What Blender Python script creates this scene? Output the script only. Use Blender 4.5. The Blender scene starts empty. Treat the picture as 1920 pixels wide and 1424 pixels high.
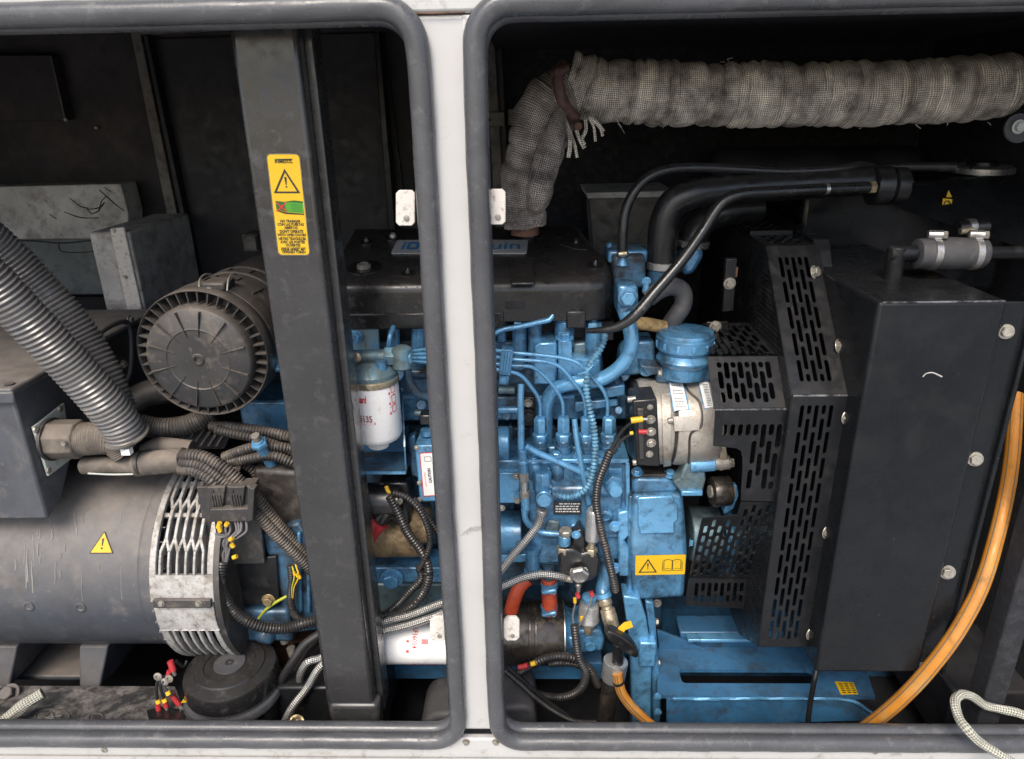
import bpy, math, random
import numpy as np
from mathutils import Vector, Matrix
random.seed(7)
SC = bpy.context.scene
COL = SC.collection
R = math.radians
# ------------------------------------------------------------------ camera
F, CX, CY = 1326.0, 960.0, 712.0          # focal length and centre in photo pixels
CAM = Vector((0, -.95, 1.5))              # eye of the photographer
_d = Vector((66, 3448, F)).normalized()   # where plumb lines run together
_a = Vector((48245, -447, -F)).normalized()
_a = (_a - _a.dot(_d) * _d).normalized()
_z = -_d
_y = _z.cross(_a)
MW = Matrix((_a, _y, _z))                 # camera (right, down, forward) to world
cam = bpy.data.cameras.new('camera'); camo = bpy.data.objects.new('camera', cam); COL.objects.link(camo)
cam.sensor_width = 36; cam.sensor_fit = 'HORIZONTAL'; cam.lens = 36 * F / 1920
cam.clip_start = .02; cam.clip_end = 500
rt, dn, fw = MW @ Vector((1, 0, 0)), MW @ Vector((0, 1, 0)), MW @ Vector((0, 0, 1))
m3 = Matrix((rt, -dn, -fw)).transposed()
camo.matrix_world = Matrix.Translation(CAM) @ m3.to_4x4()
SC.camera = camo
# ------------------------------------------------------------------ light
SUN_EL, SUN_AZ = 50, 195                  # azimuth the light comes from: behind the photographer
w = bpy.data.worlds.new('World'); SC.world = w; w.use_nodes = True
nt = w.node_tree; nt.nodes.clear()
sky = nt.nodes.new('ShaderNodeTexSky'); sky.sky_type = 'NISHITA'; sky.sun_disc = False
sky.sun_elevation = R(SUN_EL); sky.sun_rotation = R(SUN_AZ); sky.air_density = 1.0; sky.dust_density = 2.6; sky.ozone_density = .6
bg = nt.nodes.new('ShaderNodeBackground'); bg.inputs[1].default_value = .12
wo = nt.nodes.new('ShaderNodeOutputWorld')
nt.links.new(sky.outputs[0], bg.inputs[0]); nt.links.new(bg.outputs[0], wo.inputs[0])
sl = bpy.data.lights.new('sun', 'SUN'); sl.energy = 1.5; sl.angle = R(28); sl.color = (1, .925, .82)
slo = bpy.data.objects.new('sun', sl); COL.objects.link(slo)
sd = Vector((math.sin(R(SUN_AZ)) * math.cos(R(SUN_EL)), math.cos(R(SUN_AZ)) * math.cos(R(SUN_EL)), math.sin(R(SUN_EL))))
slo.rotation_euler = (-sd).to_track_quat('-Z', 'Y').to_euler()
slo.location = (0, -3, 4)
vs = SC.view_settings; vs.view_transform = 'Standard'; vs.look = 'None'; vs.gamma = 1; vs.exposure = 1.1
vs.use_curve_mapping = False

# ------------------------------------------------------------------ pixel to place
def ray(px, py): return MW @ Vector((px - CX, py - CY, F))
def W(px, py, y):                         # point on the upright plane at depth y
    r = ray(px, py); return CAM + r * ((y - CAM.y) / r.y)
def WZ(px, py, z):                        # point on the level plane at height z
    r = ray(px, py); return CAM + r * ((z - CAM.z) / r.z)
def WX(px, py, x):
    r = ray(px, py); return CAM + r * ((x - CAM.x) / r.x)
def RP(px, py, o, n):
    r = ray(px, py); return CAM + r * ((Vector(o) - CAM).dot(n) / r.dot(n))
def mpp(px, py, y): return (W(px, py, y) - CAM).dot(fw) / F

# ------------------------------------------------------------------ materials
MATS = {}
def mat(name, col, rough=.5, metal=0., dirt=(), dust=None, bump=0., bscale=80., coat=0., spec=.5, rvar=.12, cvar=.25):
    """col + large soft value variation, dirt = list of (colour, amount, scale, detail) spots, dust = (colour, amount) lying on top faces"""
    m = bpy.data.materials.new(name); m.use_nodes = True; N = m.node_tree.nodes; L = m.node_tree.links
    b = N['Principled BSDF']; b.inputs['Metallic'].default_value = metal
    b.inputs['Specular IOR Level'].default_value = spec
    b.inputs['Coat Weight'].default_value = coat; b.inputs['Coat Roughness'].default_value = .16
    g = N.new('ShaderNodeNewGeometry')
    def noise(sc, det=4, ro=.55, dist=0):
        n = N.new('ShaderNodeTexNoise'); n.inputs['Scale'].default_value = sc; n.inputs['Detail'].default_value = det
        n.inputs['Roughness'].default_value = ro; n.inputs['Distortion'].default_value = dist
        L.new(g.outputs['Position'], n.inputs['Vector']); return n.outputs['Fac']
    def rng(s, a, b_, c=0., d=1.):
        r = N.new('ShaderNodeMapRange'); r.inputs[1].default_value = a; r.inputs[2].default_value = b_
        r.inputs[3].default_value = c; r.inputs[4].default_value = d; L.new(s, r.inputs[0]); return r.outputs[0]
    def mix(f, a, c):
        x = N.new('ShaderNodeMix'); x.data_type = 'RGBA'; L.new(f, x.inputs[0])
        if isinstance(a, tuple): x.inputs[6].default_value = (*a, 1)
        else: L.new(a, x.inputs[6])
        if isinstance(c, tuple): x.inputs[7].default_value = (*c, 1)
        else: L.new(c, x.inputs[7])
        return x.outputs[2]
    c1 = tuple(v * (1 - cvar) for v in col); c2 = tuple(min(1, v * (1 + cvar)) for v in col)
    c = mix(rng(noise(9, 5), .3, .7), c1, c2)
    rr = rng(noise(35, 5), .3, .7, max(.03, rough - rvar), min(1, rough + rvar))
    for (dc, am, sc, *rest) in dirt:
        det = rest[0] if rest else 6
        f = rng(noise(sc, det, .65, .3), 1 - am - .12, 1 - am + .12)
        c = mix(f, c, dc)
        x = N.new('ShaderNodeMix'); L.new(f, x.inputs[0]); L.new(rr, x.inputs[2]); x.inputs[3].default_value = .8; rr = x.outputs[0]
    if dust:
        dc, am = dust
        s = N.new('ShaderNodeSeparateXYZ'); L.new(g.outputs['Normal'], s.inputs[0])
        u = rng(s.outputs[2], -.1, 1., 0., 1.)
        q = N.new('ShaderNodeMath'); q.operation = 'MULTIPLY'; L.new(u, q.inputs[0]); L.new(rng(noise(28, 7, .7), .25, .7, .35, 1.), q.inputs[1])
        q2 = N.new('ShaderNodeMath'); q2.operation = 'MULTIPLY'; L.new(q.outputs[0], q2.inputs[0]); q2.inputs[1].default_value = am; q2.use_clamp = True
        c = mix(q2.outputs[0], c, dc)
        x = N.new('ShaderNodeMix'); L.new(q2.outputs[0], x.inputs[0]); L.new(rr, x.inputs[2]); x.inputs[3].default_value = .95; rr = x.outputs[0]
    L.new(c, b.inputs['Base Color']); L.new(rr, b.inputs['Roughness'])
    if bump:
        bp = N.new('ShaderNodeBump'); bp.inputs['Strength'].default_value = bump; bp.inputs['Distance'].default_value = .002
        L.new(noise(bscale, 6, .6), bp.inputs['Height']); L.new(bp.outputs[0], b.inputs['Normal'])
    MATS[name] = m; return m
def flat(name, col, rough=.5):
    return mat(name, col, rough, cvar=.12)
def woven(name, light, dark, ku, kv, soot, rough=.85, metal=0., bumpd=.0015, thr=(.25, .65), bands=False):
    """crossing strands laid out on the tube's own length and girth (UV in metres)"""
    m = bpy.data.materials.new(name); m.use_nodes = True; N = m.node_tree.nodes; L = m.node_tree.links
    b = N['Principled BSDF']; b.inputs['Roughness'].default_value = rough; b.inputs['Metallic'].default_value = metal
    uv = N.new('ShaderNodeUVMap'); uv.uv_map = 'uv'
    s = N.new('ShaderNodeSeparateXYZ'); g = N.new('ShaderNodeNewGeometry')
    nz = N.new('ShaderNodeTexNoise'); nz.inputs['Scale'].default_value = 60; L.new(g.outputs['Position'], nz.inputs['Vector'])
    jit = N.new('ShaderNodeVectorMath'); jit.operation = 'SCALE'; L.new(nz.outputs['Color'], jit.inputs[0]); jit.inputs['Scale'].default_value = .004
    ad = N.new('ShaderNodeVectorMath'); L.new(uv.outputs[0], ad.inputs[0]); L.new(jit.outputs[0], ad.inputs[1])
    L.new(ad.outputs[0], s.inputs[0])
    def mth(op, a, c):
        x = N.new('ShaderNodeMath'); x.operation = op
        for i, v in enumerate((a, c)):
            if v is None: continue
            if isinstance(v, (int, float)): x.inputs[i].default_value = v
            else: L.new(v, x.inputs[i])
        return x.outputs[0]
    p = mth('ADD', mth('MULTIPLY', s.outputs[0], ku), mth('MULTIPLY', s.outputs[1], kv))
    q = mth('SUBTRACT', mth('MULTIPLY', s.outputs[0], ku), mth('MULTIPLY', s.outputs[1], kv))
    h = mth('MULTIPLY', mth('ADD', mth('MULTIPLY', mth('SINE', p, None), mth('SINE', q, None)), 1.0), .5)
    r = N.new('ShaderNodeMapRange'); L.new(h, r.inputs[0]); r.inputs[1].default_value = thr[0]; r.inputs[2].default_value = thr[1]
    x = N.new('ShaderNodeMix'); x.data_type = 'RGBA'; L.new(r.outputs[0], x.inputs[0]); x.inputs[6].default_value = (*dark, 1); x.inputs[7].default_value = (*light, 1)
    n2 = N.new('ShaderNodeTexNoise'); n2.inputs['Scale'].default_value = 17; n2.inputs['Detail'].default_value = 7; n2.inputs['Roughness'].default_value = .7
    L.new(g.outputs['Position'], n2.inputs['Vector'])
    r2 = N.new('ShaderNodeMapRange'); L.new(n2.outputs['Fac'], r2.inputs[0]); r2.inputs[1].default_value = .38; r2.inputs[2].default_value = .68; r2.inputs[4].default_value = soot[1]
    x2 = N.new('ShaderNodeMix'); x2.data_type = 'RGBA'; L.new(r2.outputs[0], x2.inputs[0]); L.new(x.outputs[2], x2.inputs[6]); x2.inputs[7].default_value = (*soot[0], 1)
    cl = x2.outputs[2]
    if bands:                                # every turn of the tape is sooted differently
        mp = N.new('ShaderNodeMapping'); mp.inputs['Scale'].default_value = (46, 4, 1); L.new(uv.outputs[0], mp.inputs[0])
        n3 = N.new('ShaderNodeTexNoise'); n3.inputs['Scale'].default_value = 1; n3.inputs['Detail'].default_value = 3; L.new(mp.outputs[0], n3.inputs['Vector'])
        r3 = N.new('ShaderNodeMapRange'); L.new(n3.outputs['Fac'], r3.inputs[0]); r3.inputs[1].default_value = .42; r3.inputs[2].default_value = .66; r3.inputs[4].default_value = .62
        x3 = N.new('ShaderNodeMix'); x3.data_type = 'RGBA'; x3.blend_type = 'MULTIPLY'; L.new(r3.outputs[0], x3.inputs[0]); L.new(cl, x3.inputs[6]); x3.inputs[7].default_value = (.30, .27, .24, 1); cl = x3.outputs[2]
    L.new(cl, b.inputs['Base Color'])
    bp = N.new('ShaderNodeBump'); bp.inputs['Strength'].default_value = .8; bp.inputs['Distance'].default_value = bumpd
    L.new(h, bp.inputs['Height']); L.new(bp.outputs[0], b.inputs['Normal'])
    MATS[name] = m; return m

DUST = (.30, .25, .205)
mat('white_paint', (.46, .455, .445), .42, dirt=[((.28, .245, .20), .25, 55), ((.09, .08, .07), .22, 160), ((.24, .165, .10), .20, 23)], bump=.05, cvar=.04)
mat('chipped_white', (.60, .56, .51), .5, dirt=[((.10, .08, .07), .34, 130), ((.25, .13, .07), .28, 60)], bump=.1, cvar=.08)
mat('rubber', (.066, .067, .071), .30, dirt=[((.13, .128, .125), .31, 45), ((.3, .26, .2), .23, 150)], bump=.12, bscale=260, cvar=.22)
mat('sill_paint', (.46, .455, .44), .45, dirt=[((.26, .235, .20), .33, 38), ((.10, .09, .08), .25, 110), ((.24, .165, .10), .215, 23)], bump=.05, cvar=.05)
mat('rubber_trim', (.05, .05, .054), .45, dirt=[((.15, .14, .13), .25, 70)], cvar=.12)
mat('post_paint', (.030, .030, .0305), .24, dirt=[((.06, .058, .056), .33, 40), ((.22, .2, .18), .24, 220)], dust=(DUST, .08), bump=.04, bscale=120, cvar=.2, spec=.6)
mat('black_paint', (.0085, .0092, .0106), .32, dirt=[((.10, .098, .095), .23, 130), ((.018, .018, .018), .36, 25)], dust=(DUST, .02), bump=.04, spec=.32)
mat('wear_highlight_edge', (.16, .16, .165), .4, metal=.4, dirt=[((.01, .01, .012), .5, 60)])  # pale edges: wear on the guard folds, painted highlight on the radiator
mat('shroud_paint', (.0082, .0092, .0108), .25, dirt=[((.12, .118, .11), .23, 150), ((.011, .0118, .0130), .38, 12)], dust=(DUST, .012), bump=.02, bscale=40, spec=.26)
mat('wall_dark', (.034, .030, .031), .8, dirt=[((.07, .055, .05), .4, 6), ((.06, .055, .05), .25, 90)], bump=.15)
mat('panel_dark', (.013, .0128, .016), .6, dirt=[((.03, .028, .03), .4, 9)], bump=.06)
mat('foam', (.013, .0132, .0165), .95, dirt=[((.03, .029, .033), .4, 60)], bump=.5, bscale=420)
mat('grey_trim', (.13, .12, .105), .6, dirt=[((.05, .045, .04), .42, 30)], bump=.08)
mat('dusty_white', (.46, .445, .42), .7, dirt=[((.22, .195, .17), .42, 22), ((.06, .055, .05), .28, 70), ((.03, .03, .03), .22, 13)], dust=((.2, .17, .145), .35), bump=.15)
mat('blue_grey_panel', (.15, .165, .165), .7, dirt=[((.07, .07, .068), .4, 18)], bump=.06)
mat('generator_paint', (.058, .065, .077), .38, dirt=[((.17, .15, .135), .32, 16), ((.26, .235, .21), .25, 70), ((.035, .037, .042), .4, 9)], dust=(DUST, .62), bump=.12, bscale=120)
mat('generator_run', (.18, .17, .16), .6, cvar=.4)
mat('cast_silver', (.46, .45, .43), .5, metal=.35, dirt=[((.20, .17, .14), .42, 40), ((.07, .06, .05), .34, 120)], dust=(DUST, .35), bump=.45, bscale=300)
mat('dusty_plastic', (.026, .0255, .026), .40, dirt=[((.13, .108, .086), .34, 30), ((.17, .14, .11), .28, 90)], dust=(DUST, .40), bump=.08)
mat('brown_sleeve', (.085, .072, .06), .7, dirt=[((.18, .15, .12), .42, 30)], dust=(DUST, .45), bump=.15)
mat('conduit', (.13, .127, .124), .32, metal=.15, dirt=[((.26, .23, .195), .30, 30)], dust=(DUST, .32), coat=.4)
mat('loom', (.014, .014, .0148), .3, dirt=[((.12, .10, .085), .28, 26)], dust=(DUST, .12))
mat('loom_dusty', (.024, .022, .021), .4, dirt=[((.20, .16, .125), .38, 24)], dust=(DUST, .38))
mat('blue', (.080, .235, .41), .28, metal=.3, dirt=[((.010, .026, .045), .43, 24), ((.022, .02, .018), .34, 60), ((.16, .36, .54), .3, 9), ((.16, .145, .12), .25, 130)], bump=.28, bscale=170, coat=.7)
mat('blue_dirty', (.045, .13, .225), .40, metal=.2, dirt=[((.010, .013, .018), .50, 20), ((.04, .033, .027), .37, 55)], dust=((.12, .11, .10), .15), bump=.28, bscale=150, coat=.3)
mat('blue_bright', (.12, .33, .55), .24, metal=.35, dirt=[((.02, .05, .085), .37, 40), ((.025, .022, .02), .28, 80), ((.42, .46, .49), .255, 140)], bump=.2, bscale=190, coat=.7)
mat('blue_frame', (.032, .12, .235), .36, dirt=[((.014, .025, .038), .40, 16), ((.045, .035, .028), .32, 50), ((.10, .10, .09), .24, 150)], dust=((.11, .12, .13), .12), bump=.14)
mat('blue_loom', (.11, .27, .40), .4, metal=.1, dirt=[((.035, .06, .085), .42, 40)])
mat('teal_steel', (.17, .24, .26), .4, metal=.5, dirt=[((.05, .06, .06), .42, 40), ((.10, .26, .40), .38, 25)], bump=.15)
mat('cover_plastic', (.0115, .0115, .012), .24, dirt=[((.05, .045, .04), .32, 45)], dust=((.15, .13, .115), .15), bump=.05, bscale=200)
mat('steel', (.55, .54, .52), .3, metal=.9, dirt=[((.22, .19, .15), .38, 60)], bump=.08)
mat('bolt_steel', (.36, .34, .30), .4, metal=.6, dirt=[((.18, .15, .11), .42, 120)], bump=.08)
mat('gold_steel', (.52, .42, .24), .38, metal=.75, dirt=[((.2, .15, .10), .4, 90)])
mat('brass', (.55, .47, .34), .35, metal=.8, dirt=[((.24, .18, .12), .42, 70)], bump=.08)
mat('starter_body', (.34, .24, .13), .42, metal=.55, dirt=[((.10, .075, .05), .45, 30), ((.05, .045, .04), .36, 80)], bump=.2)
mat('alternator_alu', (.44, .405, .355), .38, metal=.55, dirt=[((.20, .17, .14), .40, 30), ((.06, .055, .05), .29, 90)], bump=.22, bscale=220)
mat('cooler_metal', (.075, .066, .058), .25, metal=.75, dirt=[((.16, .12, .08), .38, 30), ((.03, .025, .022), .4, 60)], coat=.2)
mat('zinc_clear', (.44, .46, .42), .5, metal=.0, dirt=[((.3, .275, .24), .34, 40)])
mat('filter_white', (.78, .775, .77), .3, dirt=[((.55, .52, .48), .3, 50)], coat=.3, cvar=.04)
mat('silver_paint', (.5, .5, .49), .28, metal=.7, dirt=[((.3, .28, .25), .36, 60)])
mat('feed_black', (.012, .012, .012), .3, dirt=[((.10, .09, .08), .28, 80)], bump=.25, bscale=200, coat=.3)
mat('hose_black', (.0095, .0097, .0105), .33, dirt=[((.05, .048, .046), .32, 40)], dust=(DUST, .03), bump=.05)
mat('hose_grey', (.052, .052, .056), .6, dirt=[((.09, .085, .08), .36, 60)], dust=(DUST, .04))
mat('orange_hose', (.50, .195, .022), .45, dirt=[((.2, .10, .03), .34, 40), ((.42, .25, .08), .38, 15)], bump=.05)
mat('orange_stripe', (.16, .11, .06), .5)
mat('red_hose', (.52, .07, .025), .38, dirt=[((.14, .03, .02), .4, 45)], dust=((.35, .2, .15), .2), coat=.2)
mat('yellow', (.62, .385, .008), .45, dirt=[((.30, .2, .04), .26, 60)], cvar=.08)
mat('yellow_tag', (.85, .47, .02), .45, cvar=.08)
flat('ink', (.02, .018, .015), .5)
flat('red_ink', (.55, .012, .02), .45)
flat('dark_red_ink', (.22, .02, .03), .45)
flat('grey_ink', (.20, .20, .20), .5)
flat('blue_ink', (.03, .17, .38), .45)
flat('green_ink', (.06, .27, .02), .5)
flat('dark_green_ink', (.02, .10, .012), .5)
flat('label_white', (.70, .70, .68), .4)
flat('badge_silver', (.36, .36, .35), .4)
flat('red_plastic', (.42, .03, .035), .4)
flat('yellow_plastic', (.70, .42, .02), .45)
flat('wire_grey', (.16, .15, .15), .45)
flat('wire_black', (.016, .016, .016), .4)
flat('wire_yellow_green', (.42, .44, .05), .45)
mat('rust_band', (.075, .036, .03), .6, dirt=[((.03, .02, .018), .4, 60)])
mat('rust', (.12, .055, .03), .75, dirt=[((.03, .02, .015), .45, 40)], bump=.3)
mat('strap_fibre', (.42, .41, .33), .9, dirt=[((.18, .17, .13), .45, 60)], bump=.3, bscale=400)
mat('concrete', (.36, .365, .37), .9, dirt=[((.28, .28, .285), .4, 3)], bump=.2)
mat('grease', (.024, .02, .018), .5, dirt=[((.075, .062, .05), .42, 45)], bump=.5, bscale=90)
mat('beam_dust', (.030, .029, .029), .6, dirt=[((.22, .20, .18), .45, 24), ((.02, .018, .017), .4, 60)], bump=.5, bscale=120)
mat('scuffed', (.36, .35, .335), .6, dirt=[((.44, .43, .42), .5, 90)])
mat('yellow_braid', (.36, .24, .10), .7, dirt=[((.15, .1, .05), .45, 90)], bump=.4, bscale=500)
woven('exhaust_wrap', (1.0, .91, .77), (.06, .05, .042), 930, 930, ((.075, .062, .052), .92), bumpd=.003, bands=True, thr=(.18, .50))
woven('exhaust_wrap_dark', (.66, .58, .52), (.05, .043, .038), 930, 930, ((.055, .044, .038), .92), bumpd=.003, bands=True)
woven('steel_braid', (.66, .645, .61), (.07, .066, .06), 780, 780, ((.2, .19, .17), .4), rough=.34, metal=.75, bumpd=.0015)
woven('strap_weave', (.55, .54, .45), (.12, .115, .09), 700, 700, ((.22, .21, .17), .5), rough=.9)

# ------------------------------------------------------------------ mesh building
class MB:
    def __init__(s): s.v = []; s.f = []; s.uv = {}
    def add(s, vs, fs):
        o = len(s.v); s.v += [Vector(p) for p in vs]; s.f += [tuple(i + o for i in f) for f in fs]; return s
    def box(s, x0, x1, y0, y1, z0, z1):
        return s.box8([(x0, y0, z0), (x1, y0, z0), (x1, y1, z0), (x0, y1, z0), (x0, y0, z1), (x1, y0, z1), (x1, y1, z1), (x0, y1, z1)])
    def box8(s, p):
        return s.add(p, [(0, 3, 2, 1), (4, 5, 6, 7), (0, 1, 5, 4), (1, 2, 6, 5), (2, 3, 7, 6), (3, 0, 4, 7)])
    def fbox(s, px0, py0, px1, py1, y0, y1):                  # front face from a pixel rectangle at depth y0
        pm = (py0 + py1) / 2; qm = (px0 + px1) / 2
        return s.box(W(px0, pm, y0).x, W(px1, pm, y0).x, y0, y1, W(qm, py1, y0).z, W(qm, py0, y0).z)
    def prism(s, pts, vec):                                   # polygon pushed along vec
        pts = [Vector(p) for p in pts]; vec = Vector(vec); n = len(pts)
        nn = Vector((0, 0, 0))
        for i in range(n): nn += (pts[i] - pts[0]).cross(pts[(i + 1) % n] - pts[0])
        if nn.dot(vec) > 0: pts = pts[::-1]
        return s.add(pts + [p + vec for p in pts], [tuple(range(n)), tuple(range(2 * n - 1, n - 1, -1))] + [(i, i + n, (i + 1) % n + n, (i + 1) % n)[::1] for i in range(n)])
    def fprism(s, pp, y0, y1):
        return s.prism([W(a, b, y0) for a, b in pp], (0, y1 - y0, 0))
    def lathe(s, prof, o, ax, n=32, ph=0.):                   # prof = [(radius, height along axis)]
        o = Vector(o); ax = Vector(ax).normalized(); u = ax.orthogonal().normalized(); v = ax.cross(u)
        vs = []
        for r, h in prof:
            for k in range(n):
                t = 2 * math.pi * k / n + ph
                vs.append(o + ax * h + (u * math.cos(t) + v * math.sin(t)) * max(r, 1e-5))
        fs = []
        for i in range(len(prof) - 1):
            for k in range(n):
                a, b = i * n + k, i * n + (k + 1) % n; fs.append((a, b, b + n, a + n))
        fs.append(tuple(range(n))[::-1]); m = (len(prof) - 1) * n; fs.append(tuple(range(m, m + n)))
        return s.add(vs, fs)
    def cyl(s, p0, p1, r, n=20, r1=None):
        p0, p1 = Vector(p0), Vector(p1); l = (p1 - p0).length
        return s.lathe([(r, 0), (r if r1 is None else r1, l)], p0, p1 - p0, n)
    def tube(s, pts, r, n=12, corr=None, step=.006, uv=False, helix=None, rfun=None, caps=True, wob=0.):
        P = spline(pts, step if not corr else min(step, corr[0] / 4))
        o = len(s.v); u = None; dist = 0.; m = len(P); us = []
        for i, p in enumerate(P):
            t = (P[min(i + 1, m - 1)] - P[max(i - 1, 0)]).normalized()
            if u is None: u = t.orthogonal().normalized()
            u = (u - u.dot(t) * t).normalized(); v = t.cross(u)
            if i: dist += (p - P[i - 1]).length
            us.append(dist)
            rr = rfun(dist) if rfun else r
            if corr: rr *= 1; rr -= corr[1] * (.5 + .5 * math.cos(2 * math.pi * dist / corr[0])) ** 1.5
            for k in range(n):
                a = 2 * math.pi * k / n; q = rr
                if helix:
                    per, dep = helix; ph = (dist / per + a / (2 * math.pi) + .35 * math.sin(dist * 41) + .18 * math.sin(dist * 97 + 1)) % 1
                    q += dep * (math.sin(math.pi * ph) ** .45 - .8) + .0012 * math.sin(dist * 130 + 3 * a) + .0016 * math.sin(dist * 37 + 2 * a)
                if wob: q *= 1 + wob * math.sin(dist * 60 + 2 * a) * math.sin(a * 3 + dist * 23)
                s.v.append(p + (u * math.cos(a) + v * math.sin(a)) * q)
        for i in range(m - 1):
            for k in range(n):
                a, b = o + i * n + k, o + i * n + (k + 1) % n
                if uv:
                    c = 2 * math.pi * r / n
                    s.uv[len(s.f)] = ((us[i], k * c), (us[i], (k + 1) * c), (us[i + 1], (k + 1) * c), (us[i + 1], k * c))
                s.f.append((a, b, b + n, a + n))
        if caps: s.f.append(tuple(range(o, o + n))[::-1]); s.f.append(tuple(range(o + (m - 1) * n, o + m * n)))
        return s
def spline(pts, step):
    P = [Vector(p) for p in pts]
    if len(P) == 2:
        n = max(1, int((P[1] - P[0]).length / step)); return [P[0].lerp(P[1], i / n) for i in range(n + 1)]
    Q = [P[0] * 2 - P[1]] + P + [P[-1] * 2 - P[-2]]; out = []
    for i in range(1, len(Q) - 2):
        a, b, c, d = Q[i - 1], Q[i], Q[i + 1], Q[i + 2]; n = max(2, int((c - b).length / step))
        t0 = 0; t1 = max(1e-6, (b - a).length ** .5); t2 = t1 + max(1e-6, (c - b).length ** .5); t3 = t2 + max(1e-6, (d - c).length ** .5)
        for k in range(n):
            t = t1 + (t2 - t1) * k / n
            A1 = a * ((t1 - t) / (t1 - t0)) + b * ((t - t0) / (t1 - t0)); A2 = b * ((t2 - t) / (t2 - t1)) + c * ((t - t1) / (t2 - t1)); A3 = c * ((t3 - t) / (t3 - t2)) + d * ((t - t2) / (t3 - t2))
            B1 = A1 * ((t2 - t) / (t2 - t0)) + A2 * ((t - t0) / (t2 - t0)); B2 = A2 * ((t3 - t) / (t3 - t1)) + A3 * ((t - t1) / (t3 - t1))
            out.append(B1 * ((t2 - t) / (t2 - t1)) + B2 * ((t - t1) / (t2 - t1)))
    out.append(P[-1]); return out
def T(*pp): return [W(*p) for p in pp]

WL = {}                                   # world origin of each object
def link(o, loc, parent):
    COL.objects.link(o); WL[o] = Vector(loc)
    if parent is not None: o.parent = parent; o.location = WL[o] - WL[parent]
    else: o.location = loc
    return o
def thing(name, loc, label, cat, group=None):
    o = bpy.data.objects.new(name, None); o.empty_display_size = .02
    link(o, loc, None); tag(o, label, cat, group); return o
def tag(o, label, cat, group=None):
    o['label'] = label; o['category'] = cat
    if group: o['group'] = group
    return o
def mesh_of(mb, name, smooth=40):
    me = bpy.data.meshes.new(name)
    vs = mb.v; c = Vector((0, 0, 0))
    if vs:
        lo = Vector([min(p[i] for p in vs) for i in range(3)]); hi = Vector([max(p[i] for p in vs) for i in range(3)]); c = (lo + hi) / 2
    me.from_pydata([tuple(p - c) for p in vs], [], mb.f)
    if mb.uv:
        l = me.uv_layers.new(name='uv')
        for fi, q in mb.uv.items():
            p = me.polygons[fi]
            for k, li in enumerate(p.loop_indices): l.data[li].uv = q[k]
    me.update()
    if smooth:
        me.polygons.foreach_set('use_smooth', [True] * len(me.polygons)); me.set_sharp_from_angle(angle=R(smooth))
    return me, c
def part(name, mb, m, parent=None, bev=0., smooth=40, seg=2):
    me, c = mesh_of(mb, name, smooth)
    me.materials.append(MATS[m]); o = bpy.data.objects.new(name, me); link(o, c, parent)
    if bev:
        b = o.modifiers.new('bevel', 'BEVEL'); b.width = bev; b.segments = seg; b.limit_method = 'ANGLE'; b.angle_limit = R(35); b.harden_normals = False
    return o
def solo(name, mb, m, label, cat, group=None, **k):
    return tag(part(name, mb, m, None, **k), label, cat, group)
def struct(name, mb, m, **k):
    o = part(name, mb, m, None, **k); o['kind'] = 'structure'; return o

# hexagon bolts: shared meshes, axis +Z local
def hexmesh(name, m, washer=True, dome=True):
    mb = MB()
    if washer: mb.lathe([(1.42, 0), (1.45, .1), (1.38, .2)], (0, 0, 0), (0, 0, 1), 20)
    mb.lathe([(1.0, .15), (1.02, .3), (1.02, .95), (.86, 1.08)], (0, 0, 0), (0, 0, 1), 6)
    if dome: mb.lathe([(.82, 1.07), (.5, 1.05), (.45, .98)], (0, 0, 0), (0, 0, 1), 14)
    me = bpy.data.meshes.new(name); me.from_pydata([tuple(p) for p in mb.v], [], mb.f); me.materials.append(MATS[m])
    me.polygons.foreach_set('use_smooth', [True] * len(me.polygons)); me.set_sharp_from_angle(angle=R(30)); return me
HEX = {}
def bolt(px, py, y, rpx, parent, m='bolt_steel', ax=(0, -1, 0), name='bolt', at=None, washer=True, rm=None):
    key = (m, washer)
    if key not in HEX: HEX[key] = hexmesh('hex_bolt', m, washer)
    o = bpy.data.objects.new(name, HEX[key]); p = at if at is not None else W(px, py, y)
    s = rm if rm else rpx * mpp(px, py, y)
    link(o, p, parent); o.scale = (s, s, s)
    q = Vector(ax).to_track_quat('Z', 'Y'); o.rotation_mode = 'QUATERNION'
    o.rotation_quaternion = q @ Matrix.Rotation(random.uniform(0, 1), 3, 'Z').to_quaternion(); return o

# flat sheets with holes, on an arbitrary plane
class Plane:
    def __init__(s, o, pu, pv):
        s.o = Vector(o); s.u = (Vector(pu) - s.o).normalized(); v = Vector(pv) - s.o; s.v = (v - v.dot(s.u) * s.u).normalized(); s.n = s.u.cross(s.v)
    def px(s, a, b): p = RP(a, b, s.o, s.n) - s.o; return (p.dot(s.u), p.dot(s.v))
    def to3(s, u, v, w=0): return s.o + s.u * u + s.v * v + s.n * w
def curve_mesh(c):
    o = bpy.data.objects.new('tmp', c); me = o.to_mesh()
    v = [Vector(q.co) for q in me.vertices]; f = [tuple(p.vertices) for p in me.polygons]
    o.to_mesh_clear(); bpy.data.objects.remove(o); bpy.data.curves.remove(c); return v, f
def fill2d(loops, ext=0.):
    c = bpy.data.curves.new('tmp', 'CURVE'); c.dimensions = '2D'; c.fill_mode = 'BOTH'; c.extrude = ext
    for pts in loops:
        s = c.splines.new('POLY'); s.points.add(len(pts) - 1)
        for p, q in zip(s.points, pts): p.co = (q[0], q[1], 0, 1)
        s.use_cyclic_u = True
    return curve_mesh(c)
def sheet(name, pl, outer, holes, th, m, parent, mb=None):
    v, f = fill2d([outer] + holes, th / 2)
    mb = mb or MB(); mb.add([pl.to3(p.x, p.y, p.z) for p in v], f)
    return part(name, mb, m, parent, smooth=30) if name else mb
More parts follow.
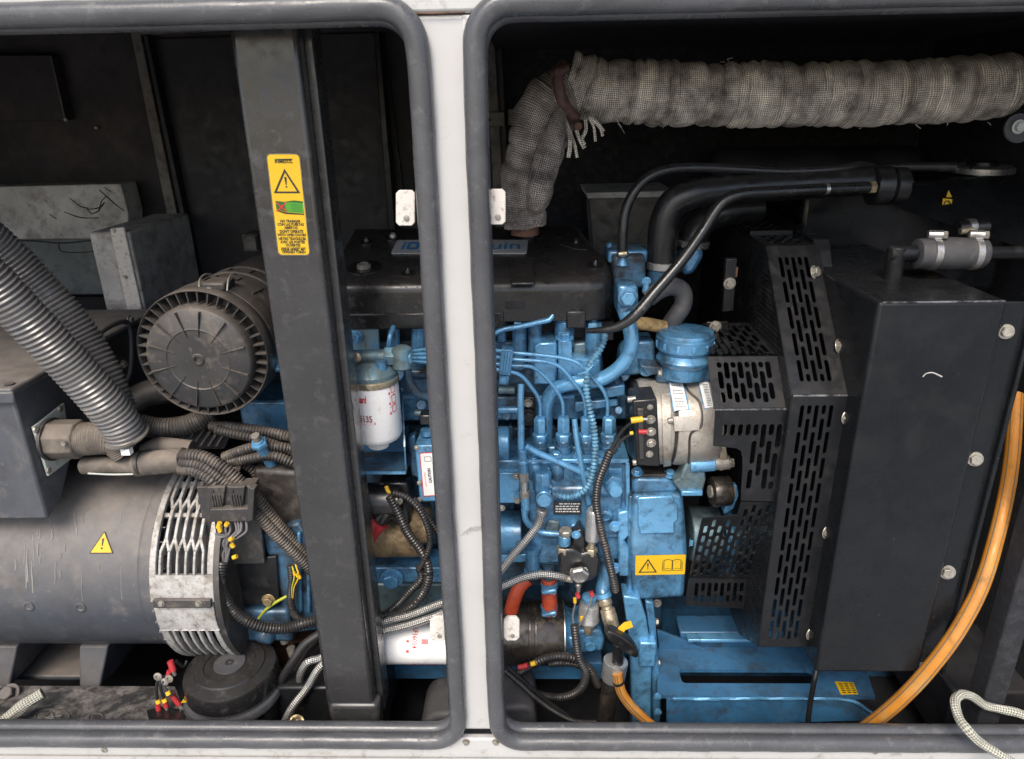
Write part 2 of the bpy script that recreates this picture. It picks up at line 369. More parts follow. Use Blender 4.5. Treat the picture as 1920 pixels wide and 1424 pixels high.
def slot(u, v0, v1, w):
    r = w / 2; out = []
    for k in range(5): a = math.pi * k / 4; out.append((u + r * math.cos(a), v1 - r + r * math.sin(a)))
    for k in range(5): a = math.pi + math.pi * k / 4; out.append((u + r * math.cos(a), v0 + r + r * math.sin(a)))
    return out
def slots(u0, u1, v0, v1, nc, per, ln, w, ok=None):
    H = []
    for c in range(nc):
        u = u0 + (u1 - u0) * c / max(1, nc - 1); v = v1 + (per / 2 if c % 2 else 0)
        while v > v0:
            a, b = max(v - ln, v0), min(v, v1)
            if b - a > w * 1.3 and (ok is None or ok(u, (a + b) / 2)): H.append(slot(u, a, b, w))
            v -= per
    return H
def text2d(s, size, align='CENTER', bold=0., sx=1.):
    c = bpy.data.curves.new('t', 'FONT'); c.body = s; c.size = size; c.align_x = align; c.align_y = 'CENTER'; c.resolution_u = 2; c.offset = bold
    v, f = curve_mesh(c); return [Vector((p.x * sx, p.y, 0)) for p in v], f
def lettering(name, items, pl, w, m, parent, fun=None):
    """items: (text, u, v, size, squeeze, bold) laid on a plane, or through fun(u, v) -> point"""
    mb = MB()
    for (s, u, v, size, sx, bold) in items:
        a, f = text2d(s, size, bold=bold, sx=sx)
        mb.add([(fun(u + p.x, v + p.y) if fun else pl.to3(u + p.x, v + p.y, w)) for p in a], f)
    return part(name, mb, m, parent, smooth=0)
def shape(name, loops, pl, w, m, parent, fun=None):
    v, f = fill2d(loops); mb = MB().add([(fun(p.x, p.y) if fun else pl.to3(p.x, p.y, w)) for p in v], f)
    return part(name, mb, m, parent, smooth=0)
def rrect(u0, v0, u1, v1, r, n=4):
    out = []
    for cx, cy, a0 in ((u1 - r, v1 - r, 0), (u0 + r, v1 - r, 90), (u0 + r, v0 + r, 180), (u1 - r, v0 + r, 270)):
        for k in range(n + 1): a = R(a0 + 90 * k / n); out.append((cx + r * math.cos(a), cy + r * math.sin(a)))
    return out
def tri_warning(pl, u, v, s, w, parent, m='ink', fun=None):
    h = s * .88
    def t(k): return [(u - s / 2 * k, v - h / 2 * k - h * .0), (u + s / 2 * k, v - h / 2 * k), (u, v + h / 2 * k + h * .06 * (1 - k))]
    shape('warning_triangle', [t(1), [(a, b - h * .05) for a, b in t(.76)]], pl, w, m, parent, fun)
    ex = [(u - s * .045, v + h * .16), (u + s * .045, v + h * .16), (u + s * .02, v - h * .15), (u - s * .02, v - h * .15)]
    dot = [(u + s * .035 * math.cos(k * .785), v - h * .235 + s * .035 * math.sin(k * .785)) for k in range(8)]
    shape('exclamation_mark', [ex, dot], pl, w, m, parent, fun)
# ================================================================== setting
struct('ground', MB().box(-8, 8, -9, 3, -.2, 0), 'concrete')
FLZ = .16
struct('enclosure_floor', MB().box(-1.75, 1.2, .055, 1.15, .04, FLZ), 'panel_dark')
struct('enclosure_ceiling', MB().box(-1.75, 1.2, -.02, 1.15, 1.80, 1.83), 'wall_dark')
struct('added_ceiling_blocker', MB().box(-.08, 1.01, .03, 1.09, 1.635, 1.795), 'foam')  # foam block added under the roof to keep light off the exhaust top
struct('back_wall', MB().box(-1.75, 1.2, 1.10, 1.14, FLZ, 1.80), 'wall_dark')
struct('end_wall_generator_side', MB().box(-1.78, -1.75, .03, 1.14, .04, 1.80), 'wall_dark')
struct('end_wall_radiator_side', MB().box(1.02, 1.05, .06, 1.14, .04, 1.80), 'foam')
# rear service door, its frame and the foam lined panels
rd = thing('rear_door', W(480, 300, 1.08), 'dark rear door with pale grey metal frame behind the air filter', 'door')
part('door_panel', MB().fprism([(262, 75), (720, 62), (790, 640), (365, 640)], 1.085, 1.098), 'panel_dark', rd)
part('frame_upright', MB().fprism([(243, 55), (261, 55), (372, 600), (352, 600)], 1.062, 1.09), 'grey_trim', rd, .002)
part('frame_head', MB().fprism([(243, 50), (880, 22), (880, 37), (262, 66)], 1.06, 1.09), 'grey_trim', rd, .002)
part('frame_bead', MB().fprism([(268, 66), (276, 66), (387, 600), (377, 600)], 1.05, 1.085), 'panel_dark', rd, .002)
part('stiffener', MB().fprism([(700, 60), (712, 60), (752, 560), (738, 560)], 1.03, 1.08), 'black_paint', rd, .003)
struct('foam_lining', MB().fprism([(935, 20), (1930, -30), (1920, 760), (960, 760)], 1.03, 1.06), 'foam')
hp = thing('hinge_flange', W(925, 300, .99), 'narrow grey hinge flange with folded tab beside the wrapped exhaust pipe', 'flange')
part('flange_plate', MB().fprism([(905, 30), (924, 30), (950, 470), (932, 470)], .98, .988), 'grey_trim', hp, .001)
part('flange_rail', MB().fprism([(930, 30), (938, 30), (960, 470), (951, 470)], .97, .99), 'panel_dark', hp, .001)
part('folded_tab', MB().fbox(915, 211, 946, 237, .955, .972), 'grey_trim', hp, .0015)
part('folded_tab', MB().fbox(953, 205, 966, 235, .955, .972), 'grey_trim', hp, .0015)
part('tab_hole', MB().cyl(W(919, 225, .9545), W(919, 225, .957), .004), 'ink', hp)
inner = thing('wall_panel', W(60, 200, 1.05), 'dusty dark sheet panel on the wall above the white beam', 'panel')
part('panel_sheet', MB().fprism([(-200, 105), (93, 104), (122, 226), (-200, 230)], 1.05, 1.09), 'wall_dark', inner, .002)
part('panel_edge', MB().cyl(W(95, 106, 1.048), W(122, 223, 1.048), .0022, 6), 'grey_trim', inner)
part('screw', MB().lathe([(.005, 0), (.005, .003), (.003, .005)], W(124, 225, 1.045), (0, -1, 0), 10), 'bolt_steel', inner)
part('screw', MB().lathe([(.005, 0), (.005, .003), (.003, .005)], W(181, 240, 1.088), (0, -1, 0), 10), 'bolt_steel', inner)
bm = thing('white_beam', W(100, 400, .98), 'dirty white painted beam with black scribbled marks near the ribbed conduits', 'beam')
part('beam_face', MB().fprism([(-200, 355), (226, 345), (240, 400), (240, 448), (-200, 450)], .98, 1.06), 'dusty_white', bm, .003)
mk = MB()
for pp in ([(130, 372), (152, 388), (166, 391)], [(163, 390), (170, 400), (185, 395), (190, 378), (200, 368)], [(186, 356), (204, 372), (218, 385), (233, 396)],
           [(120, 398), (150, 408), (185, 409)], [(196, 352), (208, 360)], [(166, 393), (178, 392), (190, 388), (196, 380)], [(92, 402), (106, 411)]):
    mk.tube(T(*[(a, b, .9795) for a, b in pp]), .0016, 5, wob=.5)
part('scribble_mark', mk, 'ink', bm)
bp = thing('blue_grey_panel', W(60, 500, 1.0), 'blue-grey steel panel with cracked line below the dirty white beam', 'panel')
part('panel_sheet', MB().fprism([(-200, 452), (180, 446), (198, 552), (-200, 556)], 1.0, 1.05), 'blue_grey_panel', bp, .002)
part('panel_seam', MB().tube(T((-20, 455, .999), (60, 452, .999), (112, 456, .999), (175, 451, .999)), .002, 5), 'ink', bp)
part('panel_seam', MB().tube(T((110, 455, .999), (113, 470, .999), (150, 474, .999), (178, 471, .999)), .0015, 5), 'ink', bp)
gb = thing('junction_box', W(468, 455, .66), 'small grey box on the rear door above the air filter', 'box')
part('box_shell', MB().fbox(455, 440, 482, 472, 1.0, 1.08), 'grey_trim', gb, .003); part('box_lid', MB().fbox(457, 443, 480, 469, .994, 1.001), 'grey_trim', gb, .002)
# grey white cabinet on the far side
cb = thing('steel_cabinet', W(220, 570, .8), 'tall dusty off-white steel box with peeling corner strip behind the air filter', 'box')
o = W(165, 436, .74); e = W(226, 428, .74); zb = W(230, 640, .74).z
ty = WZ(232, 400, o.z).y
part('cabinet_body', MB().box(o.x, W(300, 405, .90).x, .74, 1.06, zb, o.z), 'dusty_white', cb, .006)
part('corner_strip', MB().fprism([(205, 429), (232, 426), (279, 640), (250, 640)], .733, .741), 'chipped_white', cb, .003)
for a, b in ((214, 433), (236, 520), (262, 603)):
    bolt(a, b, .733, 3, cb, 'bolt_steel')
struct('dark_lining', MB().box(-1.74, -.30, 1.075, 1.095, FLZ, W(0, 560, 1.07).z), 'panel_dark')

# ================================================================== enclosure frame
SZ = W(900, 1388, 0).z                       # top of the sill seal
TZ = W(900, 22, 0).z
fr = thing('enclosure_frame', (W(903, 1380, 0).x, 0, SZ - .1), 'white painted steel enclosure frame with centre post between the two openings', 'frame')
pl_, pr_ = W(835, 700, 0).x, W(902, 700, 0).x
part('centre_post', MB().box(pl_ - .016, pr_ + .012, .004, .026, W(900, 1378, 0).z + .006, W(830, 24, 0).z - .001), 'white_paint', fr, .006)
part('post_edge', MB().box(W(890, 700, 0).x, pr_ + .013, .002, .02, W(900, 1378, 0).z + .008, W(830, 24, 0).z - .002), 'white_paint', fr, .004)
part('top_rail', MB().box(-1.75, 1.2, .0, .014, W(830, 25, 0).z, 1.83), 'sill_paint', fr, .005)
part('sill', MB().box(-1.75, 1.2, .0, .014, .04, W(900, 1386, 0).z), 'sill_paint', fr, .004)
part('sill_trim', MB().box(-1.75, 1.2, .0145, .056, .04, W(900, 1364, .056).z), 'rubber_trim', fr, .004)
part('sill_lip', MB().box(-1.75, 1.2, -.035, .0, W(900, 1500, 0).z, W(900, 1418, 0).z), 'sill_paint', fr, .006)
part('rust_line', MB().tube(T((772, 25.5, -.001), (800, 26, -.001), (835, 25.2, -.001), (872, 24, -.001)), .0012, 5, wob=.5), 'rust', fr)
for a, b in ((874, 1391), (930, 1391)): bolt(a, b, 0, 5, fr, 'bolt_steel')
for a, b in ((196, 1406), (1641, 1409)):
    part('rivet', MB().lathe([(.006, 0), (.0055, .002), (.002, .003), (.002, .001)], W(a, b, 0), (0, -1, 0), 14), 'bolt_steel', fr)
for k, (a0, b0, a1, b1) in enumerate(((742, 357, 778, 424), (915, 355, 948, 422), (806, 1157, 838, 1203), (944, 1158, 974, 1202))):
    c = 6
    poly = [(a0, b0 + c), (a0 + c, b0), (a1 - c, b0), (a1, b0 + c), (a1, b1 - c), (a1 - c, b1), (a0 + c, b1), (a0, b1 - c)]
    tb = part('latch_tab', MB().fprism(poly, .012, .018), 'chipped_white', fr, .0012)
    part('latch_screw', MB().lathe([(.004, 0), (.004, .0015), (.0015, .002)], W((a0 + a1) / 2 + 2, b0 + (b1 - b0) * .78, .0118), (0, -1, 0), 10), 'bolt_steel', tb)
# smudge on the post
random.seed(8)
for k in range(7):
    a, b = 870 + 4.5 * k + random.uniform(-1, 1), 996 - 1.2 * k + random.uniform(-3, 3)
    part('scuff', MB().tube(T((a - 5, b + 5, .0022), (a, b, .0022), (a + 5, b - 3, .0022), (a + 7, b + 4, .0022)), .0007, 5, wob=.5), 'scuffed', fr)

# door seals: thick bulb on a channel, following each opening
def seal(name, pts, label):
    t = thing(name, pts[0], label, 'door seal')
    P = [Vector(p) for p in pts]
    part('rubber_bulb', MB().tube(P, .0148, 18, step=.012, wob=.035), 'rubber', t)
    inn = []
    cxx = sum(p.x for p in P) / len(P); czz = sum(p.z for p in P) / len(P)
    for p in P:
        q = p.copy(); q.y += .020; inn.append(q + (Vector((cxx, q.y, czz)) - q) * .012)
    part('grip_channel', MB().tube(inn, .0125, 10, step=.02), 'rubber', t)
    return t
def rounded(x0, x1, z0, z1, r, y, n=6, left=True, right=True):
    out = []
    if left and right: raise ValueError
    def arc(cx, cz, a0, a1): return [Vector((cx + r * math.cos(R(a0 + (a1 - a0) * k / n)), y, cz + r * math.sin(R(a0 + (a1 - a0) * k / n)))) for k in range(n + 1)]
    if right: return [Vector((x0 - .6, y, z1)), Vector((x0, y, z1)), Vector((x1 - 3 * r, y, z1))] + arc(x1 - r, z1 - r, 90, 0) + [Vector((x1, y, (z0 + z1) / 2))] + arc(x1 - r, z0 + r, 0, -90) + [Vector((x1 - 3 * r, y, z0)), Vector((x0, y, z0)), Vector((x0 - .6, y, z0))]
    return [Vector((x1 + .3, y, z1)), Vector((x1, y, z1)), Vector((x0 + 3 * r, y, z1))] + arc(x0 + r, z1 - r, 90, 180) + [Vector((x0, y, (z0 + z1) / 2))] + arc(x0 + r, z0 + r, 180, 270) + [Vector((x0 + 3 * r, y, z0)), Vector((x1, y, z0)), Vector((x1 + .3, y, z0))]
zt = W(400, 22, 0).z; zbm = W(400, 1383, 0).z
seal('door_seal', rounded(-1.0, W(808, 500, 0).x, zbm, zt, .045, -.004, left=False), 'grey rubber door seal round the opening of the generator side')
seal('door_seal', rounded(W(913, 760, 0).x, .9, W(1400, 1389, 0).z, W(1400, -3, 0).z, .045, -.004, right=False), 'grey rubber door seal round the opening of the radiator side')

# ================================================================== slanted looking black post
py = .075
ps = thing('black_post', W(660, 1360, py), 'broad black steel post carrying a yellow warning sticker', 'post')
p0, p1 = W(427, 50, py), W(566, 44, py)
zb = W(655, 1356, py).z
xl, xr = (p0.x + W(617, 1350, py).x) / 2, (p1.x + W(697, 1350, py).x) / 2
part('post_tube', MB().box(xl, xr, py, py + .062, zb, 1.79), 'post_paint', ps, .007, seg=3)
part('side_flange', MB().box(xr - .001, xr + .012, py + .028, py + .075, zb + .002, 1.788), 'post_paint', ps, .002)
part('foot_bend', MB().box(xl + .004, xr + .010, py - .006, py + .03, zb - .02, W(660, 1318, py).z), 'post_paint', ps, .010, seg=3)
sp = Plane(W(500, 290, py - .0006), W(563, 290, py - .0006), W(500, 200, py - .0006))
u0, v0 = sp.px(528, 478); u1, v1 = sp.px(530, 290)
uc = (sp.px(502, 300)[0] + sp.px(563, 300)[0]) / 2; hw = .0225; uc = sp.px(541, 385)[0]
stk = shape('warning_sticker', [rrect(uc - hw, v0, uc + hw, v1, .005)], sp, 0, 'yellow', ps)
stk['label'] = 'yellow warning sticker with black triangle and door notice'
H = v1 - v0
def sv(t): return v1 - H * t
shape('sticker_border', [rrect(uc - hw - .0015, v0 - .0015, uc + hw + .0015, v1 + .0015, .006), rrect(uc - hw, v0, uc + hw, v1, .005)], sp, .0001, 'brown_sleeve', ps)
tri_warning(sp, uc, sv(.255), .038, .0004, stk)
shape('logo_bar', [[(uc - .0125, sv(.055)), (uc + .0125, sv(.055)), (uc + .0125, sv(.04)), (uc - .004, sv(.043)), (uc - .0125, sv(.053))]], sp, .0004, 'ink', stk)
shape('logo_mark', [[(uc - .0125, sv(.05)), (uc - .004, sv(.041)), (uc - .0125, sv(.041))]], sp, .0004, 'green_ink', stk)
lines = [('INMESOL', .069, .0062, 1.0)]
lines += [(s, t, .0052, .86) for s, t in (('NO TRABAJAR', .655), ('CON LAS PUERTAS', .688), ('ABIERTAS', .721), ("DON'T OPERATE", .762), ('WITH OPEN DOORS', .795), ('NE PAS TRAVAILLER', .836), ('AVEC LES PORTES', .869), ('OUVERTES', .902), ('KEINE ARBEIT MIT', .943), ('OFFENEN T\u00dcREN', .973))]
lettering('lettering', [(s, uc, sv(t), z, k, .0002) for s, t, z, k in lines], sp, .0004, 'ink', stk)
for t in (.742, .816, .922): shape('rule_line', [[(uc - .018, sv(t)), (uc + .018, sv(t)), (uc + .018, sv(t + .002)), (uc - .018, sv(t + .002))]], sp, .0004, 'ink', stk)
# small picture of a generator box crossed out
shape('picture_box', [[(uc - .005, sv(.46)), (uc + .021, sv(.475)), (uc + .021, sv(.575)), (uc - .005, sv(.56))]], sp, .0004, 'green_ink', stk)
shape('picture_box_roof', [[(uc - .005, sv(.459)), (uc + .008, sv(.445)), (uc + .0215, sv(.455)), (uc + .021, sv(.474))]], sp, .0004, 'dark_green_ink', stk)
shape('picture_box_end', [[(uc - .018, sv(.45)), (uc - .0052, sv(.46)), (uc - .0052, sv(.56)), (uc - .018, sv(.53))]], sp, .0004, 'dark_green_ink', stk)
for k in range(4): shape('picture_louvre', [[(uc + .004, sv(.485 + .02 * k)), (uc + .019, sv(.492 + .02 * k)), (uc + .019, sv(.497 + .02 * k)), (uc + .004, sv(.49 + .02 * k))]], sp, .0006, 'dark_green_ink', stk)
shape('picture_base', [[(uc - .018, sv(.535)), (uc - .005, sv(.565)), (uc + .021, sv(.58)), (uc + .021, sv(.59)), (uc - .006, sv(.58)), (uc - .018, sv(.55))]], sp, .0005, 'ink', stk)
for s in (1, -1):
    a, b = (uc - .017, sv(.51 - .045 * s)), (uc - .003, sv(.51 + .045 * s))
    shape('red_cross', [[(a[0] - .0012, a[1]), (a[0] + .0012, a[1]), (b[0] + .0012, b[1]), (b[0] - .0012, b[1])]], sp, .0008 + .0002 * s, 'red_ink', stk)
# ================================================================== main generator (left)
AX, AZ, AR = .34, None, .195
# barrel axis along X; lower outline touches the sight line through (150, 1207)
r_ = ray(150, 1207); sl_ = math.atan2(-r_.z, math.hypot(r_.y, 0)); n_ = (math.sin(sl_), math.cos(sl_))
AZ = CAM.z + (AR - (AX + .95) * n_[0]) / n_[1]
gx1 = W(262, 1010, AX - AR).x
gn = thing('generator', (-1.2, AX, AZ - AR), 'dusty dark grey generator barrel with slotted silver end ring', 'generator')
part('barrel', MB().lathe([(AR - .006, 0), (AR, .004), (AR, .55 + (gx1 + 1.6) - .55 - .03), (AR + .002, gx1 + 1.6 - .028), (AR + .006, gx1 + 1.6 - .02), (AR + .006, gx1 + 1.6)], (-1.6, AX, AZ), (1, 0, 0), 72), 'generator_paint', gn)
bs = MB()
def cp(x, ang, r): return Vector((x, AX - r * math.cos(R(ang)), AZ + r * math.sin(R(ang))))   # ang 0 = facing the photographer, + = up
def barrel_at(px, py):                        # point of the barrel surface seen at a pixel
    r = ray(px, py).normalized(); o = CAM
    a = r.y ** 2 + r.z ** 2; b = 2 * ((o.y - AX) * r.y + (o.z - AZ) * r.z); c = (o.y - AX) ** 2 + (o.z - AZ) ** 2 - AR ** 2
    t = (-b - math.sqrt(max(0, b * b - 4 * a * c))) / (2 * a); p = o + r * t
    return p, Vector((0, p.y - AX, p.z - AZ)).normalized()
for a, b in ((54, 1137), (151, 1139)):
    p, n = barrel_at(a, b)
    part('weld_plug', MB().lathe([(.0105, -.002), (.0105, .0015), (.007, .002), (.006, .0005)], p, n, 18), 'generator_paint', gn)
# paint runs
random.seed(3)
for k in range(26):
    x = random.uniform(20, 235); y0 = random.uniform(955, 1075); ln = random.choice([8, 14, 20, 45, 60]); pts = []
    for j in range(4):
        p, n = barrel_at(x + random.uniform(-1.5, 1.5), y0 + ln * j / 3); pts.append(p + n * -.0004)
    part('paint_run', MB().tube(pts, random.uniform(.0008, .0022), 6, wob=.4), 'generator_run', gn)
# triangle sticker on the barrel
p, n = barrel_at(193, 1020)
tp = Plane(p + n * .0012, p + n * .0012 + Vector((1, 0, 0)), p + n * .0012 + Vector((1, 0, 0)).cross(n) * -1)
if tp.v.z < 0: tp.v = -tp.v; tp.n = -tp.n
st = shape('warning_sticker', [[(-.0215, -.017), (.0215, -.017), (0, .022)]], tp, 0, 'yellow', gn)
nn = .0005 if tp.n.y < 0 else -.0005
shape('sticker_border', [[(-.023, -.018), (.023, -.018), (0, .024)], [(-.0208, -.0165), (.0208, -.0165), (0, .0212)]], tp, nn, 'ink', st)
shape('exclamation_mark', [[(-.0022, .010), (.0022, .010), (.001, -.004), (-.001, -.004)], [(.002 * math.cos(k * .785), -.0085 + .002 * math.sin(k * .785)) for k in range(8)]], tp, nn, 'ink', st)
# fin ring between barrel and casting
for k in range(22):
    a = -75 + k * 7.5
    t = cp(gx1, a, 1) - cp(gx1, a, 0); tg = Vector((0, math.sin(R(a)), math.cos(R(a))))
    b0 = cp(gx1 - .002, a, AR - .005)
    part('fin', MB().prism([b0 - tg * .0022, b0 + tg * .0022, b0 + t * .02 + tg * .001, b0 + t * .02 - tg * .001], (.026, 0, 0)), 'generator_paint', gn)
# slotted casting ring
rx0 = gx1 + .006; rx1 = W(385, 1010, AX - AR - .01).x; RR = AR + .024
ring = MB()
th = .009
def rshell(mb, x0, x1, a0, a1, r0, r1, n):   # bent bar piece
    vs = []; fs = []
    for i in range(n + 1):
        a = a0 + (a1 - a0) * i / n
        vs += [cp(x0, a, r0), cp(x1, a, r0), cp(x1, a, r1), cp(x0, a, r1)]
    for i in range(n):
        o = 4 * i
        for j in range(4): fs.append((o + j, o + (j + 1) % 4, o + 4 + (j + 1) % 4, o + 4 + j))
    fs += [(0, 1, 2, 3), (4 * n + 3, 4 * n + 2, 4 * n + 1, 4 * n)]
    fs = [f[::-1] for f in fs]
    mb.add(vs, fs)
wd = rx1 - rx0
def zang(py, px=320):                         # angle on the ring seen at a pixel row
    r = ray(px, py).normalized(); o = CAM
    a = r.y ** 2 + r.z ** 2; b = 2 * ((o.y - AX) * r.y + (o.z - AZ) * r.z); c = (o.y - AX) ** 2 + (o.z - AZ) ** 2 - RR ** 2
    d = b * b - 4 * a * c
    if d < 0: return None
    p = o + r * ((-b - math.sqrt(d)) / (2 * a)); return math.degrees(math.atan2(p.z - AZ, -(p.y - AX)))
aT, aA, aB, aC = 88, zang(945), zang(1022), zang(1078)
aD, aE, aF = zang(1128), zang(1182), zang(1222)
rshell(ring, rx0, rx0 + wd * .10, aC - 1, aT, RR - th, RR, 24); rshell(ring, rx1 - wd * .10, rx1, aC - 1, aT, RR - th, RR, 24)
rshell(ring, rx0, rx1, aD, aC, RR - th, RR, 8)                      # solid band under the slots
ns = 6
xs = [rx0 + wd * (.10 + .80 * k / ns) for k in range(ns + 1)]
def bar(mb, x0, a0, x1, a1, w=.006):
    n = 5; vs = []; fs = []
    for i in range(n + 1):
        t = i / n; x = x0 + (x1 - x0) * t; a = a0 + (a1 - a0) * t
        vs += [cp(x - w / 2, a, RR - th), cp(x + w / 2, a, RR - th), cp(x + w / 2, a, RR + .001), cp(x - w / 2, a, RR + .001)]
    for i in range(n):
        o = 4 * i
        for j in range(4): fs.append((o + j, o + 4 + j, o + 4 + (j + 1) % 4, o + (j + 1) % 4))
    mb.add(vs, fs)
hs = (xs[1] - xs[0]) / 2
zz = 3.2
for k in range(ns):                           # hexagon-cell grille: straight bars with forked ends
    xm = xs[k] + hs
    if k > 0:
        bar(ring, xs[k], aA - zz, xs[k], aB + zz)
    bar(ring, xm, aA + zz, xm, aT)
    if k < ns: bar(ring, xm, aC, xm, aB - zz, .0048)
    for s in (-1, 1):
        if 0 < k or s > 0:
            if k < ns - 1 or s < 0:
                bar(ring, xm, aA + zz, xm + s * hs, aA - zz); bar(ring, xm + s * hs, aB + zz, xm, aB - zz)
rshell(ring, rx0 + .01, rx1 - .01, zang(908), zang(900), RR - th - .004, RR - th + .002, 2)
rshell(ring, rx0 + .01, rx1 - .01, zang(968), zang(960), RR - th - .004, RR - th + .002, 2)
rshell(ring, rx0 + .004, rx1 - .004, aE, aD, RR - th, RR, 5)
rshell(ring, rx0 + .004, rx0 + wd * .16, aF - 22, aE, RR - th, RR, 6); rshell(ring, rx1 - wd * .12, rx1 - .004, aF - 22, aE, RR - th, RR, 6)
for k in range(1, ns): bar(ring, xs[k], aF - 22, xs[k], aE + .5, .0055)
part('slotted_ring', ring, 'cast_silver', gn, .0012)
part('ring_core', MB().lathe([(AR - .02, 0), (AR - .02, wd)], (rx0, AX, AZ), (1, 0, 0), 48), 'panel_dark', gn)
part('rear_flange', MB().lathe([(RR - .012, 0), (RR + .002, .002), (RR + .002, .013), (RR - .02, .015)], (rx1 - .002, AX, AZ), (1, 0, 0), 64), 'dusty_plastic', gn)
lp = cp(rx0, aD, RR + .002)
part('joint_strap', MB().box8([cp(rx0 + .008, aD - 2.5, RR), cp(rx1 - .004, aD - 2.5, RR), cp(rx1 - .004, aD + 2.0, RR), cp(rx0 + .008, aD + 2.0, RR), cp(rx0 + .008, aD - 2.5, RR + .008), cp(rx1 - .004, aD - 2.5, RR + .008), cp(rx1 - .004, aD + 2.0, RR + .008), cp(rx0 + .008, aD + 2, RR + .008)]), 'dusty_plastic', gn, .002)
for t in (.2, .78): bolt(0, 0, 0, 1, gn, 'bolt_steel', cp(0, aD, 1) - cp(0, aD, 0), at=cp(rx0 + wd * t, aD, RR + .008), rm=.0045)
# feet
fz = W(180, 1216, AX - .06).z
for a0, a1 in ((-60, 32), (148, 202)):
    f = MB(); y0 = .20
    f.prism([W(a0, 1290, y0), W(a1 - 14, 1290, y0), W(a1, 1212, y0 + .03), W(a0, 1212, y0 + .03)], (0, .22, 0))
    part('foot', f, 'generator_paint', gn, .004)
part('foot_plate', MB().box(W(-40, 1250, .2).x, W(160, 1260, .2).x, .26, .44, W(100, 1268, .26).z - .012, W(100, 1268, .26).z), 'generator_paint', gn, .003)
yw = solo('earth_wire', MB().tube(T((112, 1218, .36), (108, 1235, .36), (98, 1252, .36)), .005, 8), 'wire_yellow_green', 'yellow wire hanging in the gap between the generator feet', 'wire')

# ------------------------------------------------------------------ terminal box
by0, by1 = .16, .66
bx = W(22, 740, by0).x; bzt = W(22, 738, by0).z
tb = thing('terminal_box', (bx - .3, .4, AZ + .1), 'dusty dark grey terminal box sitting on the generator barrel', 'terminal box')
sb = MB(); zlow = W(75, 975, by0).z; zh = W(139, 860, by1 - .2).z
sb.prism([Vector((bx, by0, zlow)), Vector((bx, by0, bzt)), Vector((bx, by1, bzt)), Vector((bx, by1, zlow + .10)), Vector((bx, by0 + .10, zlow + .075)), Vector((bx, by0 + .05, zlow + .02))], (-.55, 0, 0))
part('box_body', sb, 'generator_paint', tb, .005)
lid = MB().box(bx - .56, bx + .008, by0 - .008, by1 + .006, bzt, bzt + .012)
part('box_lid', lid, 'generator_paint', tb, .005, seg=3)
part('lid_lip', MB().box(bx - .56, bx + .009, by0 - .010, by0 - .002, bzt - .016, bzt + .006), 'generator_paint', tb, .003)
for a, b in ((18, 722), (86, 655)):
    p = WZ(a, b, bzt + .012); part('lid_screw', MB().lathe([(.008, 0), (.008, .003), (.003, .004)], p, (0, 0, 1), 12), 'dusty_plastic', tb)
# framed recess on the side, at the back
q = [WX(a, b, bx + .001) for a, b in ((178, 640), (243, 606), (247, 690), (236, 722), (185, 735))]
part('side_recess', MB().prism(q, (.004, 0, 0)), 'dusty_plastic', tb, .002)
fr2 = MB(); fr2.tube([WX(a, b, bx + .005) for a, b in ((176, 652), (178, 634), (236, 604), (243, 620), (244, 690), (236, 715), (196, 728), (182, 730))], .006, 8, step=.01)
part('recess_rim', fr2, 'generator_paint', tb)
for a, b in ((231, 683), (243, 600), (150, 752)): bolt(a, b, 0, 1, tb, 'bolt_steel', (1, 0, 0), at=WX(a, b, bx + .005), rm=.007)
gpl = [WX(a, b, bx + .002) for a, b in ((58, 801), (116, 756), (131, 860), (87, 893))]
gp = part('gland_plate', MB().prism(gpl, (.005, 0, 0)), 'zinc_clear', tb, .001)
for a, b in ((66, 806), (112, 767), (90, 882), (126, 850)): part('rivet', MB().lathe([(.006, 0), (.0055, .003), (.002, .004)], WX(a, b, bx + .007), (1, 0, 0), 12), 'bolt_steel', gp)
gc = (WX(95, 824, bx + .007))
gy = gc.y; mp = mpp(120, 825, gy)
gl = thing('cable_gland', gc, 'dusty hexagonal cable gland and elbow on the pale gland plate', 'cable gland')
x2 = W(150, 825, gy).x; x3 = W(212, 828, gy).x
part('gland_nut', MB().lathe([(.034, 0), (.037, .003), (.037, x2 - gc.x), (.033, x2 - gc.x + .004)], gc, (1, 0, 0), 8, .3), 'brown_sleeve', gl, .003)
part('gland_collar', MB().lathe([(.04, 0), (.04, .006)], gc, (1, 0, 0), 28), 'dusty_plastic', gl)
part('gland_screw', MB().lathe([(.005, 0), (.004, .005)], W(121, 831, gy - .036), (0, -1, 0), 10), 'bolt_steel', gl)
part('ribbed_stub', MB().tube([Vector((x2, gy, gc.z)), Vector((x3, gy + .004, gc.z - .002)), W(238, 842, gy + .01)], .031, 24, corr=(.0042, .0014)), 'brown_sleeve', gl)
# ------------------------------------------------------------------ ribbed conduits
def conduit(pts, r, per, dep, label, n=28, name='ribbed_conduit', m='conduit', cat='conduit', group=None):
    return solo(name, MB().tube(T(*pts), r, n, corr=(per, dep)), m, label, cat, group)
cd = thing('ribbed_conduit', W(242, 815, gy), 'thick shiny grey ribbed conduit running down to the cable gland', 'conduit')
cpts = T((-330, 225, gy - .16), (-230, 318, gy - .14), (-150, 393, gy - .13), (-110, 432, gy - .12), (-60, 484, gy - .11), (0, 545, gy - .09), (60, 608, gy - .07), (120, 672, gy - .05), (180, 738, gy - .03), (222, 790, gy - .012), (238, 818, gy - .004))
part('ribbed_tube', MB().tube(cpts, .0355, 30, corr=(.0088, .0045)), 'conduit', cd)
e0 = cpts[-1]; e1 = (cpts[-1] - cpts[-2]).normalized()
ts = MB().lathe([(.037, 0), (.040, .001), (.040, .004), (.037, .005)], e0 - e1 * .004, e1, 30)
part('end_rim', ts, 'grey_trim', cd)
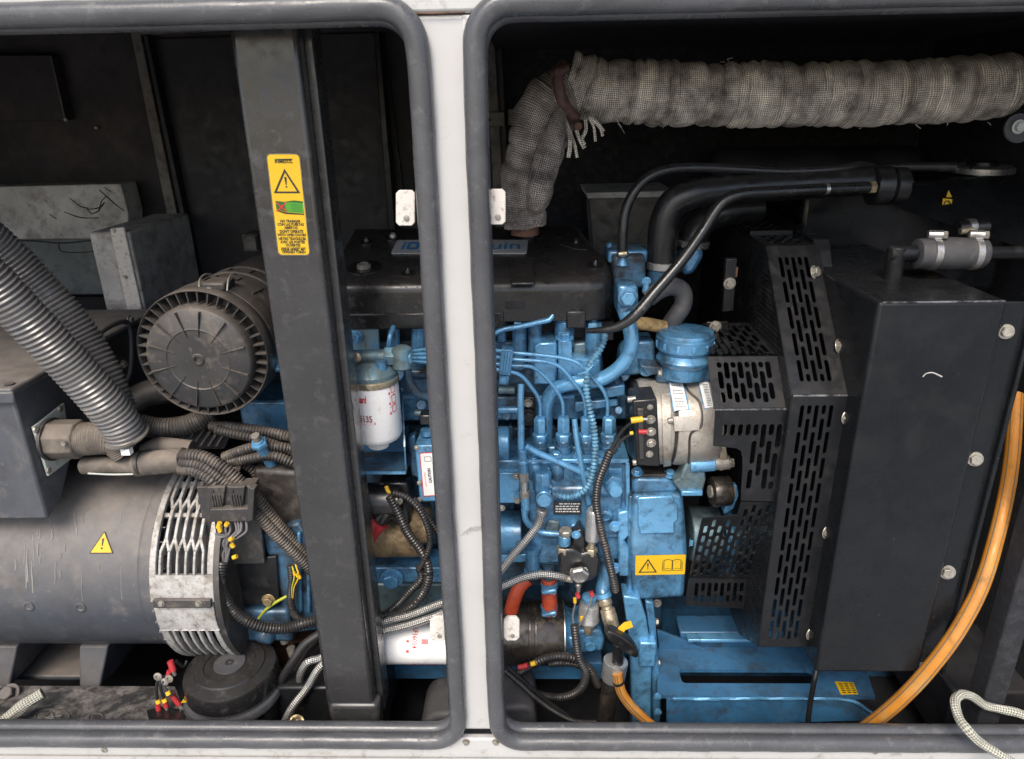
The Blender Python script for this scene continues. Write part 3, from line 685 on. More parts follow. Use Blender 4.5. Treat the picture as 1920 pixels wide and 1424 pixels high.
part('cable_tie', MB().box(-.008, .008, -.006, .006, -.006, .006).add([], []), 'label_white', cd).location = W(238, 846, gy - .03) - WL[cd]
conduit([(-330, 190, gy - .08), (-210, 292, gy - .05), (-90, 395, gy - .02), (-40, 432, gy), (0, 466, gy + .02), (50, 514, gy + .04), (100, 566, gy + .05), (150, 628, gy + .055), (190, 694, gy + .05), (222, 770, gy + .045)], .033, .0085, .0042, 'second ribbed conduit tucked behind the thick shiny one')
conduit([(255, 795, gy + .06), (300, 803, gy + .07), (350, 798, gy + .08), (400, 775, gy + .10)], .021, .006, .0022, 'horizontal black ribbed hose below the air filter', 20, m='dusty_plastic', cat='hose')
solo('duct_pipe', MB().tube(T((240, 760, .46), (280, 738, .48), (330, 732, .5), (380, 745, .52)), .03, 20), 'dusty_plastic', 'smooth black duct pipe under the air filter', 'pipe')
# sleeved cable ends
sv_ = thing('sleeved_cable', W(160, 875, .22), 'thick brown dusty sleeved cable bundle lying on the barrel', 'cable')
part('heat_sleeve', MB().tube(T((158, 874, .225), (200, 872, .22), (270, 871, .215)), .0165, 18, wob=.03), 'brown_sleeve', sv_)
part('tape_wrap', MB().tube(T((258, 872, .215), (300, 866, .21), (345, 862, .205)), .0225, 18, wob=.05), 'brown_sleeve', sv_)
for a in (262, 290, 332): part('tape_band', MB().tube(T((a, 869 - (a - 262) * .08, .212), (a + 6, 868.5 - (a - 262) * .08, .212)), .0232, 18), 'wire_grey' if a == 290 else 'dusty_plastic', sv_)
part('sleeve_tie', MB().tube(T((165, 888, .207), (210, 890, .203), (262, 889, .2)), .0018, 6), 'zinc_clear', sv_)
part('upper_sleeve', MB().tube(T((276, 850, .25), (300, 840, .25), (360, 845, .25)), .02, 16, wob=.05), 'brown_sleeve', sv_)
gr2 = MB()
grl = thing('vent_grille', W(360, 820, .3), 'black slatted vent between the ribbed hose and dusty cables', 'grille')
for k in range(7): part('slat', MB().fprism([(312 + 15 * k, 838), (318 + 15 * k, 838), (343 + 14 * k, 806), (337 + 14 * k, 806)], .30, .32), 'dusty_plastic', grl, .001)
part('grille_backing', MB().fprism([(300, 842), (420, 842), (440, 800), (330, 800)], .33, .335), 'panel_dark', grl)

# ------------------------------------------------------------------ air filter
fy = .20
fc = W(381, 665, fy); fr_ = 124 * mpp(381, 663, fy)
af = thing('air_filter', fc + Vector((0, .2, -fr_)), 'large round black plastic air filter with ribbed dusty end cap', 'air filter')
k_ = fr_
part('filter_body', MB().lathe([(k_ * .90, .03), (k_ * 1.00, .035), (k_ * 1.0, .07), (k_ * .985, .072), (k_ * .985, .10), (k_ * .94, .103), (k_ * .94, .16), (k_ * .96, .162), (k_ * .96, .17), (k_ * .94, .172), (k_ * .93, .21), (k_ * .95, .212), (k_ * .95, .22), (k_ * .92, .222), (k_ * .90, .36), (k_ * .6, .38)], fc, (0, 1, 0), 72), 'dusty_plastic', af)
part('cover_rim', MB().lathe([(k_ * .965, .028), (k_ * .965, .0), (k_ * .985, -.003), (k_ * 1.0, .0), (k_ * 1.005, .03), (k_ * .98, .034)], fc, (0, 1, 0), 72), 'dusty_plastic', af)
part('cover_dish', MB().lathe([(k_ * .97, .024), (k_ * .86, .028), (k_ * .81, .026)], fc, (0, 1, 0), 72), 'dusty_plastic', af)
dc = fc + Vector((-.002, 0, -.004))
cap = part('end_cap', MB().lathe([(k_ * .82, .03), (k_ * .815, -.004), (k_ * .795, -.012), (k_ * .76, -.0155), (k_ * .5, -.017), (k_ * .475, -.0185), (k_ * .46, -.017), (k_ * .1, -.0175), (k_ * .085, -.0195), (k_ * .055, -.0195), (k_ * .045, -.016), (.001, -.016)], dc, (0, 1, 0), 72), 'dusty_plastic', af)
ro = MB().box(.33, .78, -.0215, -.013, -.012, .012)
for k in range(12):
    a = R(15 + 30 * k + 4 * math.sin(k)); c, s = math.cos(a), math.sin(a)
    mb = MB()
    q = [(.35, .008), (.76, .014), (.76, -.014), (.35, -.008)]
    vs = [dc + Vector(((r * c - t * s) * k_, -.0155, (r * s + t * c) * k_)) for r, t in q] + [dc + Vector(((r * c - t * s * .4) * k_, -.022 if i in (1, 2) else -.0185, (r * s + t * c * .4) * k_)) for i, (r, t) in enumerate(q)]
    mb.add(vs, [(0, 1, 2, 3), (7, 6, 5, 4), (0, 4, 5, 1), (1, 5, 6, 2), (2, 6, 7, 3), (3, 7, 4, 0)])
    part('cap_rib', mb, 'dusty_plastic', cap)
for k in range(38):
    a = 2 * math.pi * k / 38; c, s = math.cos(a), math.sin(a); mb = MB()
    p0_ = fc + Vector((k_ * .80 * c, -.002, k_ * .80 * s)); p1_ = fc + Vector((k_ * .97 * c, -.002, k_ * .97 * s)); tg = Vector((-s, 0, c)) * .0011
    mb.prism([p0_ - tg, p0_ + tg, p1_ + tg, p1_ - tg], (0, .028, 0)); part('rim_vane', mb, 'dusty_plastic', af)
for k in range(16):
    a = 2 * math.pi * k / 16 + .1; c, s = math.cos(a), math.sin(a); tg = Vector((-s, 0, c)) * .0015
    for h, r0, r1 in ((.075, .98, 1.01), (.11, .93, .965), (.175, .93, .96)):
        if s < -.2: continue
        p0_ = fc + Vector((k_ * r0 * c, h, k_ * r0 * s)); p1_ = fc + Vector((k_ * r1 * c, h, k_ * r1 * s))
        part('body_rib', MB().prism([p0_ - tg, p0_ + tg, p1_ + tg, p1_ - tg], (0, .024, 0)), 'dusty_plastic', af)
a = R(76); lc = fc + Vector((k_ * 1.0 * math.cos(a), .04, k_ * 1.0 * math.sin(a)))
cl = part('clip', MB().box(lc.x - .020, lc.x + .020, lc.y - .02, lc.y + .03, lc.z - .006, lc.z + .010), 'dusty_plastic', af, .004)
for s in (-1, 1): part('clip_wire', MB().tube([lc + Vector((s * .024, -.02, -.004)), lc + Vector((s * .025, -.012, .012)), lc + Vector((s * .024, .01, .018)), lc + Vector((s * .022, .035, .012))], .0017, 8), 'bolt_steel', cl)
part('clip_tongue', MB().lathe([(.009, 0), (.010, .004), (.006, .010)], lc + Vector((-.006, -.018, -.004)), (0, -1, -.3), 14), 'dusty_plastic', cl)
# plug with blue union at the right of the filter
un = thing('banjo_union', W(505, 681, .26), 'blue hexagon union poking out between air filter and black post', 'fitting')
part('hex_nut', MB().lathe([(.0125, 0), (.0135, .002), (.0135, .012), (.012, .014)], W(493, 682, .26), (1, 0, 0), 6), 'zinc_clear', un, .001)
part('union_body', MB().lathe([(.010, 0), (.016, .004), (.016, .03), (.011, .034), (.011, .08)], W(504, 682, .26), (1, 0, 0), 20), 'blue_bright', un)
# ================================================================== lower left: base beam, canister, looms, relay block
bz = WZ(150, 1290, .36).z
zbm_ = W(150, 1290, .14).z
bb = thing('base_beam', W(150, 1360, .10), 'dusty black steel base beam with embossed oval below the generator', 'beam')
part('beam_web', MB().box(-1.7, W(700, 1330, .1).x, .058, .0615, FLZ, W(150, 1356, .06).z), 'black_paint', bb, .004)
o_ = W(150, 1358, .063); 
part('beam_top', MB().box8([Vector((-1.7, .062, o_.z)), Vector((W(360, 1350, .07).x, .062, o_.z)), Vector((W(330, 1290, .17).x, .17, W(150, 1290, .17).z)), Vector((-1.7, .17, W(150, 1290, .17).z)),
                            Vector((-1.7, .062, o_.z + .006)), Vector((W(360, 1350, .07).x, .062, o_.z + .006)), Vector((W(330, 1290, .17).x, .17, W(150, 1290, .17).z + .006)), Vector((-1.7, .17, W(150, 1290, .17).z + .006))]), 'beam_dust', bb, .002)
def beam_pt(a, b, h=.0065):
    n = (W(150, 1290, .17) - o_); n.x = 0; nn_ = Vector((1, 0, 0)).cross(n).normalized(); return RP(a, b, o_ + nn_ * h, nn_)
ov = MB()
ov.tube([beam_pt(98 + 32 * math.cos(t * .3927), 1344 + 14 * math.sin(t * .3927)) for t in range(17)], .0016, 6)
ov.tube([beam_pt(a, b) for a, b in ((78, 1350), (96, 1336), (104, 1350))], .0015, 6); ov.tube([beam_pt(a, b) for a, b in ((84, 1346), (116, 1342))], .0015, 6)
ov.tube([beam_pt(180 + 14 * math.cos(t * .3927), 1347 + 9 * math.sin(t * .3927)) for t in range(17)], .0013, 6)
part('embossed_oval', ov, 'dusty_plastic', bb)
bolt(18, 1302, .16, 13, bb, 'dusty_plastic', (0, -.6, .8), at=beam_pt(18, 1302))
solo('canvas_strap', MB().tube(T((-40, 1385, .02), (10, 1350, .05), (45, 1322, .07), (80, 1300, .09)), .011, 12, uv=True, wob=.12), 'strap_weave', 'pale woven strap lying across the base beam under the generator', 'strap')
# round canister
cy_ = .13
cc = WZ(431, 1246, W(431, 1270, cy_ - .02).z); cr = 84 * mpp(431, 1250, cc.y)
can = thing('round_canister', cc - Vector((0, 0, .12)), 'round black lidded canister with stepped top standing by the sill', 'canister')
part('lid', MB().lathe([(cr * 1.0, -.044), (cr * 1.0, -.012), (cr * .97, -.006), (cr * .76, 0), (cr * .74, .003), (cr * .55, .0042), (cr * .54, .002), (cr * .34, .002), (cr * .33, .004), (cr * .1, .004), (cr * .09, .006), (cr * .05, .006), (cr * .04, .003), (.001, .003)], cc, (0, 0, 1), 64), 'cover_plastic', can)
part('lid_disc', MB().lathe([(cr * .34, .003), (cr * .335, .0048), (cr * .1, .0048)], cc, (0, 0, 1), 40), 'hose_grey', can)
part('flange', MB().lathe([(cr * 1.0, -.072), (cr * 1.07, -.070), (cr * 1.08, -.062), (cr * 1.05, -.056), (cr * .97, -.054), (cr * .97, -.044)], cc, (0, 0, 1), 64), 'rubber', can)
part('canister_body', MB().lathe([(cr * .96, -.17), (cr * 1.0, -.16), (cr * 1.0, -.072)], cc, (0, 0, 1), 64), 'black_paint', can)
ey = thing('yellow_flag', W(347, 1313, .09), 'small yellow sticker with letter E beside the round canister', 'sticker')
ep = Plane(W(340, 1322, .09), W(353, 1316, .09), W(340, 1300, .09))
part('sticker_sheet', MB().prism([W(a, b, .09) for a, b in ((339, 1319), (351, 1317), (354, 1300), (349, 1303))], (0, .001, 0)), 'yellow', ey)
lettering('lettering', [('E', ep.px(347, 1311)[0], ep.px(347, 1311)[1], .010, 1, .0003)], ep, -.0008 if ep.n.y > 0 else .0008, 'ink', ey)
# red terminals
rt_ = thing('terminal_cluster', W(310, 1330, .1), 'cluster of dark wires with red and yellow crimp terminals by the canister', 'wires')
for k, (a, b, c, d) in enumerate(((319, 1240, 325, 1258), (318, 1258, 314, 1276), (322, 1303, 336, 1322), (309, 1312, 312, 1326), (296, 1322, 299, 1338))):
    part('red_terminal', MB().tube(T((a, b, .11 - .004 * k), ((a + c) / 2, (b + d) / 2, .108 - .004 * k), (c, d, .106 - .004 * k)), .0052 if k else .006, 10), 'red_plastic', rt_)
    part('crimp_ring', MB().tube(T((c, d, .106 - .004 * k), (c + (c - a) * .45, d + (d - b) * .45, .106 - .004 * k)), .0035, 8), 'bolt_steel', rt_)
for a, b in ((314, 1297), (307, 1311), (295, 1313)): part('yellow_ferrule', MB().tube(T((a, b, .088), (a + 3, b + 6, .086)), .0048, 10), 'yellow_plastic', rt_)
for pts in ([(300, 1268, .1), (294, 1282, .095), (294, 1300, .09), (296, 1316, .088)], [(302, 1270, .1), (300, 1285, .093), (304, 1300, .09), (308, 1313, .088)], [(304, 1272, .1), (305, 1284, .095), (313, 1296, .09), (324, 1306, .088)], [(318, 1262, .11), (310, 1268, .105), (302, 1270, .1)], [(330, 1240, .12), (345, 1250, .13), (350, 1240, .14)], [(300, 1340, .08), (320, 1348, .08), (340, 1342, .09)]):
    part('wire', MB().tube(T(*pts), .0028, 8), 'wire_black', rt_)
for a, b in ((297, 1268), (309, 1278), (318, 1272)): part('ring_lug', MB().lathe([(.006, 0), (.008, .001), (.008, .003), (.004, .004), (.003, .001)], W(a, b, .098), (0, -1, .2), 16), 'bolt_steel', rt_)
part('grease_patch', MB().prism([beam_pt(a, b, .008) for a, b in ((275, 1335), (300, 1328), (340, 1332), (348, 1352), (320, 1358), (280, 1354))], (0, 0, .003)), 'feed_black', rt_)
# relay block on its bracket
MATS['relay'] = MATS['cover_plastic']
rb = thing('relay_block', W(430, 1050, .18), 'black relay connector block with bundled wires on dark bracket plate', 'relay block')
part('bracket_plate', MB().fprism([(368, 914), (482, 908), (497, 1058), (394, 1060)], .195, .203), 'dusty_plastic', rb, .002)
part('block_body', MB().fprism([(388, 914), (476, 911), (468, 978), (394, 980)], .165, .196), 'dusty_plastic', rb, .002)
for a in (402, 439):
    part('relay_clip', MB().fprism([(a - 10, 914), (a + 20, 913), (a + 16, 950), (a - 6, 951)], .158, .1665), 'dusty_plastic', rb, .0015)
    part('clip_screw', MB().lathe([(.0028, 0), (.0028, .002), (.001, .003)], W(a - 3, 921, .158), (0, -1, 0), 8), 'ink', rb)
    for j in range(4): part('clip_rib', MB().fbox(a - 5 + 5 * j, 929, a - 3 + 5 * j, 950, .1555, .1588), 'dusty_plastic', rb)
part('lower_shelf', MB().fprism([(394, 956), (466, 954), (465, 978), (395, 980)], .150, .166), 'dusty_plastic', rb, .0015)
part('end_cheek', MB().fprism([(465, 914), (477, 918), (474, 976), (463, 980)], .148, .166), 'dusty_plastic', rb, .001)
random.seed(5)
for k in range(9):
    x0 = 404 + k * 7 + random.uniform(-2, 2); x1 = 414 + k * 2.2
    pts = [(x0, 978, .158), (x0 + random.uniform(-3, 4), 995, .15), (x1 + random.uniform(-6, 8), 1018, .145 + random.uniform(0, .01)), (x1 + random.uniform(-3, 3), 1036, .15), (x1 * .4 + 420 * .6, 1058, .155)]
    part('wire', MB().tube(T(*pts), .0021, 6), random.choice(['wire_grey', 'wire_grey', 'wire_black']), rb)
for a, b, c, d in ((410, 985, 413, 997), (426, 981, 424, 986), (431, 1013, 437, 1008), (434, 1020, 438, 1026), (437, 1046, 444, 1043), (412, 980, 409, 990)):
    part('yellow_ferrule', MB().tube(T((a, b, .146), (c, d, .146)), .0042, 8), 'yellow_plastic', rb)
part('wire_tie', MB().lathe([(.012, 0), (.013, .002), (.012, .004)], W(417, 1003, .15), (.1, 0, 1), 16), 'wire_grey', rb)
part('lower_plate', MB().fprism([(424, 1050), (518, 1044), (524, 1132), (430, 1137)], .205, .215), 'black_paint', rb, .002)
for a, b in ((438, 1123), (504, 1125)): bolt(a, b, .204, 9, rb, 'gold_steel')
G1 = 'corrugated wiring looms'
def loom(pts, r, label, m='loom', per=.0058, dep=None, n=14, cat='wiring loom', group=None):
    return solo('wiring_loom', MB().tube(T(*pts), r, n, corr=(per, dep or r * .2)), m, label, cat, group)
loom([(419, 1052, .155), (414, 1075, .15), (418, 1108, .15), (440, 1148, .15), (480, 1172, .15), (530, 1179, .16), (575, 1168, .17), (620, 1158, .18)], .0115, 'black corrugated loom curving from the relay block wires to the post')
loom([(338, 855, .20), (380, 858, .195), (420, 880, .19), (470, 925, .19), (520, 985, .2), (560, 1030, .21), (610, 1085, .22)], .0135, 'thick black corrugated loom sloping from taped cables past the relay block', 'loom_dusty')
loom([(338, 868, .19), (380, 876, .185), (430, 912, .18), (480, 962, .18), (530, 1015, .19), (575, 1060, .2), (620, 1105, .21)], .0115, 'lower twin of the sloping looms passing over the relay bracket', 'loom_dusty')
loom([(336, 880, .185), (365, 884, .18), (395, 900, .175), (410, 915, .18)], .0105, 'short dusty loom ending behind the relay block', 'loom_dusty')
loom([(395, 800, .26), (440, 802, .25), (500, 810, .25), (560, 822, .25)], .011, 'upper dusty loom running under the air filter to the post', 'loom_dusty')
loom([(404, 806, .24), (450, 816, .24), (490, 824, .245), (560, 852, .25)], .0095, 'dusty loom just below the upper one by the air filter', 'loom_dusty')
loom([(420, 858, .25), (455, 845, .24), (490, 836, .24), (555, 842, .25)], .0105, 'dusty loom rising past the small blue stud bolt', 'loom_dusty')
loom([(430, 868, .245), (470, 860, .235), (510, 855, .235), (560, 872, .24)], .0105, 'lowest dusty loom crossing beneath the small blue stud bolt', 'loom_dusty')
loom([(455, 868, .26), (478, 885, .26), (488, 915, .265), (486, 940, .27)], .010, 'brown dusty loom dropping behind the thick sloping one', 'loom_dusty')
loom([(545, 1060, .19), (548, 1090, .19), (545, 1130, .19), (560, 1160, .2), (590, 1170, .2)], .008, 'black loom with yellow-wired end hanging beside the post')
yl = thing('yellow_wire_bundle', W(556, 1070, .18), 'frayed bundle of yellow and black wires beside the post', 'wires')
for k in range(5): part('wire', MB().tube(T((545 + 3 * k, 1062 + random.uniform(-4, 4), .18), (548 + 4 * k, 1080, .175), (546 + 2 * k, 1100, .18), (546 + k, 1122, .185)), .0016, 6), 'wire_yellow_green' if k == 1 else 'yellow_plastic' if k == 3 else 'wire_black', yl)
for k in range(3): part('yellow_tape', MB().tube(T((551 + 5 * k, 1073 + 3 * k, .174), (553 + 5 * k, 1079 + 3 * k, .173)), .0028, 8), 'yellow', yl)
solo('earth_wire', MB().tube(T((538, 1118, .2), (520, 1128, .2), (500, 1142, .2), (486, 1158, .2), (480, 1168, .19)), .0028, 8), 'wire_yellow_green', 'thin yellow-green wire on the blue housing near the gold bolts', 'wire')
# stud bolt
sb_ = thing('stud_bolt', W(515, 890, .27), 'small blue hexagon stud bolt leaning beside the air filter looms', 'bolt')
a_, b_ = W(483, 826, .22), W(516, 885, .26); dx = (b_ - a_).normalized()
part('stud_shank', MB().cyl(a_, b_, .0105, 16), 'blue_bright', sb_); part('stud_tip', MB().cyl(a_ - dx * .014, a_, .008, 12), 'bolt_steel', sb_)
part('stud_nut', MB().lathe([(.014, 0), (.0155, .002), (.0155, .010), (.014, .012)], a_ + dx * .004, dx, 6), 'blue_bright', sb_)
part('stud_nut', MB().lathe([(.016, 0), (.0175, .002), (.0175, .010), (.016, .012)], b_ - dx * .012, dx, 6), 'blue_bright', sb_)
part('stud_washer', MB().lathe([(.023, 0), (.023, .006)], b_, dx, 20), 'blue_dirty', sb_)
# flywheel housing (blue) behind the relay block and at the foot
fh = thing('flywheel_housing', W(520, 1100, .3), 'dirty blue flywheel housing between generator ring and black post', 'engine housing')
part('housing_shell', MB().lathe([(AR - .06, 0), (AR - .06, .02), (AR - .06, .035), (AR - .075, .045), (AR - .08, .12), (AR - .07, .16)], (rx1 + .012, AX, AZ), (1, 0, 0), 56), 'blue_dirty', fh)
part('housing_shoulder', MB().fbox(450, 752, 600, 812, .33, .5), 'blue', fh, .006)
part('housing_rib', MB().fprism([(488, 1000), (560, 980), (620, 1060), (620, 1180), (540, 1190)], .215, .36), 'blue_dirty', fh, .006)
part('housing_cap', MB().fbox(418, 1146, 545, 1205, .20, .34), 'blue_dirty', fh, .008)
for k in range(4): part('housing_fin', MB().fprism([(556 + 16 * k, 1000 + 22 * k), (563 + 16 * k, 1000 + 22 * k), (566 + 16 * k, 1150), (559 + 16 * k, 1150)], .205, .22), 'blue', fh, .003)
part('oil_grime', MB().fprism([(470, 880), (575, 885), (610, 990), (500, 1000)], .23, .36), 'grease', fh, .01)
part('rusty_pad', MB().fbox(505, 1205, 610, 1260, .26, .36), 'rust', fh, .008)
part('boss', MB().lathe([(.02, 0), (.02, .045), (.016, .05), (.013, .052)], W(512, 1158, .23), (-.2, -.8, -.5), 20), 'blue_dirty', fh); part('boss', MB().cyl(W(470, 1170, .24), W(462, 1120, .24), .022, 20), 'blue', fh)
for (x, y, d, u) in ((515, 1180, .18, (0, -.6, -.6)), (506, 1170, .175, (-.2, -.8, -.5))): bolt(x, y, d, 8, fh, 'blue_bright', u)
for k in range(6):
    a = -40 + 22 * k; bolt(0, 0, 0, 1, fh, 'blue_dirty', cp(0, a, 1) - cp(0, a, 0), at=cp(rx1 + .06, a, AR - .078), rm=.008)
for (x, y) in ((545, 1215), (530, 1190)): part('lug', MB().cyl(W(x, y, .22), W(x + 4, y + 14, .22), .009, 12), 'bolt_steel', fh)
solo('black_hose', MB().tube(T((600, 1188, .17), (570, 1210, .16), (550, 1240, .15), (530, 1272, .15), (522, 1296, .16)), .0085, 12), 'loom', 'smooth black hose curling from the post down behind the canister', 'hose')
solo('black_hose', MB().tube(T((605, 1195, .19), (585, 1212, .19), (560, 1250, .185), (535, 1290, .185)), .007, 12), 'loom', 'thinner black hose behind the curling one near the canister', 'hose')
bk = thing('mount_bracket', W(560, 1330, .12), 'black steel mounting bracket with bolt beside the round canister', 'bracket')
part('bracket_top', MB().fbox(520, 1290, 720, 1372, .135, .3), 'black_paint', bk, .006)
bolt(556, 1357, .125, 11, bk, 'gold_steel', (0, -.7, .7)); bolt(582, 1307, .16, 8, bk, 'black_paint', (0, -.7, .7))
def braid(pts, r, label, n=14, group=None):
    return solo('braided_hose', MB().tube(T(*pts), r, n, uv=True), 'steel_braid', label, 'hose', group)
braid([(1070, 1084, .21), (1045, 1080, .2), (1015, 1077, .195), (980, 1084, .19), (946, 1098, .185), (905, 1113, .18), (832, 1130, .18), (770, 1153, .175), (712, 1169, .17), (650, 1200, .16), (601, 1234, .15), (578, 1241, .145), (564, 1262, .145), (562, 1275, .15)], .0075, 'upper braided steel hose running from the feed pump past both posts')
braid([(1016, 962, .20), (1010, 982, .2), (990, 1009, .195), (963, 1040, .19), (935, 1075, .185), (890, 1120, .18), (832, 1149, .172), (770, 1171, .166), (712, 1186, .16), (650, 1215, .15), (601, 1250, .135), (576, 1290, .125), (547, 1328, .11), (528, 1366, .1)], .0076, 'lower braided steel hose dropping from the injection pump to the sill')
part('hose_clamp', MB().lathe([(.0095, 0), (.0105, .001), (.0105, .007), (.0095, .008)], W(1017, 956, .2), W(1010, 982, .2) - W(1017, 956, .2), 18), 'steel', bpy.data.objects['braided_hose.001'])
# ================================================================== engine
EY = .36                                       # front of the blue block
en = thing('engine_block', W(950, 1250, EY), 'light blue painted diesel engine block full of ribs and bosses', 'engine')
part('crankcase', MB().fprism([(560, 800), (1230, 800), (1245, 1235), (590, 1235)], EY, EY + .28), 'blue_dirty', en, .008)
part('cylinder_head', MB().fprism([(600, 640), (1128, 640), (1136, 760), (612, 760)], EY - .02, EY + .24), 'blue_dirty', en, .006)
part('head_band', MB().fbox(700, 742, 1190, 790, EY - .035, EY + .1), 'blue', en, .006)
random.seed(11)
for k in range(12):                            # casting ribs and bosses
    x = 765 + k * 38; part('casting_rib', MB().fbox(x, 800, x + 9, 1020, EY - .018, EY + .02), 'blue_dirty', en, .003)
for (x, y, r, d) in ((742, 700, 18, .05), (790, 760, 12, .05), (950, 780, 10, .04), (1165, 700, 20, .03), (1200, 740, 14, .05), (860, 720, 16, .05), (1208, 690, 12, .06), (1160, 770, 9, .07)):
    part('boss', MB().cyl(W(x, y, EY - d), W(x, y, EY + .05), r * .0009, 20), 'blue', en, .002)
# injector columns under the cover
for (x, y0, y1, r) in ((738, 612, 690, 13), (785, 610, 670, 15), (974, 610, 690, 15), (1003, 605, 690, 14), (1058, 600, 650, 20), (1113, 612, 690, 17), (940, 590, 640, 10), (868, 600, 680, 16)):
    a, b = W(x, y1, EY - .035), W(x, y0, EY - .035); q = part('injector_column', MB().cyl(a, b, r * .00095, 18), 'blue', en, .0015)
    part('column_nut', MB().lathe([(r * .0008, 0), (r * .0009, .002), (r * .0009, .016), (r * .0008, .018)], W(x, y0 + 8, EY - .035), (0, 0, 1), 6), 'blue_bright', q)
    part('column_tip', MB().cyl(W(x, y0, EY - .035), W(x, y0 - 16, EY - .035), r * .0005, 12), 'blue', q)
part('rocker_plate', MB().fbox(650, 606, 1150, 640, EY + .0, EY + .2), 'panel_dark', en)
# port cover with split line
part('port_cover', MB().fprism([(1001, 650), (1010, 643), (1044, 642), (1044, 722), (1001, 722)], EY - .07, EY), 'blue_bright', en, .004)
part('port_cover', MB().fprism([(1046, 640), (1073, 640), (1073, 672), (1126, 674), (1127, 706), (1072, 706), (1072, 722), (1046, 722)], EY - .064, EY), 'blue_bright', en, .004)
part('port_shelf', MB().fprism([(1074, 645), (1100, 642), (1124, 662), (1124, 676), (1074, 676)], EY - .03, EY), 'teal_steel', en, .004)
bolt(1058, 634, EY - .05, 12, en, 'blue_bright', (0, -.2, 1)); bolt(990, 756, EY - .05, 6, en, 'bolt_steel'); bolt(991, 780, EY - .05, 10, en, 'feed_black'); bolt(1212, 694, EY - .07, 9, en, 'blue_bright')
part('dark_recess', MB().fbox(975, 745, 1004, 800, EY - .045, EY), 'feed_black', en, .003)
part('side_bracket', MB().fprism([(1130, 728), (1172, 722), (1172, 742), (1140, 748)], EY - .08, EY), 'blue', en, .003)
part('side_bracket', MB().fprism([(1078, 755), (1158, 748), (1160, 762), (1078, 775)], EY - .07, EY), 'blue', en, .003)
part('gear_bracket', MB().fprism([(1166, 662), (1196, 640), (1228, 640), (1230, 700), (1180, 706), (1160, 706)], EY - .06, EY), 'blue', en, .005)
part('gear_bracket', MB().fprism([(1200, 686), (1246, 690), (1246, 700), (1214, 706)], EY - .1, EY - .04), 'blue_dirty', en, .003)
# left side windows between posts
part('plate_bracket', MB().fprism([(652, 606), (704, 604), (709, 612), (712, 664), (655, 664)], .30, .306), 'teal_steel', en, .002); bolt(667, 632, .295, 9, en, 'blue_bright')
part('pipe_rail', MB().cyl(W(760, 700, .33), W(940, 700, .33), .012, 16), 'blue_dirty', en)
part('pipe_rail', MB().cyl(W(935, 731, .3), W(965, 731, .3), .008, 12), 'teal_steel', en); part('pipe_rail', MB().cyl(W(935, 769, .3), W(970, 769, .3), .008, 12), 'blue', en); part('pipe_block', MB().fbox(930, 745, 972, 766, .3, .36), 'blue_dirty', en, .003)
solo('fuel_pipe', MB().tube(T((728, 655, .28), (731, 632, .28), (738, 612, .3)), .0045, 10), 'blue_bright', 'short bright blue pipe rising beside the fuel filter head', 'pipe')
solo('fuel_hose', MB().tube(T((762, 688, .25), (768, 712, .25), (780, 735, .25), (803, 745, .26), (840, 746, .27)), .0075, 12), 'blue_dirty', 'dark blue hose hanging from the fuel filter union', 'hose')
for (x, y) in ((778, 775), (790, 779)): part('plug', MB().cyl(W(x, y, .3), W(x + 14, y, .3), .008, 10), 'teal_steel', en)
part('black_connector', MB().fbox(786, 779, 810, 798, .27, .3), 'feed_black', en, .003)
# ------------------------------------------------------------------ valve cover
vy = .30
vc = thing('valve_cover', W(890, 606, vy), 'black plastic engine top cover with silver badge and bolt recesses', 'engine cover')
zl = W(900, 541, vy).z; zb2 = W(900, 605, vy).z
xL, xR = W(612, 575, vy).x, W(1153, 575, vy).x
def cover_z(y): return zl + .012 + (y - vy) * .20
def ct(px, py, h=0.): return RP(px, py, Vector((0, vy, zl + .012 + h)), Vector((0, -.2, 1)).normalized())
yb = ct(900, 424).y
prof = [(xL, 0.), (xR - .05, 0), (xR - .018, .010), (xR, .036), (xR + .006, .09), (xR - .02, .17), (xR - .045, yb - vy)]
vs = []; 
mbv = MB()
loops = []
for (h, ins) in ((zb2, 0), (zl - .008, 0), (zl, .0015), (zl + .006, .0055), (zl + .010, .0115), (zl + .012, .019)):
    lp_ = []
    for (x, d) in [(xL, 0.)] + prof[1:] + [(xL, yb - vy)]:
        yy = d + ins * (1 if d < .1 else -.5); xx = x - (ins if x > 0 else 0)
        zz_ = h + (0.2 * yy * min(1, max(0, (h - zl + .008) / .012)))
        lp_.append(Vector((xx, vy + yy, zz_)))
    loops.append(lp_)
n = len(loops[0]); V = [p for l in loops for p in l]; Fq = []
for i in range(len(loops) - 1):
    for k in range(n): a, b = i * n + k, i * n + (k + 1) % n; Fq.append((a, b, b + n, a + n))
Fq.append(tuple(range((len(loops) - 1) * n, len(loops) * n))); Fq.append(tuple(range(n))[::-1]); mbv.add(V, Fq)
part('cover_shell', mbv, 'cover_plastic', vc, .003)
part('front_skirt', MB().box(W(1062, 600, vy - .002).x, xR - .052, vy - .003, vy + .02, zb2 - .013, zb2 + .02), 'cover_plastic', vc, .003)
part('front_skirt', MB().box(W(655, 600, vy).x, W(945, 600, vy).x, vy - .003, vy + .02, zb2 - .011, zb2 + .02), 'cover_plastic', vc, .003)
cpn = Plane(ct(731, 478, .0006), ct(991, 478, .0006), ct(731, 455, .0006))
bu0, bv0 = cpn.px(733, 477); bu1, bv1 = cpn.px(990, 452)
sgn = 1 if cpn.n.z > 0 else -1
bdg = part('badge', MB().add(*(lambda vf: ([cpn.to3(p.x, p.y, sgn * (.0012 + p.z)) for p in vf[0]], vf[1]))(fill2d([rrect(bu0, bv0, bu1, bv1, .006)], .0012))), 'badge_silver', vc)
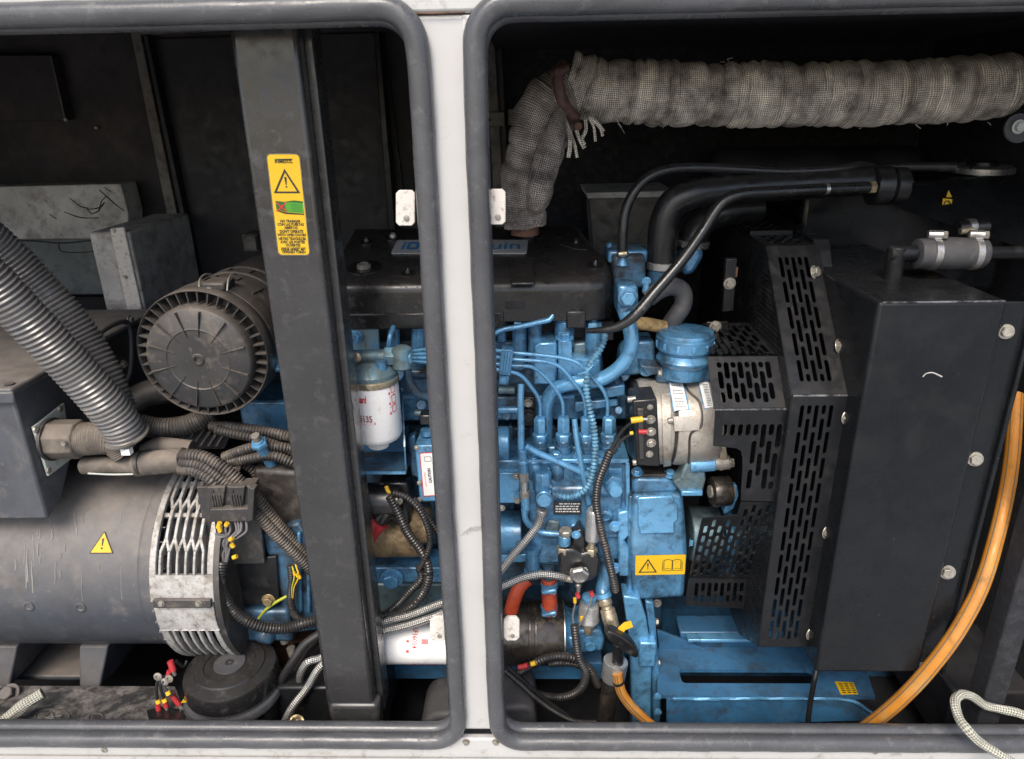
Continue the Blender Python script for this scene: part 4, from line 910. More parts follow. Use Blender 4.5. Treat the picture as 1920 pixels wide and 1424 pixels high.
ud = bu1 - bu0; vm = (bv0 + bv1) / 2; hh = bv1 - bv0
tv, tf = text2d('Baudouin', hh * .80, bold=.0005); tw = max(p.x for p in tv) - min(p.x for p in tv)
lettering('lettering', [('Baudouin', bu0 + ud * .592, vm + hh * .02, hh * .80, ud * .705 / tw, .0005)], cpn, sgn * .0031, 'blue_ink', bdg)
lx = bu0 + ud * .125
shape('emblem', [rrect(lx - .017, vm - hh * .26, lx - .011, vm + hh * .12, .001)], cpn, sgn * .0031, 'blue_ink', bdg)
shape('emblem', [rrect(lx - .007, vm - hh * .26, lx + .017, vm + hh * .3, .006), rrect(lx - .001, vm - hh * .12, lx + .011, vm + hh * .16, .004)], cpn, sgn * .0031, 'blue_ink', bdg)
shape('emblem', [rrect(lx - .017, vm + hh * .17, lx - .011, vm + hh * .3, .001)], cpn, sgn * .0031, 'blue_ink', bdg)
for (x, y, r) in ((683, 503, .030), (990, 439, .019), (1116, 499, .014), (688, 455, .014), (737, 446, .017), (765, 514, .013), (1080, 458, .015)):
    p = ct(x, y); nz = Vector((0, -.2, 1)).normalized()
    q = part('bolt_recess', MB().lathe([(r * 1.12, -.001), (r * 1.1, .002), (r * .95, .0025), (r * .7, .0008), (r * .6, .0006)], p, nz, 26), 'feed_black', vc)
    part('recess_bolt', MB().lathe([(r * .45, .001), (r * .45, .006), (r * .3, .009), (r * .2, .007)], p, nz, 16), 'bolt_steel' if r > .016 else 'feed_black', q)
sq = [ct(a, b, .001) for a, b in ((956, 495), (1001, 494), (1004, 536), (958, 537))]
part('raised_pad', MB().prism(sq, (0, 0, .006)), 'cover_plastic', vc, .003)
for (a0, b0, a1, b1) in ((1050, 452, 1096, 470),): part('cover_notch', MB().prism([ct(a, b, .0005) for a, b in ((a0, b0 + 8), (a0 + 18, b0), (a1, b0 + 1), (a1 + 4, b1), (a0 + 26, b1 - 2))], (0, 0, .002)), 'ink', vc)
part('front_moulding', MB().box(W(948, 570, vy).x, W(984, 570, vy).x, vy - .0012, vy + .01, W(960, 580, vy).z, W(960, 562, vy).z), 'cover_plastic', vc, .001)
# ------------------------------------------------------------------ fuel filter
ffy = .225
fc0 = W(703, 760, ffy); fR = 47 * mpp(703, 770, ffy); ztop = W(703, 716, ffy).z; zbot = W(703, 838, ffy - .03).z
fcx = W(704, 770, ffy).x
ff = thing('fuel_filter', (fcx, ffy, zbot), 'white fuel filter can with red print under blue filter head', 'fuel filter')
hgt = ztop - zbot
part('filter_can', MB().lathe([(fR * .2, 0), (fR * .72, .002), (fR * .92, .008), (fR, .018), (fR, hgt - .012), (fR * .985, hgt - .008), (fR * .985, hgt)], (fcx, ffy, zbot), (0, 0, 1), 56), 'filter_white', ff)
part('can_seam', MB().lathe([(fR * 1.0, hgt), (fR * 1.03, hgt + .002), (fR * 1.03, hgt + .010), (fR * .98, hgt + .012)], (fcx, ffy, zbot), (0, 0, 1), 56), 'brass', ff)
part('drain_nut', MB().lathe([(fR * .40, -.014), (fR * .42, -.012), (fR * .42, .002)], (fcx, ffy, zbot), (0, 0, 1), 14), 'label_white', ff, .001, smooth=20)
hd = part('filter_head', MB().lathe([(fR * .98, hgt + .011), (fR * 1.0, hgt + .02), (fR * .8, hgt + .032), (fR * .55, hgt + .040), (fR * .5, hgt + .042)], (fcx, ffy, zbot), (0, 0, 1), 48), 'teal_steel', ff)
part('head_boss', MB().cyl((fcx + .022, ffy - .018, zbot + hgt + .02), (fcx + .022, ffy - .018, zbot + hgt + .047), .010, 16), 'blue', hd)
part('head_pipe', MB().cyl(W(640, 670, .225), W(728, 668, .225), .0125, 18), 'teal_steel', hd, .001)
part('head_union', MB().lathe([(.017, 0), (.018, .002), (.018, .02), (.016, .022)], W(722, 668, .225), (1, 0, 0), 6), 'teal_steel', hd, .001)
part('banjo_elbow', MB().lathe([(.012, -.022), (.018, -.018), (.019, 0), (.018, .016), (.012, .02)], W(754, 670, .222), (0, 0, 1), 20), 'teal_steel', hd)
part('banjo_nut', MB().lathe([(.013, 0), (.014, .002), (.014, .010), (.012, .012)], W(760, 669, .222), (1, 0, 0), 6), 'blue_bright', hd)
part('head_plug', MB().lathe([(.008, 0), (.009, .002), (.009, .008), (.006, .01)], W(670, 668, .212), (0, -1, 0), 12), 'brass', hd)
def on_can(u, v):                               # u metres round the can from its front line, v up from the bottom
    a = u / (fR + .0008); return Vector((fcx + math.sin(a) * (fR + .0008), ffy - math.cos(a) * (fR + .0008), zbot + v))
def vz(py): return W(690, py, ffy - fR).z - zbot
lettering('lettering', [('Fleetguard', -.020, vz(751), .0185, .42, .0006)], None, 0, 'red_ink', ff, on_can)
shape('logo_block', [[(-.035, vz(773)), (-.0185, vz(773)), (-.0215, vz(759)), (-.035, vz(759))]], None, 0, 'red_ink', ff, on_can)
lettering('lettering', [('FF5135', -.0135, vz(787), .0165, .74, .0003)], None, 0, 'dark_red_ink', ff, on_can)
shape('red_rule', [[(-.036 + .045 * k / 6, vz(797)) for k in range(7)] + [(.009 - .045 * k / 6, vz(793)) for k in range(7)]], None, 0, 'red_ink', ff, on_can)
for k, py_ in enumerate((738, 757, 775)):
    c0 = (.049, vz(py_))
    shape('pictogram', [rrect(c0[0] - .006, c0[1] - .0075, c0[0] + .005, c0[1] + .0075, .002), rrect(c0[0] - .0048, c0[1] - .0063, c0[0] + .0038, c0[1] + .0063, .0015)], None, 0, 'red_ink', ff, on_can)
    shape('pictogram', [[(c0[0] - .013, c0[1] - .007), (c0[0] - .0085, c0[1] - .010), (c0[0] - .0085, c0[1] - .004)]], None, 0, 'red_ink', ff, on_can)
    shape('pictogram', [[(c0[0] - .010, c0[1] + .004), (c0[0] + .002, c0[1] + .010), (c0[0] + .002, c0[1] + .0085), (c0[0] - .010, c0[1] + .003)]], None, 0, 'red_ink', ff, on_can)
fb = thing('filter_shelf', W(715, 890, .2), 'blue sheet steel tray behind and below the fuel filter', 'bracket')
part('shelf_back', MB().fprism([(600, 735), (752, 735), (760, 868), (600, 868)], .292, .297), 'blue_frame', fb, .001)
part('shelf_side', MB().prism([W(752, 728, .295), W(759, 868, .295), W(760, 886, .215), W(757, 838, .215)], (.003, 0, 0)), 'blue', fb)
part('shelf_floor', MB().fbox(600, 884, 761, 889.5, .212, .295), 'blue_dirty', fb, .001)
part('shelf_lip', MB().fbox(600, 885, 761, 890, .21, .213), 'blue_bright', fb)
# ------------------------------------------------------------------ injection pump
IY = .255
ip = thing('injection_pump', W(1070, 1060, IY + .05), 'blue inline fuel injection pump with four hexagon delivery valves', 'injection pump')
part('pump_body', MB().fprism([(985, 866), (1180, 866), (1182, 1050), (1000, 1060)], IY, IY + .09), 'blue', ip, .006)
part('pump_face', MB().fprism([(1000, 878), (1168, 878), (1168, 930), (1160, 1010), (1010, 1010)], IY - .006, IY + .02), 'blue', ip, .004)
part('top_flange', MB().fbox(983, 862, 1180, 870, IY - .012, IY + .08), 'blue_bright', ip, .002); part('side_rim', MB().fprism([(1173, 868), (1181, 868), (1182, 990), (1174, 990)], IY - .012, IY + .01), 'blue_bright', ip, .002)
part('head_deck', MB().fbox(985, 838, 1165, 864, IY + .034, IY + .08), 'blue', ip, .005)
for k, x in enumerate((1013, 1056, 1098, 1139)):
    yy = IY + .02; ax = Vector((0, -.12, 1)).normalized(); b0 = W(x, 852, yy); s = .00116
    q = part('delivery_valve', MB().lathe([(13.5 * s, -.012), (13.5 * s, .010), (14.5 * s, .011), (14.5 * s, .022), (12.5 * s, .023), (12.5 * s, .034), (11 * s, .036)], b0, ax, 24), 'blue', ip)
    part('lower_nut', MB().lathe([(12 * s, .034), (13.5 * s, .036), (13.5 * s, .047), (12 * s, .049), (9.5 * s, .050)], b0, ax, 6, .3), 'blue_bright', q, .0008)
    part('upper_nut', MB().lathe([(9.5 * s, .050), (10.5 * s, .052), (11 * s, .054), (11 * s, .080), (9 * s, .083), (6 * s, .084)], b0, ax, 6, .5 + .2 * k), 'blue_bright', q, .0008)
    if k < 4:
        x2 = x - 13; part('clamp_lug', MB().lathe([(14 * s, -.035), (16 * s, -.006), (16 * s, .0)], W(x2, 858, yy - .016), (0, -.1, 1), 22), 'blue', ip, .002)
        bolt(x2, 855, yy - .02, 7.5, ip, 'blue_bright', (0, -.15, 1))
        part('valve_barrel', MB().lathe([(10 * s, 0), (12 * s, .004), (12 * s, .028), (10 * s, .032)], W(x2 + 2, 896, IY - .002), (0, 0, 1), 20), 'blue', ip)
part('fuel_gallery', MB().lathe([(.010, 0), (.0145, .006), (.0145, .13), (.012, .136)], W(1018, 918, IY - .004), (1, 0, 0), 22), 'blue', ip)
part('inlet_block', MB().lathe([(.017, 0), (.018, .002), (.018, .035), (.015, .04)], W(1017, 918, IY - .02), (0, 0, 1), 8), 'blue', ip, .001); part('inlet_washer', MB().lathe([(.021, 0), (.021, .006)], W(1018, 896, IY + .0), (0, -1, .3), 24), 'blue', ip, .001)
part('inlet_banjo', MB().lathe([(.0135, -.03), (.0145, -.026), (.0145, .004), (.0155, .005), (.0155, .011), (.0135, .0125), (.0125, .018), (.001, .0185)], W(1020, 932, IY - .04), (0, -1, .12), 26), 'blue_bright', ip)
part('outlet_hex', MB().lathe([(.019, 0), (.02, .003), (.02, .012), (.017, .014)], W(1150, 905, IY - .012), (.1, -1, .1), 6), 'blue', ip, .001); part('outlet_banjo', MB().lathe([(.0135, -.03), (.0145, -.02), (.0145, .006), (.0115, .011), (.001, .012)], W(1153, 917, IY - .035), (.1, -1, 0), 26), 'blue_bright', ip)
part('lower_case', MB().fprism([(1005, 1000), (1160, 1000), (1150, 1062), (1000, 1062)], IY + .01, IY + .1), 'blue', ip, .006)
part('drive_flange', MB().fprism([(1158, 962), (1178, 958), (1181, 1005), (1170, 1015), (1181, 1030), (1180, 1082), (1160, 1082)], IY - .02, IY + .06), 'blue_bright', ip, .004)
for y in (987, 1065): bolt(1153, y, IY - .018, 8, ip, 'blue_bright')
for (x, y, r) in ((1075, 985, 13), (1135, 962, 16), (1128, 1004, 15)): part('side_boss', MB().lathe([(r * .0009, -.03), (r * .0009, .008), (r * .0008, .0105), (r * .00055, .0125), (r * .0005, .010), (.001, .010)], W(x, y, IY - .006), (0, -1, -.25), 24), 'blue', ip)
part('web', MB().fprism([(1023, 985), (1030, 975), (1050, 980), (1048, 1000), (1020, 1005)], IY - .012, IY + .01), 'teal_steel', ip, .004)
npl = Plane(W(1038, 964, IY - .0135), W(1090, 964, IY - .0135), W(1038, 900, IY - .0135))
npz = part('name_plate', MB().fbox(1038, 941, 1090, 965, IY - .013, IY - .011), 'feed_black', ip, .0005)
u0, v0 = npl.px(1038, 965); u1, v1 = npl.px(1090, 941); uw, vh = u1 - u0, v1 - v0
random.seed(2)
for j in range(4):
    x = u0 + uw * (.2 if j == 0 else .07)
    while x < u0 + uw * .9:
        l = uw * random.uniform(.05, .14); yy = v0 + vh * (.80 - .2 * j)
        shape('print_stroke', [[(x, yy), (min(x + l, u0 + uw * .95), yy), (min(x + l, u0 + uw * .95), yy + vh * .09), (x, yy + vh * .09)]], npl, -.0007 if npl.n.y > 0 else .0007, 'label_white', npz); x += l + uw * .03
# injector pipes and their clip
Y0 = IY - .005
pipes = [[(770, 659, .285), (860, 650, .26), (965, 662, Y0), (1020, 667, Y0), (1057, 672, Y0), (1082, 680, Y0), (1108, 705, Y0 + .002), (1132, 734, Y0 + .008), (1139, 755, Y0 + .013), (1139, 780, Y0 + .016)],
         [(770, 665, .285), (860, 662, .26), (962, 674, Y0 - .003), (1030, 680, Y0 - .003), (1052, 690, Y0), (1075, 716, Y0 + .002), (1094, 744, Y0 + .008), (1098, 780, Y0 + .016)],
         [(770, 671, .285), (860, 674, .26), (960, 686, Y0 - .006), (998, 689, Y0 - .005), (1019, 704, Y0), (1046, 736, Y0 + .006), (1055, 756, Y0 + .012), (1056, 780, Y0 + .016)],
         [(770, 677, .285), (860, 686, .26), (955, 697, Y0 - .008), (976, 704, Y0 - .006), (998, 729, Y0), (1011, 751, Y0 + .008), (1013, 780, Y0 + .016)]]
for p in pipes: part('injector_pipe', MB().tube(T(*p), .0037, 10), 'blue_bright', ip)
pc = part('pipe_clip', MB().fprism([(940, 655), (963, 657), (957, 706), (935, 703)], IY - .022, IY + .004), 'blue', ip, .002)
for k in range(3): part('clip_rib', MB().fprism([(943 + 5 * k, 661), (946 + 5 * k, 661), (941 + 5 * k, 699), (938 + 5 * k, 699)], IY - .025, IY - .02), 'blue_bright', pc)
part('clip_foot', MB().fprism([(936, 704), (955, 706), (953, 724), (935, 722)], IY - .018, IY), 'blue', pc, .002); bolt(944, 714, IY - .019, 5, ip, 'blue_bright')
# pipes around the pump
bpipe = [('fuel_pipe', [(977, 720, .25), (976, 760, .24), (977, 800, .235), (977, 845, .23)], .0062, 'upright blue fuel pipe left of the four delivery valves'),
         ('fuel_pipe', [(985, 836, .235), (1005, 848, .235), (1040, 863, .235), (1071, 877, .235), (1107, 893, .24)], .0062, 'sloping blue fuel pipe crossing in front of the delivery valve barrels'),
         ('fuel_pipe', [(1077, 786, .25), (1080, 815, .242), (1086, 850, .236), (1094, 895, .236), (1104, 945, .24)], .0052, 'slim blue fuel pipe running down between the delivery valves'),
         ('fuel_pipe', [(983, 955, .22), (986, 975, .22), (998, 990, .22), (1015, 998, .22), (1048, 1002, .215)], .006, 'curved blue fuel pipe joining the black feed pump'),
         ('leak_off_pipe', [(905, 640, .31), (940, 620, .3), (980, 612, .3), (1018, 603, .3), (1030, 600, .3), (1037, 590, .305)], .0050, 'thin blue leak-off pipe below the black engine cover'),
         ('coolant_pipe', [(1172, 585, .27), (1180, 610, .265), (1184, 640, .26), (1179, 664, .262), (1161, 690, .264), (1125, 712, .268), (1069, 720, .275), (1038, 732, .285), (1025, 760, .295), (1024, 800, .305), (1024, 830, .31)], .0135, 'thick bent blue coolant pipe behind the injector pipes')]
for nm, pts, r, lab in bpipe: solo(nm, MB().tube(T(*pts), r, 16), 'blue_bright', lab, 'pipe')
uq = thing('pipe_union', W(983, 960, .23), 'blue and silver union joint in the upright fuel pipe', 'pipe joint')
for (y0, y1, r, m, n) in ((843, 866, .0085, 'blue', 20), (862, 868, .0105, 'blue_bright', 20), (866, 890, .008, 'blue', 20), (886, 902, .0095, 'bolt_steel', 6), (902, 922, .008, 'steel', 16), (920, 932, .0095, 'bolt_steel', 20), (932, 956, .0085, 'blue_bright', 20), (950, 964, .0065, 'blue', 16)):
    part('union_section', MB().cyl(W(979 + (y0 - 840) * .06, y0, .225), W(979 + (y1 - 840) * .06, y1, .225), r, n), m, uq, .0008)
solo('wiring_loom', MB().tube(T((1130, 618, .285), (1134, 630, .27), (1125, 656, .25), (1104, 687, .235), (1099, 722, .228), (1104, 760, .222), (1113, 800, .218), (1116, 840, .215), (1111, 886, .213), (1098, 917, .213), (1071, 932, .213), (1036, 927, .215)), .0066, 14, corr=(.0072, .0030)), 'blue_loom', 'blue painted corrugated loom looping past the pump name plate', 'wiring loom')
part('cable_tie', MB().tube(T((1084, 702, .222), (1098, 698, .219), (1106, 692, .222), (1112, 684, .226)), .0014, 6), 'blue_bright', bpy.data.objects['wiring_loom'])
solo('wiring_loom', MB().tube(T((1145, 845, .20), (1134, 872, .2), (1122, 905, .2), (1118, 940, .2), (1124, 980, .195), (1136, 1030, .19), (1148, 1080, .185), (1154, 1108, .185)), .0083, 14, corr=(.0056, .0017)), 'loom', 'black corrugated loom leaving the charging alternator terminals downward', 'wiring loom')
for pts, lab in (([(1145, 846, .2), (1158, 820, .2), (1175, 800, .195), (1190, 790, .19)], 'black wire ending in the yellow terminal of the charging alternator'), ([(1149, 848, .2), (1165, 826, .2), (1183, 815, .195), (1200, 810, .19)], 'black wire ending in the red terminal of the charging alternator')):
    solo('wire', MB().tube(T(*pts), .0032, 8), 'wire_black', lab, 'wire')
# ------------------------------------------------------------------ left part of the engine seen beside the seal
lf = thing('governor_housing', W(955, 1000, .28), 'blue governor housing with bolted plate beside the injection pump', 'engine housing')
part('housing_drum', MB().cyl(W(905, 832, .29), W(956, 832, .29), .034, 28), 'blue', lf, .003)
part('housing_plate', MB().fprism([(890, 886), (975, 888), (975, 944), (890, 944)], .245, .30), 'blue_bright', lf, .002)
part('housing_shelf', MB().fbox(890, 864, 985, 884, .26, .36), 'blue', lf, .003)
for a, b in ((968, 893), (970, 939), (941, 953)): bolt(a, b, .244, 4.5, lf, 'bolt_steel')
part('housing_barrel', MB().cyl(W(880, 1000, .32), W(979, 1000, .32), .048, 36), 'blue', lf, .003)
part('support_column', MB().lathe([(.018, 0), (.018, .01), (.0145, .012), (.0145, .055), (.018, .057), (.018, .068)], W(999, 1078, .25), (0, 0, 1), 22), 'blue', lf)
part('lower_rail', MB().fbox(935, 1040, 1050, 1056, .28, .36), 'blue_bright', lf, .003); part('lower_block', MB().fbox(935, 1056, 1060, 1100, .30, .36), 'blue_dirty', lf, .004)
# control box with caution label
cbx = thing('actuator_box', W(800, 945, .24), 'small blue metal box with white caution label beside the seal', 'control box')
part('box_body', MB().fprism([(777, 836), (835, 834), (842, 940), (787, 942)], .235, .31), 'blue_bright', cbx, .003)
part('box_flange', MB().fprism([(764, 822), (778, 816), (786, 898), (770, 892)], .285, .31), 'blue', cbx, .004)
part('cap', MB().cyl(W(800, 815, .27), W(800, 806, .27), .012, 14), 'blue', cbx)
for a, b in ((781, 840), (787, 906), (787, 937)): bolt(a, b, .234, 3.6, cbx, 'bolt_steel')
lpn = Plane(W(787, 932, .2338), W(830, 930, .2338), W(787, 850, .2338))
lo = shape('caution_label', [[lpn.px(a, b) for a, b in ((787, 850), (818, 848), (823, 929), (794, 931))]], lpn, 0, 'label_white', cbx)
sg = -1 if lpn.n.y > 0 else 1
shape('label_border', [[lpn.px(a, b) for a, b in ((786.5, 849.5), (819, 847.5), (824, 929.5), (793.5, 931.6))], [lpn.px(a, b) for a, b in ((788, 851), (817, 849), (822, 928), (795, 930))]], lpn, sg * .0003, 'red_ink', lo)
rot = lambda c: (lambda u, v: lpn.to3(c[0] - v, c[1] + u, sg * .0005))
lettering('lettering', [('CAUTION', 0, 0, .0078, .9, .0003)], None, 0, 'ink', lo, rot(lpn.px(806, 892)))
lettering('lettering', [('ALWAYS OFF ENGINE', 0, 0, .0036, .9, 0)], None, 0, 'red_ink', lo, rot(lpn.px(798, 900)))
lettering('lettering', [('ELECTROMAGNETIC ACTUATOR', 0, 0, .0036, .8, 0)], None, 0, 'ink', lo, rot(lpn.px(814, 885)))
shape('pictogram', [rrect(*lpn.px(796, 866), *lpn.px(808, 856), .002), rrect(*[q + .0008 for q in lpn.px(796, 866)], *[q - .0008 for q in lpn.px(808, 856)], .0015)], lpn, sg * .0005, 'ink', lo)
# ------------------------------------------------------------------ starter motor
sm = thing('starter_motor', W(690, 1044, .26), 'brass coloured starter motor with black solenoid behind the black post', 'starter motor')
part('motor_body', MB().cyl(W(560, 1005, .28), W(790, 1005, .28), .042, 40), 'starter_body', sm, .004); part('motor_end', MB().cyl(W(770, 985, .28), W(808, 985, .28), .036, 32), 'starter_body', sm, .004)
part('motor_band', MB().cyl(W(718, 1005, .28), W(730, 1005, .28), .0435, 40), 'starter_body', sm, .001)
part('solenoid', MB().lathe([(.03, 0), (.034, .004), (.034, .02), (.036, .022), (.036, .04), (.034, .045), (.034, .09)], W(665, 940, .245), (1, 0, 0), 36), 'feed_black', sm)
part('solenoid_block', MB().fbox(712, 905, 768, 985, .25, .31), 'feed_black', sm, .006)
part('field_cap', MB().lathe([(.02, 0), (.03, .005), (.032, .03), (.032, .06)], W(542, 950, .27), (1, 0, 0), 28), 'brass', sm)
part('terminal_stud', MB().cyl(W(738, 938, .245), W(750, 940, .225), .006, 12), 'brass', sm); part('terminal_nut', MB().lathe([(.009, 0), (.009, .007)], W(745, 939, .232), (.5, -1, 0), 6), 'brass', sm)
rbt = thing('battery_cable', W(705, 1000, .23), 'black battery cable with red boot on the starter motor', 'cable')
part('cable_sheath', MB().tube(T((742, 950, .235), (728, 960, .225), (712, 978, .22), (704, 990, .22)), .0125, 14, wob=.04), 'loom', rbt)
part('red_boot', MB().tube(T((713, 980, .218), (704, 992, .216), (697, 1008, .215), (693, 1018, .215)), .0155, 14, rfun=lambda d: .0165 - .16 * d), 'red_plastic', rbt)
part('earth_lug', MB().tube(T((724, 912, .235), (728, 922, .23), (736, 930, .228)), .004, 8), 'yellow_plastic', rbt)
loom([(730, 930, .22), (745, 958, .215), (765, 1000, .21), (789, 1033, .205), (803, 1062, .2), (801, 1095, .195), (780, 1130, .19), (750, 1150, .185), (712, 1156, .18), (660, 1160, .18)], .0092, 'black corrugated loom hanging from the starter motor terminal')
loom([(737, 924, .215), (760, 932, .21), (785, 955, .205), (802, 990, .2), (806, 1020, .2), (796, 1050, .198), (785, 1069, .2)], .0062, 'thinner black loom arching over the starter motor')
loom([(786, 1062, .205), (790, 1085, .205), (768, 1110, .205), (745, 1135, .205), (725, 1152, .2)], .0082, 'black loom branching below the starter motor tie')
loom([(775, 935, .225), (800, 968, .225), (822, 1000, .225), (850, 1030, .23)], .006, 'black loom slipping behind the grey seal beside the starter')
part('cable_tie', MB().lathe([(.0115, 0), (.0122, .001), (.0122, .003), (.0115, .004)], W(800, 1074, .197), W(803, 1062, .2) - W(801, 1095, .195), 18), 'wire_black', bpy.data.objects['wiring_loom'])
rl = thing('mount_rail', W(775, 1092, .27), 'blue steel rail with large bolt under the starter motor', 'bracket')
part('rail_bar', MB().fbox(705, 1065, 840, 1093, .27, .34), 'blue', rl, .003); bolt(735, 1084, .262, 15, rl, 'blue_bright')
part('rail_block', MB().fbox(700, 1095, 900, 1180, .33, .4), 'teal_steel', rl, .006)
# oil filter
ofy = .20; oR = 36.5 * mpp(770, 1208, ofy)
of = thing('oil_filter', W(780, 1245, ofy), 'white horizontal oil filter canister at the foot of the engine', 'oil filter')
x0, x1 = W(640, 1208, ofy).x, W(858, 1208, ofy).x; oz = W(770, 1207, ofy).z
part('filter_can', MB().lathe([(oR * .7, 0), (oR * .93, .004), (oR, .014), (oR, x1 - x0)], (x0, ofy, oz), (1, 0, 0), 48), 'filter_white', of)
def on_oil(u, v):
    a = v / (oR + .0011); return Vector((x0 + u, ofy - math.cos(a) * (oR + .0011), oz + math.sin(a) * (oR + .0011)))
lu = W(781, 1190, ofy).x - x0
rot2 = lambda u, v: on_oil(lu + v, -u + .037)
lettering('lettering', [('LF16054', -.004, 0, .0135, .9, .0002)], None, 0, 'red_ink', of, rot2)
shape('logo_block', [[(lu - .016, .012), (lu - .0105, .012), (lu - .0105, .036), (lu - .016, .036)]], None, 0, 'red_ink', of, on_oil)
shape('logo_block', [[(lu + .014, .028), (lu + .028, .028), (lu + .028, .038), (lu + .014, .038)]], None, 0, 'red_ink', of, on_oil)
for k in range(8):
    uu = W(772 + 7 * k, 1238, ofy).x - x0
    shape('print_stroke', [[(uu, -.029), (uu + .004, -.029), (uu + .004, -.024 + .003 * (k % 2)), (uu, -.024)]], None, 0, 'red_ink', of, on_oil)
gl_ = part('bottom_bar', MB().fbox(640, 1243, 1130, 1275, .255, .33), 'blue_frame', rl, .004)
pdz = W(900, 1366, .16).z
pd = thing('rubber_mount', W(900, 1366, .16), 'grey rounded rubber mount on the floor behind the centre post', 'mount')
part('mount_pad', MB().fprism([(785, 1372), (796, 1350), (815, 1341), (850, 1338), (950, 1328), (985, 1324), (1002, 1332), (1009, 1368)], .15, .26), 'hose_grey', pd, .012, seg=4)
part('mount_stem', MB().box(-.12, -.05, .2, .26, FLZ, W(900, 1366, .15).z + .01), 'black_paint', pd)
# ================================================================== feed pump, sensors, cooler, drain valve
FY = .20
fp = thing('feed_pump', W(1085, 1085, FY), 'black fuel feed pump with silver priming plunger and hexagon plugs', 'feed pump')
part('pump_casting', MB().fprism([(1046, 1038), (1058, 1030), (1078, 1030), (1090, 1040), (1100, 1036), (1122, 1038), (1127, 1050), (1124, 1078), (1108, 1092), (1070, 1086), (1048, 1072)], FY, FY + .05), 'feed_black', fp, .006, seg=3)
part('pump_lug', MB().fprism([(1072, 1000), (1090, 992), (1098, 1010), (1098, 1040), (1074, 1040)], FY + .015, FY + .05), 'feed_black', fp, .004)
bolt(1080, 1003, FY + .012, 6, fp, 'blue_bright')
part('plug_neck', MB().cyl(W(1086, 1075, FY + .01), W(1086, 1075, FY - .006), .020, 24), 'feed_black', fp, .002)
part('big_plug', MB().lathe([(.0185, 0), (.0195, .002), (.0195, .008), (.0165, .0105), (.013, .0105), (.012, .0098)], W(1086, 1075, FY - .006), (0, -1, -.15), 6, .52), 'steel', fp, .0008)
pz = W(1110, 1038, FY + .01)
part('plunger_nut', MB().lathe([(.011, 0), (.0118, .002), (.0118, .014), (.0105, .016)], W(1109, 1040, FY + .01), (0, 0, 1), 6), 'brass', fp, .0008)
part('plunger_neck', MB().cyl(W(1109, 1026, FY + .01), W(1111, 1010, FY + .01), .0075, 16), 'brass', fp)
part('priming_plunger', MB().lathe([(.0105, 0), (.0135, .003), (.014, .006), (.014, .064), (.0135, .069), (.0115, .072), (.0105, .0722), (.0095, .0705), (.001, .0705)], W(1110, 1014, FY + .01), (.03, -.05, 1), 30), 'silver_paint', fp)
part('outlet_nut', MB().lathe([(.0128, 0), (.0135, .002), (.0135, .012), (.012, .014)], W(1056, 1036, FY + .012), (0, 0, 1), 6), 'brass', fp, .0008)
part('outlet_banjo', MB().lathe([(.012, 0), (.0125, .001), (.0125, .02), (.0115, .021)], W(1058, 1020, FY + .012), (0, 0, 1), 22), 'blue_bright', fp)
part('outlet_bolt', MB().lathe([(.0125, 0), (.0132, .001), (.0132, .011), (.0105, .0135)], W(1060, 1003, FY + .012), (0, -.1, 1), 6, .3), 'bolt_steel', fp, .0008)
part('hose_tail', MB().cyl(W(1050, 1081, FY + .01), W(1075, 1086, FY + .005), .0085, 16), 'bolt_steel', fp)
sn = thing('pressure_sensor', W(1105, 1180, FY), 'silver pressure sensor can with brass nut below the feed pump', 'sensor')
s0 = W(1103, 1178, FY + .015)
part('brass_nut', MB().lathe([(.009, -.012), (.010, -.004), (.0125, -.002), (.0125, .014), (.011, .016)], s0, (0, -.05, 1), 6), 'brass', sn, .0008)
part('sensor_can', MB().lathe([(.012, .018), (.021, .020), (.022, .023), (.022, .027), (.0205, .029), (.0205, .06), (.018, .066), (.010, .068), (.009, .074)], s0, (0, -.05, 1), 34), 'silver_paint', sn)
part('blue_collar', MB().lathe([(.014, .072), (.0145, .074), (.0145, .082), (.011, .084)], s0, (0, -.05, 1), 24), 'blue_bright', sn)
for a, b in ((1082, 1113), (1108, 1110)): part('red_terminal', MB().cyl(W(a, b, FY - .01), W(a + 3, b + 8, FY - .012), .0045, 10), 'red_plastic', sn)
for a, b in ((1078, 1127), (1091, 1162)): part('yellow_ferrule', MB().cyl(W(a, b - 5, FY - .012), W(a, b + 3, FY - .012), .0035, 10), 'yellow_plastic', sn)
part('test_nipple', MB().lathe([(.004, 0), (.0045, .012), (.006, .013), (.006, .018), (.004, .020), (.0035, .028)], W(1084, 1110, FY - .004), (0, 0, 1), 12), 'steel', sn)
for pts in ([(1081, 1118, FY - .012), (1078, 1135, FY - .013), (1074, 1155, FY - .01), (1077, 1178, FY - .008)], [(1110, 1118, FY - .014), (1104, 1140, FY - .018), (1092, 1164, FY - .018), (1082, 1180, FY - .01)]):
    part('wire', MB().tube(T(*pts), .0018, 6), 'wire_grey', sn)
loom([(1077, 1172, .185), (1080, 1200, .18), (1086, 1235, .175), (1098, 1262, .175), (1092, 1288, .18), (1068, 1305, .19), (1036, 1308, .2), (1004, 1300, .2), (975, 1275, .21)], .0088, 'black loom hanging from the sensor and curling back under the cooler')
loom([(970, 1265, .20), (990, 1252, .195), (1015, 1238, .19), (1045, 1231, .19), (1080, 1236, .19), (1105, 1256, .19), (1122, 1285, .2)], .0092, 'black loom arching in front of the cooler bottom')
loom([(1028, 1246, .2), (1050, 1243, .2), (1080, 1246, .2), (1096, 1252, .2)], .0075, 'short inner loom under the arching one by the cooler')
